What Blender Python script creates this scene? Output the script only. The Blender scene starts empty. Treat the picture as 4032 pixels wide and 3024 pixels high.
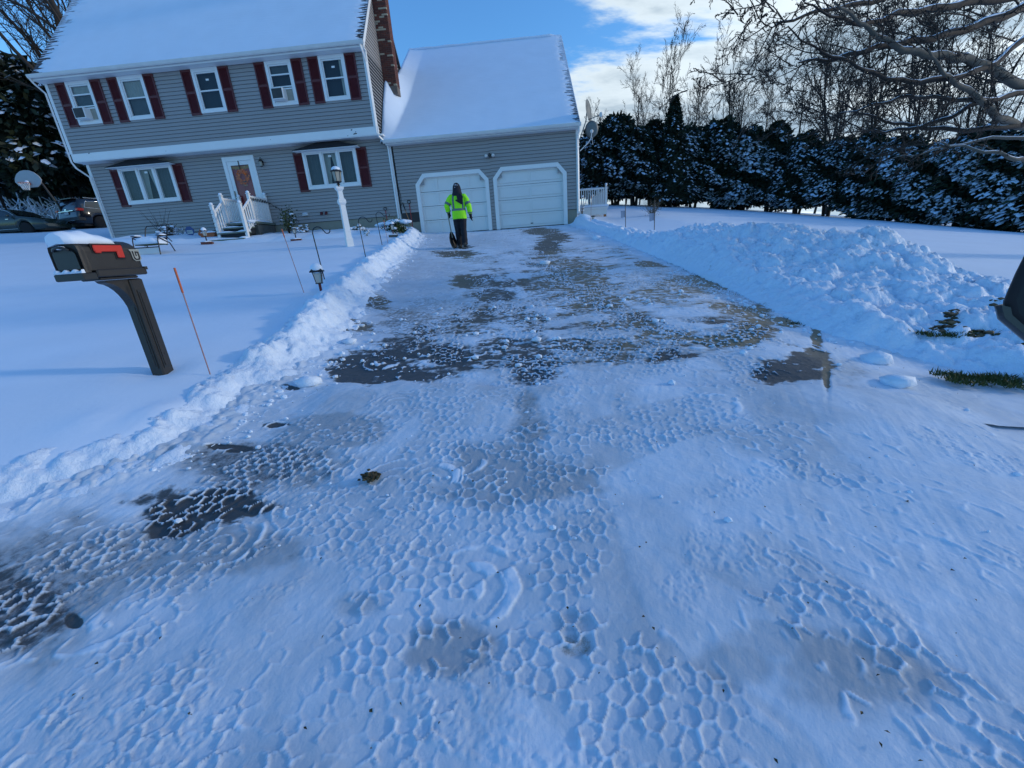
import bpy, math, random
import numpy as np
from mathutils import Vector, Matrix, Euler

random.seed(7)
rng = np.random.default_rng(7)
S = bpy.context.scene
COL = S.collection
R = math.radians

# ------------------------------------------------------------------ camera
cd = bpy.data.cameras.new('camera')
cam = bpy.data.objects.new('camera', cd)
COL.objects.link(cam)
cd.sensor_width = 36.0
cd.lens = 36.0 * 1573 / 4032
cd.clip_start = 0.05
cd.clip_end = 2000
def cam_axes(pitch, yaw, roll):
    cy, sy, cp, sp, cr, sr = math.cos(yaw), math.sin(yaw), math.cos(pitch), math.sin(pitch), math.cos(roll), math.sin(roll)
    fw = Vector((sy*cp, cy*cp, -sp)); rt = Vector((cy, -sy, 0)); up = rt.cross(fw)
    return cr*rt + sr*up, -sr*rt + cr*up, fw
_r, _u, _w = cam_axes(R(18.45), R(-3.40), R(-4.20))
cam.matrix_world = Matrix(((_r.x, _u.x, -_w.x, 0), (_r.y, _u.y, -_w.y, 0), (_r.z, _u.z, -_w.z, 0), (0, 0, 0, 1)))
S.camera = cam

# ------------------------------------------------------------------ light
SUN_AZ = 86.0      # clockwise from +Y (deg)
SUN_EL = 14.0
S.view_settings.view_transform = 'Standard'
S.view_settings.look = 'None'
S.view_settings.exposure = 0.30
S.view_settings.gamma = 1.0
S.view_settings.use_curve_mapping = False
S.cycles.max_bounces = 6
S.cycles.diffuse_bounces = 3
S.cycles.transparent_max_bounces = 12

world = bpy.data.worlds.new('World'); S.world = world
world.use_nodes = True
nt = world.node_tree; nt.nodes.clear()
def N(tree, typ, **kw):
    n = tree.nodes.new(typ)
    for k, v in kw.items(): setattr(n, k, v)
    return n
def mathn(tree, op, a, b=None, c=None, clamp=False):
    n = tree.nodes.new('ShaderNodeMath'); n.operation = op; n.use_clamp = clamp
    for i, v in enumerate((a, b, c)):
        if v is None: continue
        if isinstance(v, (int, float)): n.inputs[i].default_value = v
        else: tree.links.new(v, n.inputs[i])
    return n.outputs[0]
def sstep(tree, v, lo, hi):
    n = tree.nodes.new('ShaderNodeMapRange'); n.interpolation_type = 'SMOOTHSTEP'
    tree.links.new(v, n.inputs[0]); n.inputs[1].default_value = lo; n.inputs[2].default_value = hi
    return n.outputs[0]
sky = N(nt, 'ShaderNodeTexSky', sky_type='NISHITA', sun_disc=False)
sky.sun_elevation = R(SUN_EL); sky.sun_rotation = R(SUN_AZ)
sky.altitude = 100; sky.air_density = 1.3; sky.dust_density = 0.6; sky.ozone_density = 2.2
bg = N(nt, 'ShaderNodeBackground'); bg.inputs[1].default_value = 0.15
tint = N(nt, 'ShaderNodeMix', data_type='RGBA', blend_type='MULTIPLY'); tint.inputs[0].default_value = 1.0
tint.inputs[7].default_value = (0.53, 1.00, 1.56, 1); nt.links.new(sky.outputs[0], tint.inputs[6]); nt.links.new(tint.outputs[2], bg.inputs[0])
tc = N(nt, 'ShaderNodeTexCoord')
sep = N(nt, 'ShaderNodeSeparateXYZ'); nt.links.new(tc.outputs['Generated'], sep.inputs[0])
# project the direction on a cloud deck
zc = mathn(nt, 'ADD', mathn(nt, 'MAXIMUM', sep.outputs[2], 0.0), 0.16)
px = mathn(nt, 'DIVIDE', sep.outputs[0], zc); py = mathn(nt, 'DIVIDE', sep.outputs[1], zc)
cmb = N(nt, 'ShaderNodeCombineXYZ'); nt.links.new(px, cmb.inputs[0]); nt.links.new(py, cmb.inputs[1])
mp = N(nt, 'ShaderNodeMapping'); mp.inputs['Rotation'].default_value = (0, 0, R(28)); mp.inputs['Scale'].default_value = (0.75, 1.5, 1)
mp.inputs['Location'].default_value = (0.35, 0.2, 0)
nt.links.new(cmb.outputs[0], mp.inputs[0])
no1 = N(nt, 'ShaderNodeTexNoise'); no1.inputs['Scale'].default_value = 0.85; no1.inputs['Detail'].default_value = 9; no1.inputs['Roughness'].default_value = 0.60; no1.inputs['Distortion'].default_value = 0.25
nt.links.new(mp.outputs[0], no1.inputs[0])
# more cloud low down towards the sun, open sky above and away from it
sd = (math.sin(R(70)), math.cos(R(70)))
toward = mathn(nt, 'ADD', mathn(nt, 'MULTIPLY', sep.outputs[0], sd[0]), mathn(nt, 'MULTIPLY', sep.outputs[1], sd[1]))
bias = mathn(nt, 'MULTIPLY', mathn(nt, 'SUBTRACT', mathn(nt, 'SUBTRACT', toward, mathn(nt, 'MULTIPLY', sep.outputs[2], 0.80)), 0.04), 0.50)
dens = mathn(nt, 'ADD', no1.outputs[0], bias)
cov = mathn(nt, 'MULTIPLY', sstep(nt, dens, 0.53, 0.62), mathn(nt, 'SUBTRACT', 1.0, sstep(nt, sep.outputs[2], 0.50, 0.85)))
no2 = N(nt, 'ShaderNodeTexNoise'); no2.inputs['Scale'].default_value = 1.6; no2.inputs['Detail'].default_value = 7; no2.inputs['Roughness'].default_value = 0.55
mp2 = N(nt, 'ShaderNodeMapping'); mp2.inputs['Location'].default_value = (3.1, 1.7, 4.0); nt.links.new(mp.outputs[0], mp2.inputs[0]); nt.links.new(mp2.outputs[0], no2.inputs[0])
core = mathn(nt, 'MULTIPLY', sstep(nt, dens, 0.58, 0.72), sstep(nt, no2.outputs[0], 0.34, 0.58))
ccol = N(nt, 'ShaderNodeMix', data_type='RGBA')
nt.links.new(core, ccol.inputs[0]); ccol.inputs[6].default_value = (0.84, 0.97, 1.06, 1); ccol.inputs[7].default_value = (0.36, 0.49, 0.62, 1)
glow = mathn(nt, 'ADD', mathn(nt, 'MULTIPLY', mathn(nt, 'POWER', mathn(nt, 'MAXIMUM', toward, 0.0), 3.0), 0.42), 0.72)
cbg = N(nt, 'ShaderNodeBackground'); nt.links.new(ccol.outputs[2], cbg.inputs[0]); nt.links.new(glow, cbg.inputs[1])
mx = N(nt, 'ShaderNodeMixShader'); nt.links.new(cov, mx.inputs[0]); nt.links.new(bg.outputs[0], mx.inputs[1]); nt.links.new(cbg.outputs[0], mx.inputs[2])
wo = N(nt, 'ShaderNodeOutputWorld'); nt.links.new(mx.outputs[0], wo.inputs[0])

sl = bpy.data.lights.new('sun', 'SUN'); sl.energy = 1.15; sl.angle = R(4.0); sl.color = (1.0, 0.90, 0.76)
sun = bpy.data.objects.new('sun', sl); COL.objects.link(sun)
sdir = Vector((math.sin(R(SUN_AZ))*math.cos(R(SUN_EL)), math.cos(R(SUN_AZ))*math.cos(R(SUN_EL)), math.sin(R(SUN_EL))))
sun.rotation_euler = (-sdir).to_track_quat('-Z', 'Y').to_euler()
sun.location = (10, 5, 20)

# ------------------------------------------------------------------ materials
def newmat(name):
    m = bpy.data.materials.new(name); m.use_nodes = True
    t = m.node_tree; b = t.nodes['Principled BSDF']
    return m, t, b
def plain(name, col, rough=0.5, metal=0.0, var=0.12, scale=6.0, bump=0.0, bscale=60.0, spec=0.5, detail=5):
    m, t, b = newmat(name)
    b.inputs['Roughness'].default_value = rough; b.inputs['Metallic'].default_value = metal
    b.inputs['Specular IOR Level'].default_value = spec
    tcn = N(t, 'ShaderNodeTexCoord'); n = N(t, 'ShaderNodeTexNoise')
    n.inputs['Scale'].default_value = scale; n.inputs['Detail'].default_value = detail
    t.links.new(tcn.outputs['Object'], n.inputs[0])
    mx_ = N(t, 'ShaderNodeMix', data_type='RGBA')
    mx_.inputs[6].default_value = (*[c*(1-var) for c in col], 1); mx_.inputs[7].default_value = (*[min(1, c*(1+var)) for c in col], 1)
    t.links.new(n.outputs[0], mx_.inputs[0]); t.links.new(mx_.outputs[2], b.inputs['Base Color'])
    if bump:
        n2 = N(t, 'ShaderNodeTexNoise'); n2.inputs['Scale'].default_value = bscale; n2.inputs['Detail'].default_value = 6
        t.links.new(tcn.outputs['Object'], n2.inputs[0])
        bp = N(t, 'ShaderNodeBump'); bp.inputs['Strength'].default_value = bump; bp.inputs['Distance'].default_value = 0.01
        t.links.new(n2.outputs[0], bp.inputs['Height']); t.links.new(bp.outputs[0], b.inputs['Normal'])
    return m

SNOWC = (0.72, 0.82, 0.94)
def snowmat(name, bscale=30, bump=0.35, dist=0.012, dirt=0.0):
    m, t, b = newmat(name)
    b.inputs['Roughness'].default_value = 0.55; b.inputs['Specular IOR Level'].default_value = 0.3
    tcn = N(t, 'ShaderNodeTexCoord')
    n = N(t, 'ShaderNodeTexNoise'); n.inputs['Scale'].default_value = bscale; n.inputs['Detail'].default_value = 8; n.inputs['Roughness'].default_value = 0.6
    t.links.new(tcn.outputs['Object'], n.inputs[0])
    bp = N(t, 'ShaderNodeBump'); bp.inputs['Strength'].default_value = bump; bp.inputs['Distance'].default_value = dist
    t.links.new(n.outputs[0], bp.inputs['Height']); t.links.new(bp.outputs[0], b.inputs['Normal'])
    n2 = N(t, 'ShaderNodeTexNoise'); n2.inputs['Scale'].default_value = 1.3; n2.inputs['Detail'].default_value = 6
    t.links.new(tcn.outputs['Object'], n2.inputs[0])
    mx_ = N(t, 'ShaderNodeMix', data_type='RGBA')
    mx_.inputs[6].default_value = (*[c*0.93 for c in SNOWC], 1); mx_.inputs[7].default_value = (*[min(1, c*1.04) for c in SNOWC], 1)
    t.links.new(n2.outputs[0], mx_.inputs[0])
    out = mx_.outputs[2]
    if dirt:
        n3 = N(t, 'ShaderNodeTexNoise'); n3.inputs['Scale'].default_value = 5.0; n3.inputs['Detail'].default_value = 9; n3.inputs['Roughness'].default_value = 0.7
        t.links.new(tcn.outputs['Object'], n3.inputs[0])
        k = mathn(t, 'MULTIPLY', sstep(t, n3.outputs[0], 0.62, 0.74), dirt)
        md = N(t, 'ShaderNodeMix', data_type='RGBA'); t.links.new(k, md.inputs[0]); t.links.new(out, md.inputs[6]); md.inputs[7].default_value = (0.22, 0.17, 0.10, 1)
        out = md.outputs[2]
    t.links.new(out, b.inputs['Base Color'])
    return m

def drivemat():
    m, t, b = newmat('packed snow and asphalt')
    at = N(t, 'ShaderNodeAttribute', attribute_name='bare'); ab = N(t, 'ShaderNodeAttribute', attribute_name='brown')
    ice = N(t, 'ShaderNodeAttribute', attribute_name='ice')
    tcn = N(t, 'ShaderNodeTexCoord')
    n = N(t, 'ShaderNodeTexNoise'); n.inputs['Scale'].default_value = 22; n.inputs['Detail'].default_value = 9; n.inputs['Roughness'].default_value = 0.7
    t.links.new(tcn.outputs['Object'], n.inputs[0])
    nf = N(t, 'ShaderNodeTexNoise'); nf.inputs['Scale'].default_value = 260; nf.inputs['Detail'].default_value = 4
    t.links.new(tcn.outputs['Object'], nf.inputs[0])
    k = mathn(t, 'ADD', at.outputs['Fac'], mathn(t, 'MULTIPLY', mathn(t, 'SUBTRACT', n.outputs[0], 0.5), 1.1))
    k = mathn(t, 'ADD', k, mathn(t, 'MULTIPLY', mathn(t, 'SUBTRACT', nf.outputs[0], 0.5), 0.35))
    bare = mathn(t, 'MULTIPLY', sstep(t, k, 0.30, 0.78), 0.96)
    # asphalt colour with aggregate
    asp = N(t, 'ShaderNodeMix', data_type='RGBA'); t.links.new(nf.outputs[0], asp.inputs[0])
    asp.inputs[6].default_value = (0.022, 0.025, 0.028, 1); asp.inputs[7].default_value = (0.075, 0.078, 0.08, 1)
    asb = N(t, 'ShaderNodeMix', data_type='RGBA'); t.links.new(ab.outputs['Fac'], asb.inputs[0])
    t.links.new(asp.outputs[2], asb.inputs[6]); asb.inputs[7].default_value = (0.20, 0.155, 0.085, 1)
    n2 = N(t, 'ShaderNodeTexNoise'); n2.inputs['Scale'].default_value = 2.1; n2.inputs['Detail'].default_value = 7
    t.links.new(tcn.outputs['Object'], n2.inputs[0])
    sn = N(t, 'ShaderNodeMix', data_type='RGBA'); t.links.new(n2.outputs[0], sn.inputs[0])
    sn.inputs[6].default_value = (*[c*0.90 for c in SNOWC], 1); sn.inputs[7].default_value = (*[c*1.02 for c in SNOWC], 1)
    # grey slush where the snow is thin, brown sand specks
    n3 = N(t, 'ShaderNodeTexNoise'); n3.inputs['Scale'].default_value = 9.0; n3.inputs['Detail'].default_value = 10; n3.inputs['Roughness'].default_value = 0.75
    t.links.new(tcn.outputs['Object'], n3.inputs[0])
    sp = mathn(t, 'MULTIPLY', sstep(t, n3.outputs[0], 0.66, 0.76), 0.28)
    s2 = N(t, 'ShaderNodeMix', data_type='RGBA'); t.links.new(sp, s2.inputs[0]); t.links.new(sn.outputs[2], s2.inputs[6]); s2.inputs[7].default_value = (0.30, 0.24, 0.15, 1)
    s3 = N(t, 'ShaderNodeMix', data_type='RGBA'); t.links.new(mathn(t, 'MULTIPLY', ice.outputs['Fac'], 0.85), s3.inputs[0]); t.links.new(s2.outputs[2], s3.inputs[6]); s3.inputs[7].default_value = (0.32, 0.35, 0.38, 1)
    s4 = N(t, 'ShaderNodeMix', data_type='RGBA'); t.links.new(bare, s4.inputs[0]); t.links.new(s3.outputs[2], s4.inputs[6]); t.links.new(asb.outputs[2], s4.inputs[7])
    t.links.new(s4.outputs[2], b.inputs['Base Color'])
    b.inputs['Roughness'].default_value = 0.55; b.inputs['Specular IOR Level'].default_value = 0.3
    bp = N(t, 'ShaderNodeBump'); bp.inputs['Strength'].default_value = 0.45; bp.inputs['Distance'].default_value = 0.006
    hn = N(t, 'ShaderNodeTexNoise'); hn.inputs['Scale'].default_value = 55; hn.inputs['Detail'].default_value = 8; hn.inputs['Roughness'].default_value = 0.65
    t.links.new(tcn.outputs['Object'], hn.inputs[0])
    t.links.new(hn.outputs[0], bp.inputs['Height']); t.links.new(bp.outputs[0], b.inputs['Normal'])
    return m

def glassmat():
    m, t, b = newmat('window glass')
    t.nodes.remove(b)
    fr = N(t, 'ShaderNodeLayerWeight'); fr.inputs['Blend'].default_value = 0.5
    gl = N(t, 'ShaderNodeBsdfGlossy'); gl.inputs['Roughness'].default_value = 0.03; gl.inputs['Color'].default_value = (0.9, 0.95, 1, 1)
    tr = N(t, 'ShaderNodeBsdfTransparent'); tr.inputs[0].default_value = (0.80, 0.86, 0.88, 1)
    k = mathn(t, 'ADD', mathn(t, 'MULTIPLY', mathn(t, 'POWER', fr.outputs['Facing'], 5.0), 0.9), 0.035, clamp=True)
    ms = N(t, 'ShaderNodeMixShader'); t.links.new(k, ms.inputs[0]); t.links.new(tr.outputs[0], ms.inputs[1]); t.links.new(gl.outputs[0], ms.inputs[2])
    t.links.new(ms.outputs[0], t.nodes['Material Output'].inputs[0])
    return m

def foliagemat(name, c1, c2, rough=0.6):
    m, t, b = newmat(name)
    g = N(t, 'ShaderNodeNewGeometry'); mx_ = N(t, 'ShaderNodeMix', data_type='RGBA')
    t.links.new(g.outputs['Random Per Island'], mx_.inputs[0])
    mx_.inputs[6].default_value = (*c1, 1); mx_.inputs[7].default_value = (*c2, 1)
    t.links.new(mx_.outputs[2], b.inputs['Base Color']); b.inputs['Roughness'].default_value = rough
    b.inputs['Specular IOR Level'].default_value = 0.25
    return m

M = {}
M['snow'] = snowmat('lawn snow', 14, 0.22, 0.012)
M['snow_lump'] = snowmat('lumpy snow', 26, 0.7, 0.02, 0.25)
M['snow_pile'] = snowmat('dirty ploughed snow', 16, 0.8, 0.03, 0.55)
M['snow_cap'] = snowmat('snow cap', 60, 0.3, 0.006)
M['drive'] = drivemat()
M['siding'] = plain('vinyl siding', (0.30, 0.29, 0.285), 0.5, var=0.05, scale=1.2, bump=0.15, bscale=40)
M['trim'] = plain('white trim', (0.74, 0.76, 0.76), 0.4, var=0.05, scale=2.0)
M['gutter'] = plain('gutter', (0.62, 0.63, 0.62), 0.4, var=0.12, scale=3.0)
M['shutter'] = plain('shutter red', (0.095, 0.010, 0.013), 0.5, var=0.15, scale=4)
M['doorred'] = plain('door red', (0.36, 0.020, 0.024), 0.35, var=0.15)
M['garage'] = plain('garage door', (0.70, 0.72, 0.71), 0.45, var=0.05, scale=1.5, bump=0.2, bscale=90)
M['shingle'] = plain('asphalt shingle', (0.055, 0.05, 0.055), 0.9, var=0.35, scale=14, bump=0.5, bscale=120)
def dusted():
    m = plain('snow dusted shingle', (0.09, 0.085, 0.09), 0.9, var=0.3, scale=14, bump=0.5, bscale=120)
    t = m.node_tree; b = t.nodes['Principled BSDF']; src = b.inputs['Base Color'].links[0].from_socket
    tcn = N(t, 'ShaderNodeTexCoord'); mpn = N(t, 'ShaderNodeMapping'); mpn.inputs['Scale'].default_value = (3, 26, 26); t.links.new(tcn.outputs['Object'], mpn.inputs[0])
    oi = N(t, 'ShaderNodeObjectInfo'); t.links.new(oi.outputs['Location'], mpn.inputs['Location'])
    n = N(t, 'ShaderNodeTexNoise'); n.inputs['Scale'].default_value = 1.0; n.inputs['Detail'].default_value = 6; t.links.new(mpn.outputs[0], n.inputs[0])
    x = N(t, 'ShaderNodeMix', data_type='RGBA'); t.links.new(sstep(t, n.outputs[0], 0.30, 0.56), x.inputs[0]); t.links.new(src, x.inputs[6]); x.inputs[7].default_value = (0.66, 0.75, 0.86, 1)
    t.links.new(x.outputs[2], b.inputs['Base Color']); return m
M['dusted'] = dusted()
M['found'] = plain('foundation', (0.25, 0.24, 0.19), 0.8, var=0.15, scale=5, bump=0.3)
M['glass'] = glassmat()
M['hood'] = plain('black shingle', (0.012, 0.011, 0.014), 0.85, var=0.3, bump=0.4)
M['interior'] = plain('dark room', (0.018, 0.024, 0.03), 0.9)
M['curtain'] = plain('curtain', (0.34, 0.34, 0.29), 0.9, var=0.15, scale=8)
M['shade'] = plain('window shade', (0.075, 0.085, 0.085), 0.9, var=0.25)
M['black'] = plain('black metal', (0.012, 0.012, 0.014), 0.4, var=0.2)
M['blackp'] = plain('black plastic', (0.010, 0.010, 0.012), 0.45, var=0.2, bump=0.1)
M['brick'] = plain('brick red', (0.15, 0.045, 0.03), 0.85, var=0.4, scale=3, bump=0.5)
M['brick2'] = plain('brick brown', (0.10, 0.035, 0.028), 0.85, var=0.3, scale=3, bump=0.5)
M['brick3'] = plain('brick buff', (0.42, 0.36, 0.26), 0.85, var=0.2, scale=3, bump=0.5)
M['mortar'] = plain('mortar', (0.16, 0.13, 0.11), 0.95, var=0.2)
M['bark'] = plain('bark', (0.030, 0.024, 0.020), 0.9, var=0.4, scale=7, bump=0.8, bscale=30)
M['barkl'] = plain('pale and sunlit bark', (0.10, 0.092, 0.075), 0.9, var=0.3, scale=7, bump=0.8, bscale=30)
M['leaf'] = foliagemat('evergreen', (0.006, 0.013, 0.010), (0.028, 0.042, 0.022))
M['leafb'] = foliagemat('brown leaves', (0.05, 0.035, 0.02), (0.10, 0.08, 0.04))
M['leafg'] = foliagemat('shrub leaves', (0.02, 0.04, 0.012), (0.07, 0.10, 0.03))
M['grass'] = foliagemat('grass', (0.03, 0.05, 0.01), (0.09, 0.10, 0.03))

# ------------------------------------------------------------------ object helpers
def link(o, parent=None, label=None, cat=None, group=None, kind=None):
    COL.objects.link(o)
    if parent is not None: o.parent = parent
    if label: o['label'] = label
    if cat: o['category'] = cat
    if group: o['group'] = group
    if kind: o['kind'] = kind
    return o
def thing(name, label, cat, loc=(0, 0, 0), rz=0.0, group=None):
    o = bpy.data.objects.new(name, None); o.empty_display_size = 0.2
    o.location = loc; o.rotation_euler = (0, 0, rz)
    return link(o, None, label, cat, group)
def part(name, me, mat, parent, loc=(0, 0, 0), rot=None, label=None, **kw):
    if isinstance(me, MB): me = me.mesh(name)
    if mat is not None and len(me.materials) == 0: me.materials.append(M[mat] if isinstance(mat, str) else mat)
    o = bpy.data.objects.new(name, me); o.location = loc
    if rot is not None: o.rotation_euler = rot
    return link(o, parent, label, **kw)
def copy_tree(o, parent=None):
    c = o.copy(); COL.objects.link(c)
    if parent is not None: c.parent = parent
    for ch in o.children: copy_tree(ch, c)
    return c
def np_mesh(name, V, F, smooth=True):
    """V (n,3) float, F (m,k) int"""
    me = bpy.data.meshes.new(name); V = np.asarray(V, np.float32); F = np.asarray(F, np.int32)
    k = F.shape[1]
    me.vertices.add(len(V)); me.vertices.foreach_set('co', V.ravel())
    me.loops.add(F.size); me.loops.foreach_set('vertex_index', F.ravel())
    me.polygons.add(len(F)); me.polygons.foreach_set('loop_start', np.arange(0, F.size, k, dtype=np.int32))
    if smooth: me.polygons.foreach_set('use_smooth', np.ones(len(F), bool))
    me.update(calc_edges=True)
    return me
def grid_mesh(name, X, Y, Z, attrs=None, mask=None, smooth=True):
    nr, nc = X.shape
    V = np.stack([X, Y, Z], -1).reshape(-1, 3)
    i = np.arange(nr*nc).reshape(nr, nc)
    F = np.stack([i[:-1, :-1], i[:-1, 1:], i[1:, 1:], i[1:, :-1]], -1).reshape(-1, 4)
    if mask is not None:
        keep = (mask[:-1, :-1] | mask[:-1, 1:] | mask[1:, 1:] | mask[1:, :-1]).ravel()
        F = F[keep]; used = np.unique(F); re = np.full(nr*nc, -1, np.int64); re[used] = np.arange(len(used))
        F = re[F]; V = V[used]
        if attrs: attrs = {k: v.ravel()[used] for k, v in attrs.items()}
    me = np_mesh(name, V, F, smooth)
    for k, v in (attrs or {}).items():
        a = me.attributes.new(k, 'FLOAT', 'POINT'); a.data.foreach_set('value', np.asarray(v, np.float32).ravel())
    return me

class MB:
    def __init__(s): s.v = []; s.f = []; s.smooth = []
    def add(s, v, f, sm=False):
        o = len(s.v); s.v += [tuple(p) for p in v]; s.f += [tuple(i+o for i in q) for q in f]; s.smooth += [sm]*len(f); return s
    def box(s, x0, x1, y0, y1, z0, z1, M4=None):
        v = [(x0,y0,z0),(x1,y0,z0),(x1,y1,z0),(x0,y1,z0),(x0,y0,z1),(x1,y0,z1),(x1,y1,z1),(x0,y1,z1)]
        if M4 is not None: v = [tuple(M4 @ Vector(p)) for p in v]
        return s.add(v, [(0,3,2,1),(4,5,6,7),(0,1,5,4),(1,2,6,5),(2,3,7,6),(3,0,4,7)])
    def bbox(s, x0, x1, y0, y1, z0, z1, b=0.01):
        """box with chamfered vertical and top edges"""
        def ring(d, z): return [(x0+d,y0,z),(x1-d,y0,z),(x1,y0+d,z),(x1,y1-d,z),(x1-d,y1,z),(x0+d,y1,z),(x0,y1-d,z),(x0,y0+d,z)]
        def ring2(z): return [(x0+2*b,y0+b,z),(x1-2*b,y0+b,z),(x1-b,y0+2*b,z),(x1-b,y1-2*b,z),(x1-2*b,y1-b,z),(x0+2*b,y1-b,z),(x0+b,y1-2*b,z),(x0+b,y0+2*b,z)]
        rs = [ring2(z0), ring(b, z0+b), ring(b, z1-b), ring2(z1)]
        return s.rings(rs)
    def rings(s, rs, cap=True, sm=False, closed=True):
        n = len(rs[0]); v = [p for r in rs for p in r]; f = []
        for k in range(len(rs)-1):
            for i in range(n if closed else n-1):
                j = (i+1) % n; f.append((k*n+i, k*n+j, (k+1)*n+j, (k+1)*n+i))
        s.add(v, f, sm)
        if cap:
            s.add(rs[0][::-1], [tuple(range(n))], False); s.add(rs[-1], [tuple(range(n))], False)
        return s
    def tube(s, pts, rad, n=8, cap=True, sm=True):
        pts = [Vector(p) for p in pts]
        if isinstance(rad, (int, float)): rad = [rad]*len(pts)
        rs = []; prev = None
        for i, p in enumerate(pts):
            d = (pts[min(i+1, len(pts)-1)] - pts[max(i-1, 0)])
            if d.length < 1e-9: d = Vector((0, 0, 1))
            d.normalize()
            if prev is None:
                a = Vector((1, 0, 0)) if abs(d.x) < 0.8 else Vector((0, 1, 0))
                u = d.cross(a).normalized()
            else:
                u = (prev - d*prev.dot(d)); u = u.normalized() if u.length > 1e-6 else d.orthogonal().normalized()
            prev = u; w = d.cross(u)
            rs.append([tuple(p + (u*math.cos(t) + w*math.sin(t))*rad[i]) for t in [2*math.pi*k/n for k in range(n)]])
        return s.rings(rs, cap, sm)
    def lathe(s, prof, n=16, c=(0, 0, 0), sm=True, axis='z'):
        rs = []
        for r_, h in prof:
            ring = []
            for k in range(n):
                a = 2*math.pi*k/n; x, y = r_*math.cos(a), r_*math.sin(a)
                if axis == 'z': p = (c[0]+x, c[1]+y, c[2]+h)
                elif axis == 'x': p = (c[0]+h, c[1]+x, c[2]+y)
                else: p = (c[0]+y, c[1]+h, c[2]+x)
                ring.append(p)
            rs.append(ring)
        return s.rings(rs, True, sm)
    def prism(s, poly, a, b, plane='xz', sm=False):
        """extrude closed 2D poly; plane xz -> along y, yz -> along x, xy -> along z"""
        def P(p, t): return (p[0], t, p[1]) if plane == 'xz' else (t, p[0], p[1]) if plane == 'yz' else (p[0], p[1], t)
        n = len(poly); v = [P(p, a) for p in poly] + [P(p, b) for p in poly]
        f = [(i, (i+1) % n, n+(i+1) % n, n+i) for i in range(n)]
        s.add(v, f, sm); s.add([P(p, a) for p in poly][::-1], [tuple(range(n))]); s.add([P(p, b) for p in poly], [tuple(range(n))])
        return s
    def ell(s, c, r, nu=10, nv=7, M4=None):
        rs = []
        for j in range(nv+1):
            t = math.pi*j/nv; t = min(max(t, 0.06), math.pi-0.06)
            ring = [(c[0]+r[0]*math.sin(t)*math.cos(2*math.pi*k/nu), c[1]+r[1]*math.sin(t)*math.sin(2*math.pi*k/nu), c[2]+r[2]*math.cos(t)) for k in range(nu)]
            if M4 is not None: ring = [tuple(M4 @ Vector(p)) for p in ring]
            rs.append(ring)
        return s.rings(rs, True, True)
    def mesh(s, name):
        me = bpy.data.meshes.new(name); me.from_pydata(s.v, [], s.f); me.polygons.foreach_set('use_smooth', s.smooth)
        import bmesh
        bm = bmesh.new(); bm.from_mesh(me); bmesh.ops.recalc_face_normals(bm, faces=bm.faces); bm.to_mesh(me); bm.free()
        return me

# ------------------------------------------------------------------ noise
_perm = rng.permutation(256); _perm = np.concatenate([_perm, _perm])
_ga = rng.random(256)*2*np.pi; _gx, _gy = np.cos(_ga), np.sin(_ga)
def perlin(x, y):
    xi = np.floor(x).astype(np.int64); yi = np.floor(y).astype(np.int64); xf = x-xi; yf = y-yi; xi &= 255; yi &= 255
    u = xf*xf*xf*(xf*(xf*6-15)+10); v = yf*yf*yf*(yf*(yf*6-15)+10)
    def g(ix, iy, dx, dy):
        h = _perm[_perm[ix & 255] + (iy & 255)]; return _gx[h]*dx + _gy[h]*dy
    a = g(xi, yi, xf, yf); b = g(xi+1, yi, xf-1, yf); c = g(xi, yi+1, xf, yf-1); d = g(xi+1, yi+1, xf-1, yf-1)
    return (a + u*(b-a) + v*((c+u*(d-c)) - (a+u*(b-a))))*1.4
def fbm(x, y, o=4, gain=0.5, off=0.0):
    r_ = 0; a = 1.0; f_ = 1.0
    for k in range(o): r_ = r_ + a*perlin(x*f_+off+17.3*k, y*f_+off*1.7+9.1*k); a *= gain; f_ *= 2.03
    return r_
def sm01(t): t = np.clip(t, 0, 1); return t*t*(3-2*t)
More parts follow.
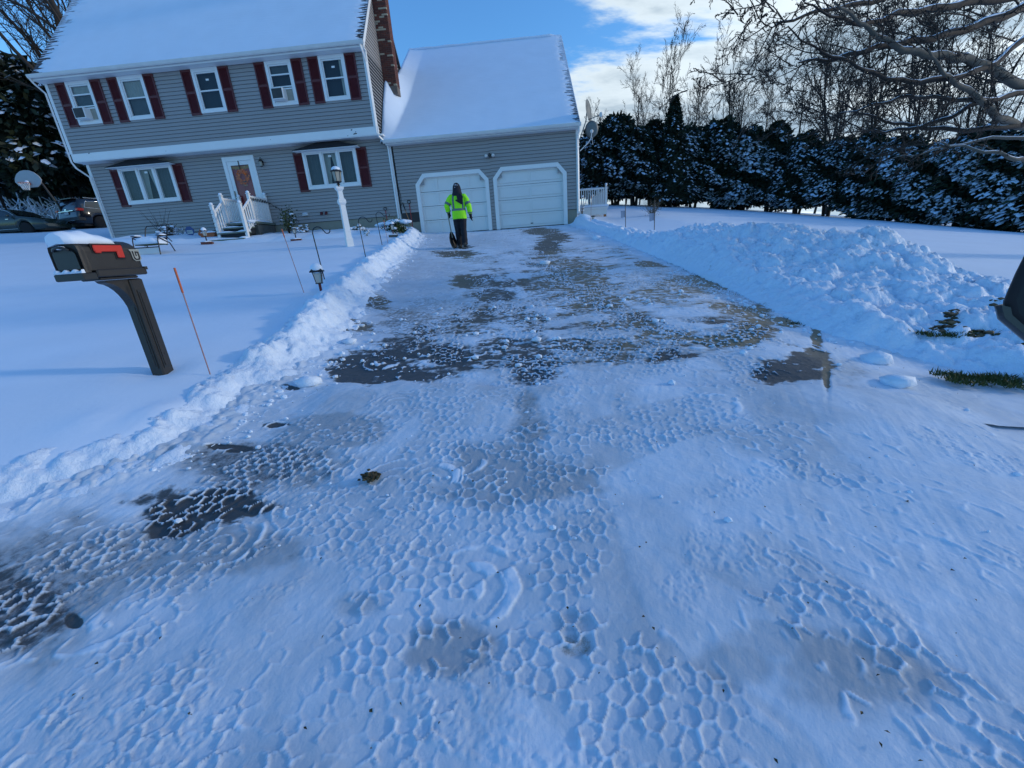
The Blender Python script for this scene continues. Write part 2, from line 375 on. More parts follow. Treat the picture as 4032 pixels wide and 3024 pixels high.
LIMBS = [
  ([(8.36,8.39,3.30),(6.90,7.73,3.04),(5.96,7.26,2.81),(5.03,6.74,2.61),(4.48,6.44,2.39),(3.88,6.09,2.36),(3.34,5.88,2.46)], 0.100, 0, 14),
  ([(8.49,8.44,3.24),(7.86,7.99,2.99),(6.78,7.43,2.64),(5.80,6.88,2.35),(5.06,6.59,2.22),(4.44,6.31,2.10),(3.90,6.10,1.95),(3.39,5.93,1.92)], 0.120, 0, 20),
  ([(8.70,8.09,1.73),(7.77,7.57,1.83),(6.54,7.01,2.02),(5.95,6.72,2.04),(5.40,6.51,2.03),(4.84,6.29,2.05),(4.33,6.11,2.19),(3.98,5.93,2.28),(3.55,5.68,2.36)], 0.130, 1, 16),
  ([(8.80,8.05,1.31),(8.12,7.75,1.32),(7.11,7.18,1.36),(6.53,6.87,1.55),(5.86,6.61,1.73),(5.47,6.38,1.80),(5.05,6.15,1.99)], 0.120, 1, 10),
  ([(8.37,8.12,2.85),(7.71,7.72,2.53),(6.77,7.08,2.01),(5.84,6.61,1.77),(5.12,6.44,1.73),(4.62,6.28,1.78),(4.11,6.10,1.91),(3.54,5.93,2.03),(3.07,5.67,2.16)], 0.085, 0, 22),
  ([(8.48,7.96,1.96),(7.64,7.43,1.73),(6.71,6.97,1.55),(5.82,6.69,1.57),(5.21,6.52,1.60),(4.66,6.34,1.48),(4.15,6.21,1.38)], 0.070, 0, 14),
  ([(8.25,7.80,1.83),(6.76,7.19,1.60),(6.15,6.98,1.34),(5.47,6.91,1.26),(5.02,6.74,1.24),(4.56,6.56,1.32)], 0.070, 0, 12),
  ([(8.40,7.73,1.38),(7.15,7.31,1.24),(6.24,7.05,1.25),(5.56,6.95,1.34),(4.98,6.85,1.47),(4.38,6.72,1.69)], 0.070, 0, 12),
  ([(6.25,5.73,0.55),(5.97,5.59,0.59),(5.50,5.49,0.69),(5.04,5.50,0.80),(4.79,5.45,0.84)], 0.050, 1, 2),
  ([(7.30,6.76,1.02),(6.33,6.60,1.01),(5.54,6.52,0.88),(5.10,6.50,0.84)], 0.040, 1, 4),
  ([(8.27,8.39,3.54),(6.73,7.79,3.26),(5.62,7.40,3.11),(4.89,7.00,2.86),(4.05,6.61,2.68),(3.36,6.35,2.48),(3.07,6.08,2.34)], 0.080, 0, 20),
]
HEDGE = [(5.2,33.8,5.9),(7.0,34.2,5.9),(8.2,33.2,5.4),(9.6,33.6,5.3),(11.2,33.4,5.4),(12.6,33.2,5.6),(14.1,33.0,5.5),(15.7,32.4,5.5),(17.1,31.3,5.1),(18.2,29.9,4.8),(19.2,28.4,4.7),(19.9,26.8,4.5),(20.5,25.3,4.4),(21.2,23.9,4.4),(21.8,22.5,4.4),(22.2,21.0,4.4),(22.7,19.5,4.5),(23.3,18.0,4.6)]
_ord = ['first','second','third','fourth','fifth','sixth','seventh','eighth','ninth']
HEDGE_LAB = ['snow dusted evergreen, %s from the garage in the hedge across the back lawn' % _ord[i] for i in range(9)] + ['snow laden evergreen, %s from the right end of the hedge across the back lawn' % _ord[8-i] for i in range(9)]
HEDGE_LAB[17] = 'snow laden evergreen at the extreme right end of the hedge across the back lawn'
CONE = (10.5, 32.0)
PATCHES = [
(-1.563,3.874, 0.380,-0.055, -0.118,0.353, 1.20,0.00,0.00),
(-1.773,3.731, 0.224,-0.031, -0.075,0.189, 1.10,0.00,0.00),
(-1.114,3.609, 0.325,-0.044, -0.044,0.176, 0.80,0.00,0.00),
(-0.897,4.022, 0.241,-0.038, -0.047,0.266, 1.20,0.00,0.00),
(-1.411,4.382, 0.308,-0.052, -0.084,0.312, 0.80,0.00,0.30),
(-0.195,4.041, 0.339,-0.055, -0.009,0.373, 0.80,0.10,0.00),
(-0.054,3.656, 0.198,-0.029, 0.003,0.312, 0.90,0.00,0.00),
(0.430,4.071, 0.234,-0.040, 0.018,0.160, 0.90,0.30,0.00),
(-0.606,6.483, 0.289,-0.080, -0.028,0.376, 1.00,0.10,0.00),
(-1.178,7.769, 0.241,-0.079, -0.064,0.485, 1.20,0.30,0.00),
(-0.921,7.854, 0.222,-0.075, -0.040,0.404, 0.90,0.30,0.00),
(0.852,7.807, 0.515,-0.189, 0.163,1.438, 0.85,0.70,0.00),
(0.964,6.535, 0.363,-0.110, 0.123,0.825, 0.70,0.80,0.00),
(0.933,5.682, 0.295,-0.076, 0.072,0.437, 0.90,0.70,0.00),
(0.387,6.150, 0.451,-0.124, 0.036,0.509, 0.55,0.50,0.00),
(0.557,11.748, 0.274,-0.154, 0.071,1.347, 1.20,0.30,0.00),
(0.988,13.922, 0.344,-0.236, 0.079,1.058, 1.00,0.30,0.00),
(0.551,16.325, 0.514,-0.409, 0.041,1.081, 1.00,0.40,0.00),
(-0.100,5.075, 0.318,-0.068, -0.000,0.239, 0.70,0.30,0.00),
(-0.868,5.041, 0.405,-0.083, -0.061,0.439, 0.60,0.30,0.00),
(-1.690,5.416, 0.384,-0.082, -0.161,0.597, 0.55,0.20,0.00),
(-1.438,6.074, 0.450,-0.111, -0.115,0.563, 0.45,0.20,0.00),
(-0.555,5.610, 0.465,-0.109, -0.025,0.337, 0.60,0.30,0.00),
(2.688,6.818, 0.391,-0.136, 0.152,0.402, 0.75,0.90,0.00),
(2.253,6.207, 0.380,-0.116, 0.157,0.452, 0.70,0.90,0.00),
(1.783,5.767, 0.377,-0.103, 0.118,0.396, 0.65,0.90,0.00),
(2.588,5.078, 0.308,-0.076, 0.148,0.310, 0.85,0.90,0.00),
(2.361,4.379, 0.167,-0.034, 0.163,0.327, 1.10,0.80,0.00),
(1.890,3.993, 0.359,-0.064, 0.066,0.151, 1.10,0.90,0.00),
(1.464,4.213, 0.343,-0.064, 0.046,0.140, 0.80,0.80,0.00),
(1.080,4.641, 0.323,-0.066, 0.038,0.167, 0.80,0.70,0.00),
(2.374,8.297, 0.224,-0.095, 0.081,0.291, 1.10,0.50,0.00),
(0.940,4.024, 0.296,-0.051, 0.047,0.207, 0.60,0.70,0.00),
(0.666,3.790, 0.277,-0.043, 0.037,0.211, 0.65,0.50,0.00),
(2.198,6.912, 0.613,-0.211, 0.323,1.052, 0.45,0.80,0.00),
(1.491,7.155, 0.441,-0.152, 0.233,1.131, 0.40,0.80,0.00),
(2.062,3.206, 0.210,-0.029, 0.088,0.154, 1.25,0.00,0.00),
(2.351,3.408, 0.133,-0.020, 0.094,0.151, 1.25,0.00,0.00),
(2.598,3.644, 0.080,-0.013, 0.068,0.106, 1.00,0.50,0.00),
(2.980,4.252, 0.041,-0.008, 0.233,0.363, 1.00,0.90,0.00),
(2.348,3.167, 0.020,-0.003, 0.209,0.318, 1.20,0.70,0.00),
(2.550,3.231, 0.099,-0.014, 0.206,0.293, 0.35,0.30,0.40),
(-1.913,1.901, 0.277,-0.015, -0.076,0.102, 1.15,0.00,0.60),
(-2.009,1.763, 0.139,-0.006, -0.082,0.098, 1.20,0.00,0.60),
(-1.816,2.235, 0.426,-0.029, -0.113,0.182, 0.55,0.00,1.00),
(-1.563,2.626, 0.330,-0.029, -0.079,0.169, 0.30,0.00,0.90),
(-1.976,2.740, 0.093,-0.008, -0.020,0.035, 1.40,0.00,0.00),
(-2.183,2.453, 0.101,-0.008, -0.021,0.029, 1.40,0.00,0.00),
(-2.150,1.540, 0.382,-0.014, -0.161,0.162, 0.40,0.00,0.80),
(-2.439,1.469, 0.327,-0.011, -0.193,0.164, 0.45,0.00,1.00),
(-2.367,1.277, 0.205,-0.005, -0.198,0.157, 0.70,0.00,1.00),
(-1.979,1.202, 0.026,-0.001, -0.022,0.020, 1.60,0.00,0.00),
(-1.721,1.580, 0.301,-0.012, -0.092,0.119, 0.35,0.00,0.80),
(-0.347,1.067, 0.113,-0.002, -0.012,0.075, 0.20,0.00,0.80),
(0.100,1.076, 0.040,-0.001, 0.003,0.029, 0.50,1.00,0.30),
(0.101,1.161, 0.052,-0.001, 0.003,0.029, 0.30,1.00,0.30),
(-0.057,2.494, 0.089,-0.008, 0.001,0.127, 0.40,0.70,0.80),
(-0.061,2.815, 0.063,-0.007, 0.002,0.185, 0.40,0.50,0.70),
(-0.177,2.058, 0.301,-0.020, -0.006,0.188, 0.10,0.00,0.80),
(0.606,0.992, 0.090,-0.001, 0.026,0.057, 0.20,0.00,0.70),
(0.774,1.080, 0.110,-0.002, 0.026,0.048, 0.10,0.00,0.50),
(1.008,0.973, 0.171,-0.002, 0.060,0.082, 0.10,0.00,0.60),
(-0.767,1.259, 0.080,-0.002, -0.016,0.041, 0.15,0.50,0.40),
(-2.546,6.490, 0.254,-0.064, -0.112,0.319, 0.80,0.30,0.00),
(-2.351,5.243, 0.180,-0.036, -0.085,0.216, 0.80,0.50,0.00),
(-2.385,4.930, 0.079,-0.015, -0.065,0.155, 1.20,0.00,0.00),
(-1.999,8.357, 0.830,-0.286, -0.459,2.137, 0.20,0.60,0.40),
(-2.154,6.847, 0.522,-0.143, -0.300,1.073, 0.15,0.60,0.40),
(-2.071,14.835, 1.075,-0.682, -0.156,1.212, 0.20,0.30,0.30),
(-1.994,11.699, 0.568,-0.281, -0.089,0.575, 0.90,0.40,0.00),
(-1.144,10.341, 0.484,-0.218, -0.059,0.604, 0.50,0.60,0.00),
(1.578,8.004, 0.325,-0.127, 0.071,0.365, 0.40,0.80,0.00),
(2.846,4.656, 0.216,-0.049, 0.074,0.131, 0.80,0.90,0.00),
(-2.006,13.187, 0.223,-0.125, -0.050,0.361, 1.20,0.20,0.00),
(4.662,7.722, 0.128,-0.058, 0.072,0.125, 1.20,0.20,0.00),
(3.282,6.837, 0.251,-0.091, 0.031,0.067, 1.20,0.20,0.00),
(3.113,8.420, 0.201,-0.091, 0.053,0.149, 1.20,0.20,0.00),
(-2.222,3.380, 0.066,-0.008, -0.016,0.030, 1.20,0.00,0.00),
]
TRACKS = [
  [(-2.47,1.32),(-2.18,1.54),(-1.99,1.89),(-1.76,2.36),(-1.52,3.04)],
  [(-1.81,1.22),(-1.66,1.47),(-1.52,1.76),(-1.36,2.18),(-1.09,2.92)],
  [(-1.86,0.85),(-1.55,1.05),(-1.39,1.41),(-1.04,1.84)],
  [(-0.60,0.73),(-0.31,1.07),(-0.26,1.76),(-0.13,2.56),(-0.10,3.72),(0.03,5.97)],
  [(0.36,0.73),(0.19,1.06),(0.13,1.59),(0.09,2.37),(-0.06,3.50)],
  [(-0.40,0.73),(-0.58,1.16),(-0.78,1.86),(-0.54,2.73),(0.21,3.67),(1.33,4.59)],
  [(0.88,0.73),(0.70,1.13),(0.67,1.78),(0.78,2.60),(1.12,3.54),(1.83,4.85)],
  [(1.36,0.83),(1.22,1.29),(1.14,1.86),(1.26,2.55),(1.72,3.25),(2.70,4.31)],
  [(1.69,1.14),(1.62,1.45),(1.53,2.03),(1.52,2.53),(1.36,3.30)],
  [(-0.96,0.73),(-0.92,0.95),(-0.73,1.26),(-0.40,1.67),(0.40,2.29),(1.31,2.67)],
  [(-0.47,2.17),(-0.76,3.12),(-0.99,5.07),(-0.73,7.92),(0.42,9.63)],
  [(-1.53,3.93),(-1.18,5.10),(0.39,6.15),(2.33,6.87)],
  [(0.55,3.62),(0.82,4.69),(0.48,7.50),(0.14,11.32)],
  [(1.60,3.94),(2.35,4.38),(2.79,6.04),(2.09,7.35)],
  [(0.51,0.73),(0.28,0.91),(-0.15,1.24),(-0.60,1.54),(-1.34,1.82)],
  [(1.61,2.52),(1.80,3.44),(1.33,4.59),(0.72,6.06)],
  [(1.25,0.73),(1.14,0.93),(0.97,1.31),(0.70,1.57),(0.32,1.80)],
]

# ------------------------------------------------------------------ terrain
def G(x, y):
    """height of the bare ground / asphalt (camera at z = 0)"""
    x = np.asarray(x, float); y = np.asarray(y, float)
    yy = np.where(y < 36, y, 36 + 0.03*(y-36)); yy = np.where(yy < -2, -2 + 0.3*(yy+2), yy)
    z = -1.5 + 0.13*np.clip(yy, -20, 80)
    xl = np.clip(-x-2, 0, 45); xr = np.clip(x-6, 0, 40)
    return z + 0.045*xl + 0.13*np.clip(yy-28, 0, 45)*sm01((-x-19)/6) - 0.25*sm01((x-2)/2.0)*sm01((y-0)/4) - 0.08*xr - 0.0028*xr**2*(1-xr/60) - 0.13*np.exp(-((x+11)/4)**2)*sm01((y-6)/5)
def L(x, y): return G(x, y) + 0.17 + 0.016*fbm(x*0.35, y*0.35, 3) + 0.005*fbm(x*1.6, y*1.6, 2, off=5) + 0.0022*fbm(x*1.1+0.5*y, y*5.5, 3, off=6)
def Lz(x, y): return float(L(np.array([x]), np.array([y]))[0])
def Gz(x, y): return float(G(np.array([x]), np.array([y]))[0])
EDGE_L = [(-4.45,18.6),(-4.45,18.0),(-4.15,16.6),(-3.75,14.3),(-3.35,11),(-3.01,8.3),(-2.62,5.9),(-2.40,4.7),(-2.42,3.9),(-2.46,3.5),(-2.52,2.9),(-2.50,2.5),(-2.78,2.15),(-3.2,1.8),(-4.5,1.0),(-8,-0.5),(-30,-5)]
EDGE_R = [(1.95,18.6),(1.98,18.0),(2.25,15),(2.65,11.1),(2.95,8),(3.03,6.1),(3.05,4.9),(3.3,4.0),(4.3,3.3),(7,2.6),(30,-2)]
POLY = np.array(EDGE_L + [(-30,-14),(30,-14)] + EDGE_R[::-1], float)
def sdist(x, y):
    """signed distance to the cleared area, negative inside"""
    x = np.asarray(x, float); y = np.asarray(y, float)
    d = np.full(x.shape, 1e9); ins = np.zeros(x.shape, bool); n = len(POLY)
    for i in range(n):
        ax, ay = POLY[i]; bx, by = POLY[(i+1) % n]; ex, ey = bx-ax, by-ay; l2 = ex*ex+ey*ey
        t = np.clip(((x-ax)*ex+(y-ay)*ey)/l2, 0, 1); d = np.minimum(d, (x-ax-t*ex)**2+(y-ay-t*ey)**2)
        if ay != by:
            c = ((ay > y) != (by > y)) & (x < (bx-ax)*(y-ay)/(by-ay)+ax); ins ^= c
    d = np.sqrt(d); return np.where(ins, -d, d)
def cells(x, y, size, jit=0.8, seed=0, hexa=True):
    """F1, F2 of a jittered lattice and the id hash of the nearest cell"""
    x = x/size; y = y/size
    if hexa: y = y/0.866
    iy = np.floor(y).astype(np.int64); f1 = np.full(x.shape, 9.0); f2 = np.full(x.shape, 9.0); hid = np.zeros(x.shape)
    for dy in (-1, 0, 1):
        jy = iy+dy; offx = 0.5*(jy & 1) if hexa else 0.0
        ix = np.floor(x-offx).astype(np.int64)
        for dx in (-1, 0, 1):
            jx = ix+dx; h = _perm[(_perm[(jx+seed) & 255] + jy) & 255]; h2 = _perm[(h+37) & 255]
            cx = jx+offx+0.5+jit*(h/255-0.5)*0.6; cy = jy+0.5+jit*(h2/255-0.5)*0.6
            ex = x-cx; ey = (y-cy)*(0.866 if hexa else 1.0); d = ex*ex+ey*ey
            nw = d < f1; f2 = np.where(nw, f1, np.minimum(f2, d)); hid = np.where(nw, h2/255, hid); f1 = np.where(nw, d, f1)
    return np.sqrt(f1), np.sqrt(f2), hid
def lumps(x, y, size, seed=0):
    f1, f2, h = cells(x, y, size, 1.0, seed, False)
    r_ = 0.30+0.45*h; return np.sqrt(np.clip(1-(f1/r_)**2, 0, 1))*r_
def axis_pts(segs):
    """segs: [(start, step), ..., (end, None)] with geometric growth outside"""
    out = []
    for (a, s), (b, _) in zip(segs[:-1], segs[1:]):
        n = max(1, int(round((b-a)/s))); out += list(np.linspace(a, b, n, endpoint=False))
    out.append(segs[-1][0]); return np.array(out)

xs = axis_pts([(-320, 20), (-120, 5), (-45, 1.0), (-22, 0.12), (14, 0.4), (42, 4), (120, 20), (320, None)])
ys = axis_pts([(-80, 8), (-8, 0.6), (0, 0.12), (23, 0.35), (48, 3), (120, 20), (420, None)])
Xg, Yg = np.meshgrid(xs, ys)
dg = sdist(Xg, Yg); s_ = sm01((dg+0.05)/0.28)
def EDGE_THIN(x, y, d): return (0.17-np.interp(y, [1.5, 3.4, 4.4, 5.2], [0.06, 0.08, 0.14, 0.17]))*np.exp(-np.clip(d, 0, 9)/0.7)*(x < 0)
Zg = (G(Xg, Yg)-0.14)*(1-s_) + (L(Xg, Yg)-EDGE_THIN(Xg, Yg, dg))*s_
# snow heaped over the flower beds along the front of the house
bed = sm01((Yg-15.7)/0.5)*sm01((Xg+17.5)/1.5)*sm01((-4.55-Xg)/0.7)*(Yg < 18.3)
Zg += bed*(0.16+0.05*fbm(Xg*1.1, Yg*1.4, 3))
kerb = np.exp(-((Yg-15.9)/0.12)**2)*sm01((Xg+12.2)/1)*sm01((-5.0-Xg)/0.5)
Zg += 0.06*kerb*(0.7+0.5*perlin(Xg*2.0, Yg*2.0))
# drift against the garage corner on the right
Zg += 0.26*np.exp(-(((Xg-2.35)/0.55)**2+((Yg-17.6)/0.9)**2))
for (hx_, hy_, hr_, hd_) in [(-3.50, 3.50, 0.16, 0.05), (-2.98, 3.42, 0.10, 0.03), (-5.55, 13.1, 0.22, 0.06), (-3.34, 6.45, 0.14, 0.03), (-2.9, 2.75, 0.12, -0.05), (-3.3, 2.6, 0.10, -0.03), (-4.6, 8.6, 0.14, -0.02), (-6.3, 5.2, 0.25, 0.02)]:
    Zg -= hd_*np.exp(-((Xg-hx_)**2+(Yg-hy_)**2)/hr_**2)
me = grid_mesh('snow_ground', Xg, Yg, Zg)
part('snow_ground', me, 'snow', None, kind='structure')

# ------------------------------------------------------------------ driveway and street: packed snow over asphalt
def track_coords(x, y, tr):
    """distance across and length along a track polyline"""
    best = np.full(x.shape, 1e9); U = np.zeros(x.shape); Vv = np.zeros(x.shape); acc = 0.0
    for (ax, ay), (bx, by) in zip(tr[:-1], tr[1:]):
        ex, ey = bx-ax, by-ay; l = math.hypot(ex, ey); ex /= l; ey /= l
        t = np.clip((x-ax)*ex+(y-ay)*ey, 0, l); d = np.hypot(x-ax-t*ex, y-ay-t*ey); sg = (x-ax)*ey-(y-ay)*ex
        nw = d < best; best = np.where(nw, d, best); U = np.where(nw, acc+t, U); Vv = np.where(nw, np.sign(sg)*d, Vv); acc += l
    return best, U, Vv
def smooth_poly(p, k=6):
    p = [np.array(q, float) for q in p]; out = []
    for i in range(len(p)-1):
        a = p[max(i-1, 0)]; b = p[i]; c = p[i+1]; d = p[min(i+2, len(p)-1)]
        for j in range(k):
            t = j/k; out.append(0.5*((2*b)+(-a+c)*t+(2*a-5*b+4*c-d)*t*t+(-a+3*b-3*c+d)*t**3))
    out.append(p[-1]); return [tuple(q) for q in out]
TRACKS += [[(-1.85, .70), (-1.40, 1.05), (-1.12, 1.45), (-.85, 2.0)], [(-1.30, .66), (-1.0, 1.0), (-.72, 1.45), (-.62, 2.0)], [(-2.4, .95), (-1.95, 1.2), (-1.62, 1.6)], [(-.95, .66), (-.80, .95), (-.30, 1.3)]]
TR = [smooth_poly(t, 4) for t in TRACKS]

def drive_fields(X, Y, fine=True):
    wx = X + 0.010*fbm(X*9, Y*9, 3, off=3) + 0.03*perlin(X*2.7, Y*2.7); wy = Y + 0.010*fbm(X*9, Y*9, 3, off=8) + 0.03*perlin(X*2.7+9, Y*2.7)
    # older, blurred tread everywhere: stretched ridges, running towards the street on the right
    def old(ang, st, size, seed):
        ca, sa = math.cos(ang), math.sin(ang)
        f1, f2, hid = cells((wx*ca+wy*sa)*st, (-wx*sa+wy*ca), size, 0.9, seed)
        return sm01((0.17-(f2-f1))/0.11)
    side = sm01((X+0.3+0.5*perlin(X*0.8, Y*0.8))/0.5)
    rd = old(-1.05, 0.45, 0.078, 11)*side + old(1.2, 0.8, 0.105, 19)*(1-side)
    keep = sm01((fbm(X*2.6, Y*2.6, 3, off=31)+0.22)/0.5)
    brk = sm01((perlin(X*13, Y*13)+0.08)/0.3)
    ridge = rd*keep*brk*0.75; amt = np.zeros(X.shape); sharp = np.zeros(X.shape)
    for i, tr in enumerate(TR):
        d, U, V = track_coords(wx, wy, tr); w = 0.23 + 0.03*math.sin(i*2.3)
        m = sm01((w-d)/0.035)
        if i in (6, 7, 8, 16): m = m*sm01((fbm(X*0.8+i, Y*0.8, 3, off=5)+0.05)/0.2)
        if not m.any(): continue
        vis = sm01((fbm(X*1.3+i*7, Y*1.3, 3, off=50+i)+0.42)/0.35)   # where this pass still reads clearly
        sz = (0.070, 0.064, 0.078)[i % 3]*(1.0 if fine else 0.8)
        st_ = (1.0, 0.72, 1.25)[i % 3]; g1, g2, h = cells(U*st_, V, sz, 0.62, 13*i)
        r1 = sm01((0.145+0.05*perlin(X*7, Y*7+i)-(g2-g1))/0.075)
        gap = sm01((perlin(X*11+i, Y*11)+0.5*perlin(X*4, Y*4+i)+0.36)/0.25)*(0.85+0.2*perlin(X*34, Y*34))
        rr = r1*gap
        ridge = ridge*(1-m*vis) + rr*m*vis; sharp = np.maximum(sharp*(1-m*vis), m*vis)
        amt = np.maximum(amt, m*0.4)
    # smooth scraped patches
    scr = sm01((fbm(X*0.9+4, Y*0.6, 3, off=77)-0.34)/0.14); ridge *= (1-0.9*scr)*(1-0.85*sm01((fbm(X*1.1, Y*0.9, 3, off=140)-0.02)/0.16)*sm01((X-0.3)/0.5)*sm01((3.4-Y)/0.4))
    h = 0.0088*ridge*(0.7+0.4*sharp)*(0.85+0.4*perlin(X*17, Y*17)) - 0.003*amt + 0.006*fbm(X*2.3, Y*2.3, 4, off=60) + 0.0016*fbm(X*14, Y*14, 3, off=61)
    sl_ = X*0.35+Y*0.94; st2 = perlin((X*0.94-Y*0.35)*24, sl_*1.5)+0.6*perlin((X*0.94-Y*0.35)*61, sl_*3); h += 0.0016*st2*sm01((0.35-ridge)/0.3)*sm01((fbm(X*0.8, Y*0.8, 2, off=201)+0.2)/0.3)
    # crumbs of loose snow
    crm = sm01((fbm(X*1.9, Y*1.9, 3, off=90)-0.22)/0.2); h += 0.006*crm*np.abs(fbm(X*21, Y*21, 4, 0.65, off=91))
    # bare / icy patches
    bare = np.zeros(X.shape); brown = np.zeros(X.shape); ice = np.zeros(X.shape)
    NZ = 0.40*fbm(X*2.6+Y*0.8, Y*3.6, 5, 0.6, off=71) + 0.15*perlin(X*15, Y*15)
    for (cx, cy, ax, ay, bx, by, b, br, ic) in PATCHES:
        det = ax*by-ay*bx; dx = X-cx; dy = Y-cy; p = (dx*by-dy*bx)/det; q = (-dx*ay+dy*ax)/det
        d = np.sqrt(p*p+q*q)/1.22 + NZ + 0.25*perlin(X*1.7+cx, Y*2.5+cy)
        k = 1-sm01((d-0.62)/1.0)
        bare = np.maximum(bare, b*k); brown = np.maximum(brown, br*k); ice = np.maximum(ice, ic*k)
    mid = sm01((Y-3.45+0.13*(X+1.8))/0.5)*sm01((13.5-Y)/4.0)*sm01((X+np.interp(Y, [3, 5, 7, 12], [2.0, 1.9, 1.5, 1.2])+0.5*perlin(X*1.1, Y*1.1))/0.8)*sm01((2.85+0.35*perlin(X*1.3, Y*0.8)-X)/0.7)
    sw = X*0.45+0.8*perlin(X*0.4, Y*0.3); mott = sm01((0.45*fbm(X*0.9, Y*0.8, 5, 0.6, off=21)+0.55*fbm(X*0.8+sw, Y*3.2-0.8*sw, 4, 0.6, off=27)+0.55*fbm(X*3.4+0.9*Y, Y*0.55, 4, 0.6, off=29)*sm01((0.8-X)/1.2)+0.22)/0.7)
    bare = np.maximum(bare, 0.92*mid*mott); brown = np.maximum(brown, mid*(0.25+0.75*sm01((X+0.6)/1.5))*sm01(mott*1.5)*sm01((Y-4.4)/1.2)); ice = np.maximum(ice, 0.6*mid*sm01(mott*2))
    # long faint brush marks near the garage
    far = sm01((Y-8)/3); st = sm01((fbm(X*6, Y*0.7, 3, off=33)-0.18)/0.2)*sm01((perlin(X*3, Y*3)+0.1)/0.3)
    bare = np.maximum(bare, 0.42*far*st*sm01((1.0-X)/1.5)); brown = np.maximum(brown, 0.5*far*st)
    ice = np.maximum(ice, 0.22*sm01((fbm(X*0.9, Y*0.9, 4, off=44)+0.15)/0.5)); ice = np.clip((ice + 0.20 + 0.50*amt + 0.14*fbm(X*4, Y*4, 4, off=15))*(1-0.92*np.clip(ridge*1.3, 0, 1)), 0, 1)
    bare = bare*(1-0.85*np.clip(ridge*1.5, 0, 1)) - 0.45*mid*sm01(fbm(X*7+Y*2, Y*13, 3, off=66)*2.2)
    h -= 0.012*np.clip(bare, 0, 1)
    # the edge of the driveway apron: a small lip where the street was ploughed across it
    lipy = 3.42 - 0.13*(X+1.8) + 0.05*fbm(X*2, Y*0.3, 3, off=12)
    inside = sm01((X+2.0)/0.3)*sm01((2.9-X)/0.3)
    h += inside*(0.028*sm01((lipy-Y)/0.05)*sm01((Y-lipy+1.6)/1.5))
    e = sdist(X, Y); h += 0.035*sm01((e+0.30)/0.30)*(0.6+0.9*np.abs(fbm(X*7, Y*7, 4, off=19)))
    return h, bare, brown, ice
def drive_patch(name, xs, ys, low=False, fine=True):
    X, Y = np.meshgrid(xs, ys); h, bare, brown, ice = drive_fields(X, Y, fine)
    if low: h = h-0.02
    m = sdist(X, Y) < 0.30
    return grid_mesh(name, X, Y, G(X, Y)+h, dict(bare=bare, brown=brown, ice=ice), m)
def growing(a, b, s0, k):
    o = [a]
    while o[-1] < b: o.append(o[-1]+s0+k*max(0, o[-1]-a))
    return np.array(o)
yn = growing(0.62, 2.4, 0.0058, 0.0016)
part('street', drive_patch('street', np.arange(-3.0, 2.8, 0.0066), yn), 'drive', None, kind='structure')
yn2 = growing(yn[-1], 4.6, 0.0098, 0.003)
part('street', drive_patch('street', np.arange(-3.6, 4.4, 0.0105), yn2), 'drive', None, kind='structure')
ys_near = yn2
ysf = [ys_near[-1]]
while ysf[-1] < 18.4: ysf.append(ysf[-1]+0.015+0.0024*(ysf[-1]-4))
part('driveway', drive_patch('driveway', np.arange(-5.0, 3.5, 0.017), np.array(ysf), fine=False), 'drive', None, kind='structure')
part('road', drive_patch('road', np.concatenate([np.arange(-30, -4.4, 0.4), np.arange(-4.4, 4.5, 0.2), np.arange(4.5, 30, 0.4)]), np.arange(-14, 0.701, 0.3)-0.08, True), 'drive', None, kind='structure')
for sx in (-1, 1):
    xx = np.arange(2.8, 8.0, 0.04); X_ = -xx[::-1]-0.2 if sx < 0 else xx
    part('street_verge', drive_patch('street_verge', X_, np.arange(0.50, 3.6, 0.05), True), 'drive', None, kind='structure')

# ------------------------------------------------------------------ ploughed banks
def strip(poly, step):
    P = [np.array(p, float) for p in smooth_poly(poly, 8)]; out = []; acc = 0
    seg = [np.linalg.norm(b-a) for a, b in zip(P[:-1], P[1:])]; tot = sum(seg); s = np.arange(0, tot, step); cum = np.concatenate([[0], np.cumsum(seg)])
    Q = np.array(P); x = np.interp(s, cum, Q[:, 0]); y = np.interp(s, cum, Q[:, 1])
    tx = np.gradient(x); ty = np.gradient(y); l = np.hypot(tx, ty); 
    for _ in range(30):
        tx = np.convolve(np.pad(tx, 2, 'edge'), np.ones(5)/5, 'valid'); ty = np.convolve(np.pad(ty, 2, 'edge'), np.ones(5)/5, 'valid')
    l = np.hypot(tx, ty); return s, x, y, tx/l, ty/l
s, x0, y0, tx, ty = strip(EDGE_L[1:16], 0.022)
t = np.concatenate([np.arange(-0.22, 0.62, 0.022), np.arange(0.62, 1.15, 0.05)])
Tt, Ss = np.meshgrid(t, s)
# outward normal is to the left of travel (travel runs towards the street)
nx, ny = ty, -tx
X = x0[:, None]+nx[:, None]*Tt; Y = y0[:, None]+ny[:, None]*Tt
hv = 0.125 + 0.05*perlin(Ss*0.9, Ss*0+3.3) + 0.04*perlin(Ss*2.7, Ss*0+1.3)
hv *= (0.12+0.88*sm01((Y-3.0)/1.6)) * (1-0.55*sm01((Y-16.2)/1.2))
pk = 0.30+0.06*perlin(Ss*1.5, Ss*0+9)
up = sm01((Tt+0.16)/(pk+0.16))**0.8; dn = 1-sm01((Tt-pk)/(0.40+0.1*perlin(Ss*1.1, Ss*0+5)))
prof = np.where(Tt < pk, up, dn)
lum = 0.5*lumps(X+0.05*perlin(X*5, Y*5), Y, 0.26, 1)*0.26*0.5 + lumps(X+0.02*perlin(X*12, Y*12), Y, 0.085, 2)*0.085*0.55*sm01(0.5+perlin(X*2.5, Y*2.5)*1.4) + lumps(X, Y, 0.045, 9)*0.045*0.6
rough = np.clip(1.25*(1-sm01((Tt-pk-0.10)/0.16)), 0, 1)*sm01((Tt+0.22)/0.14)
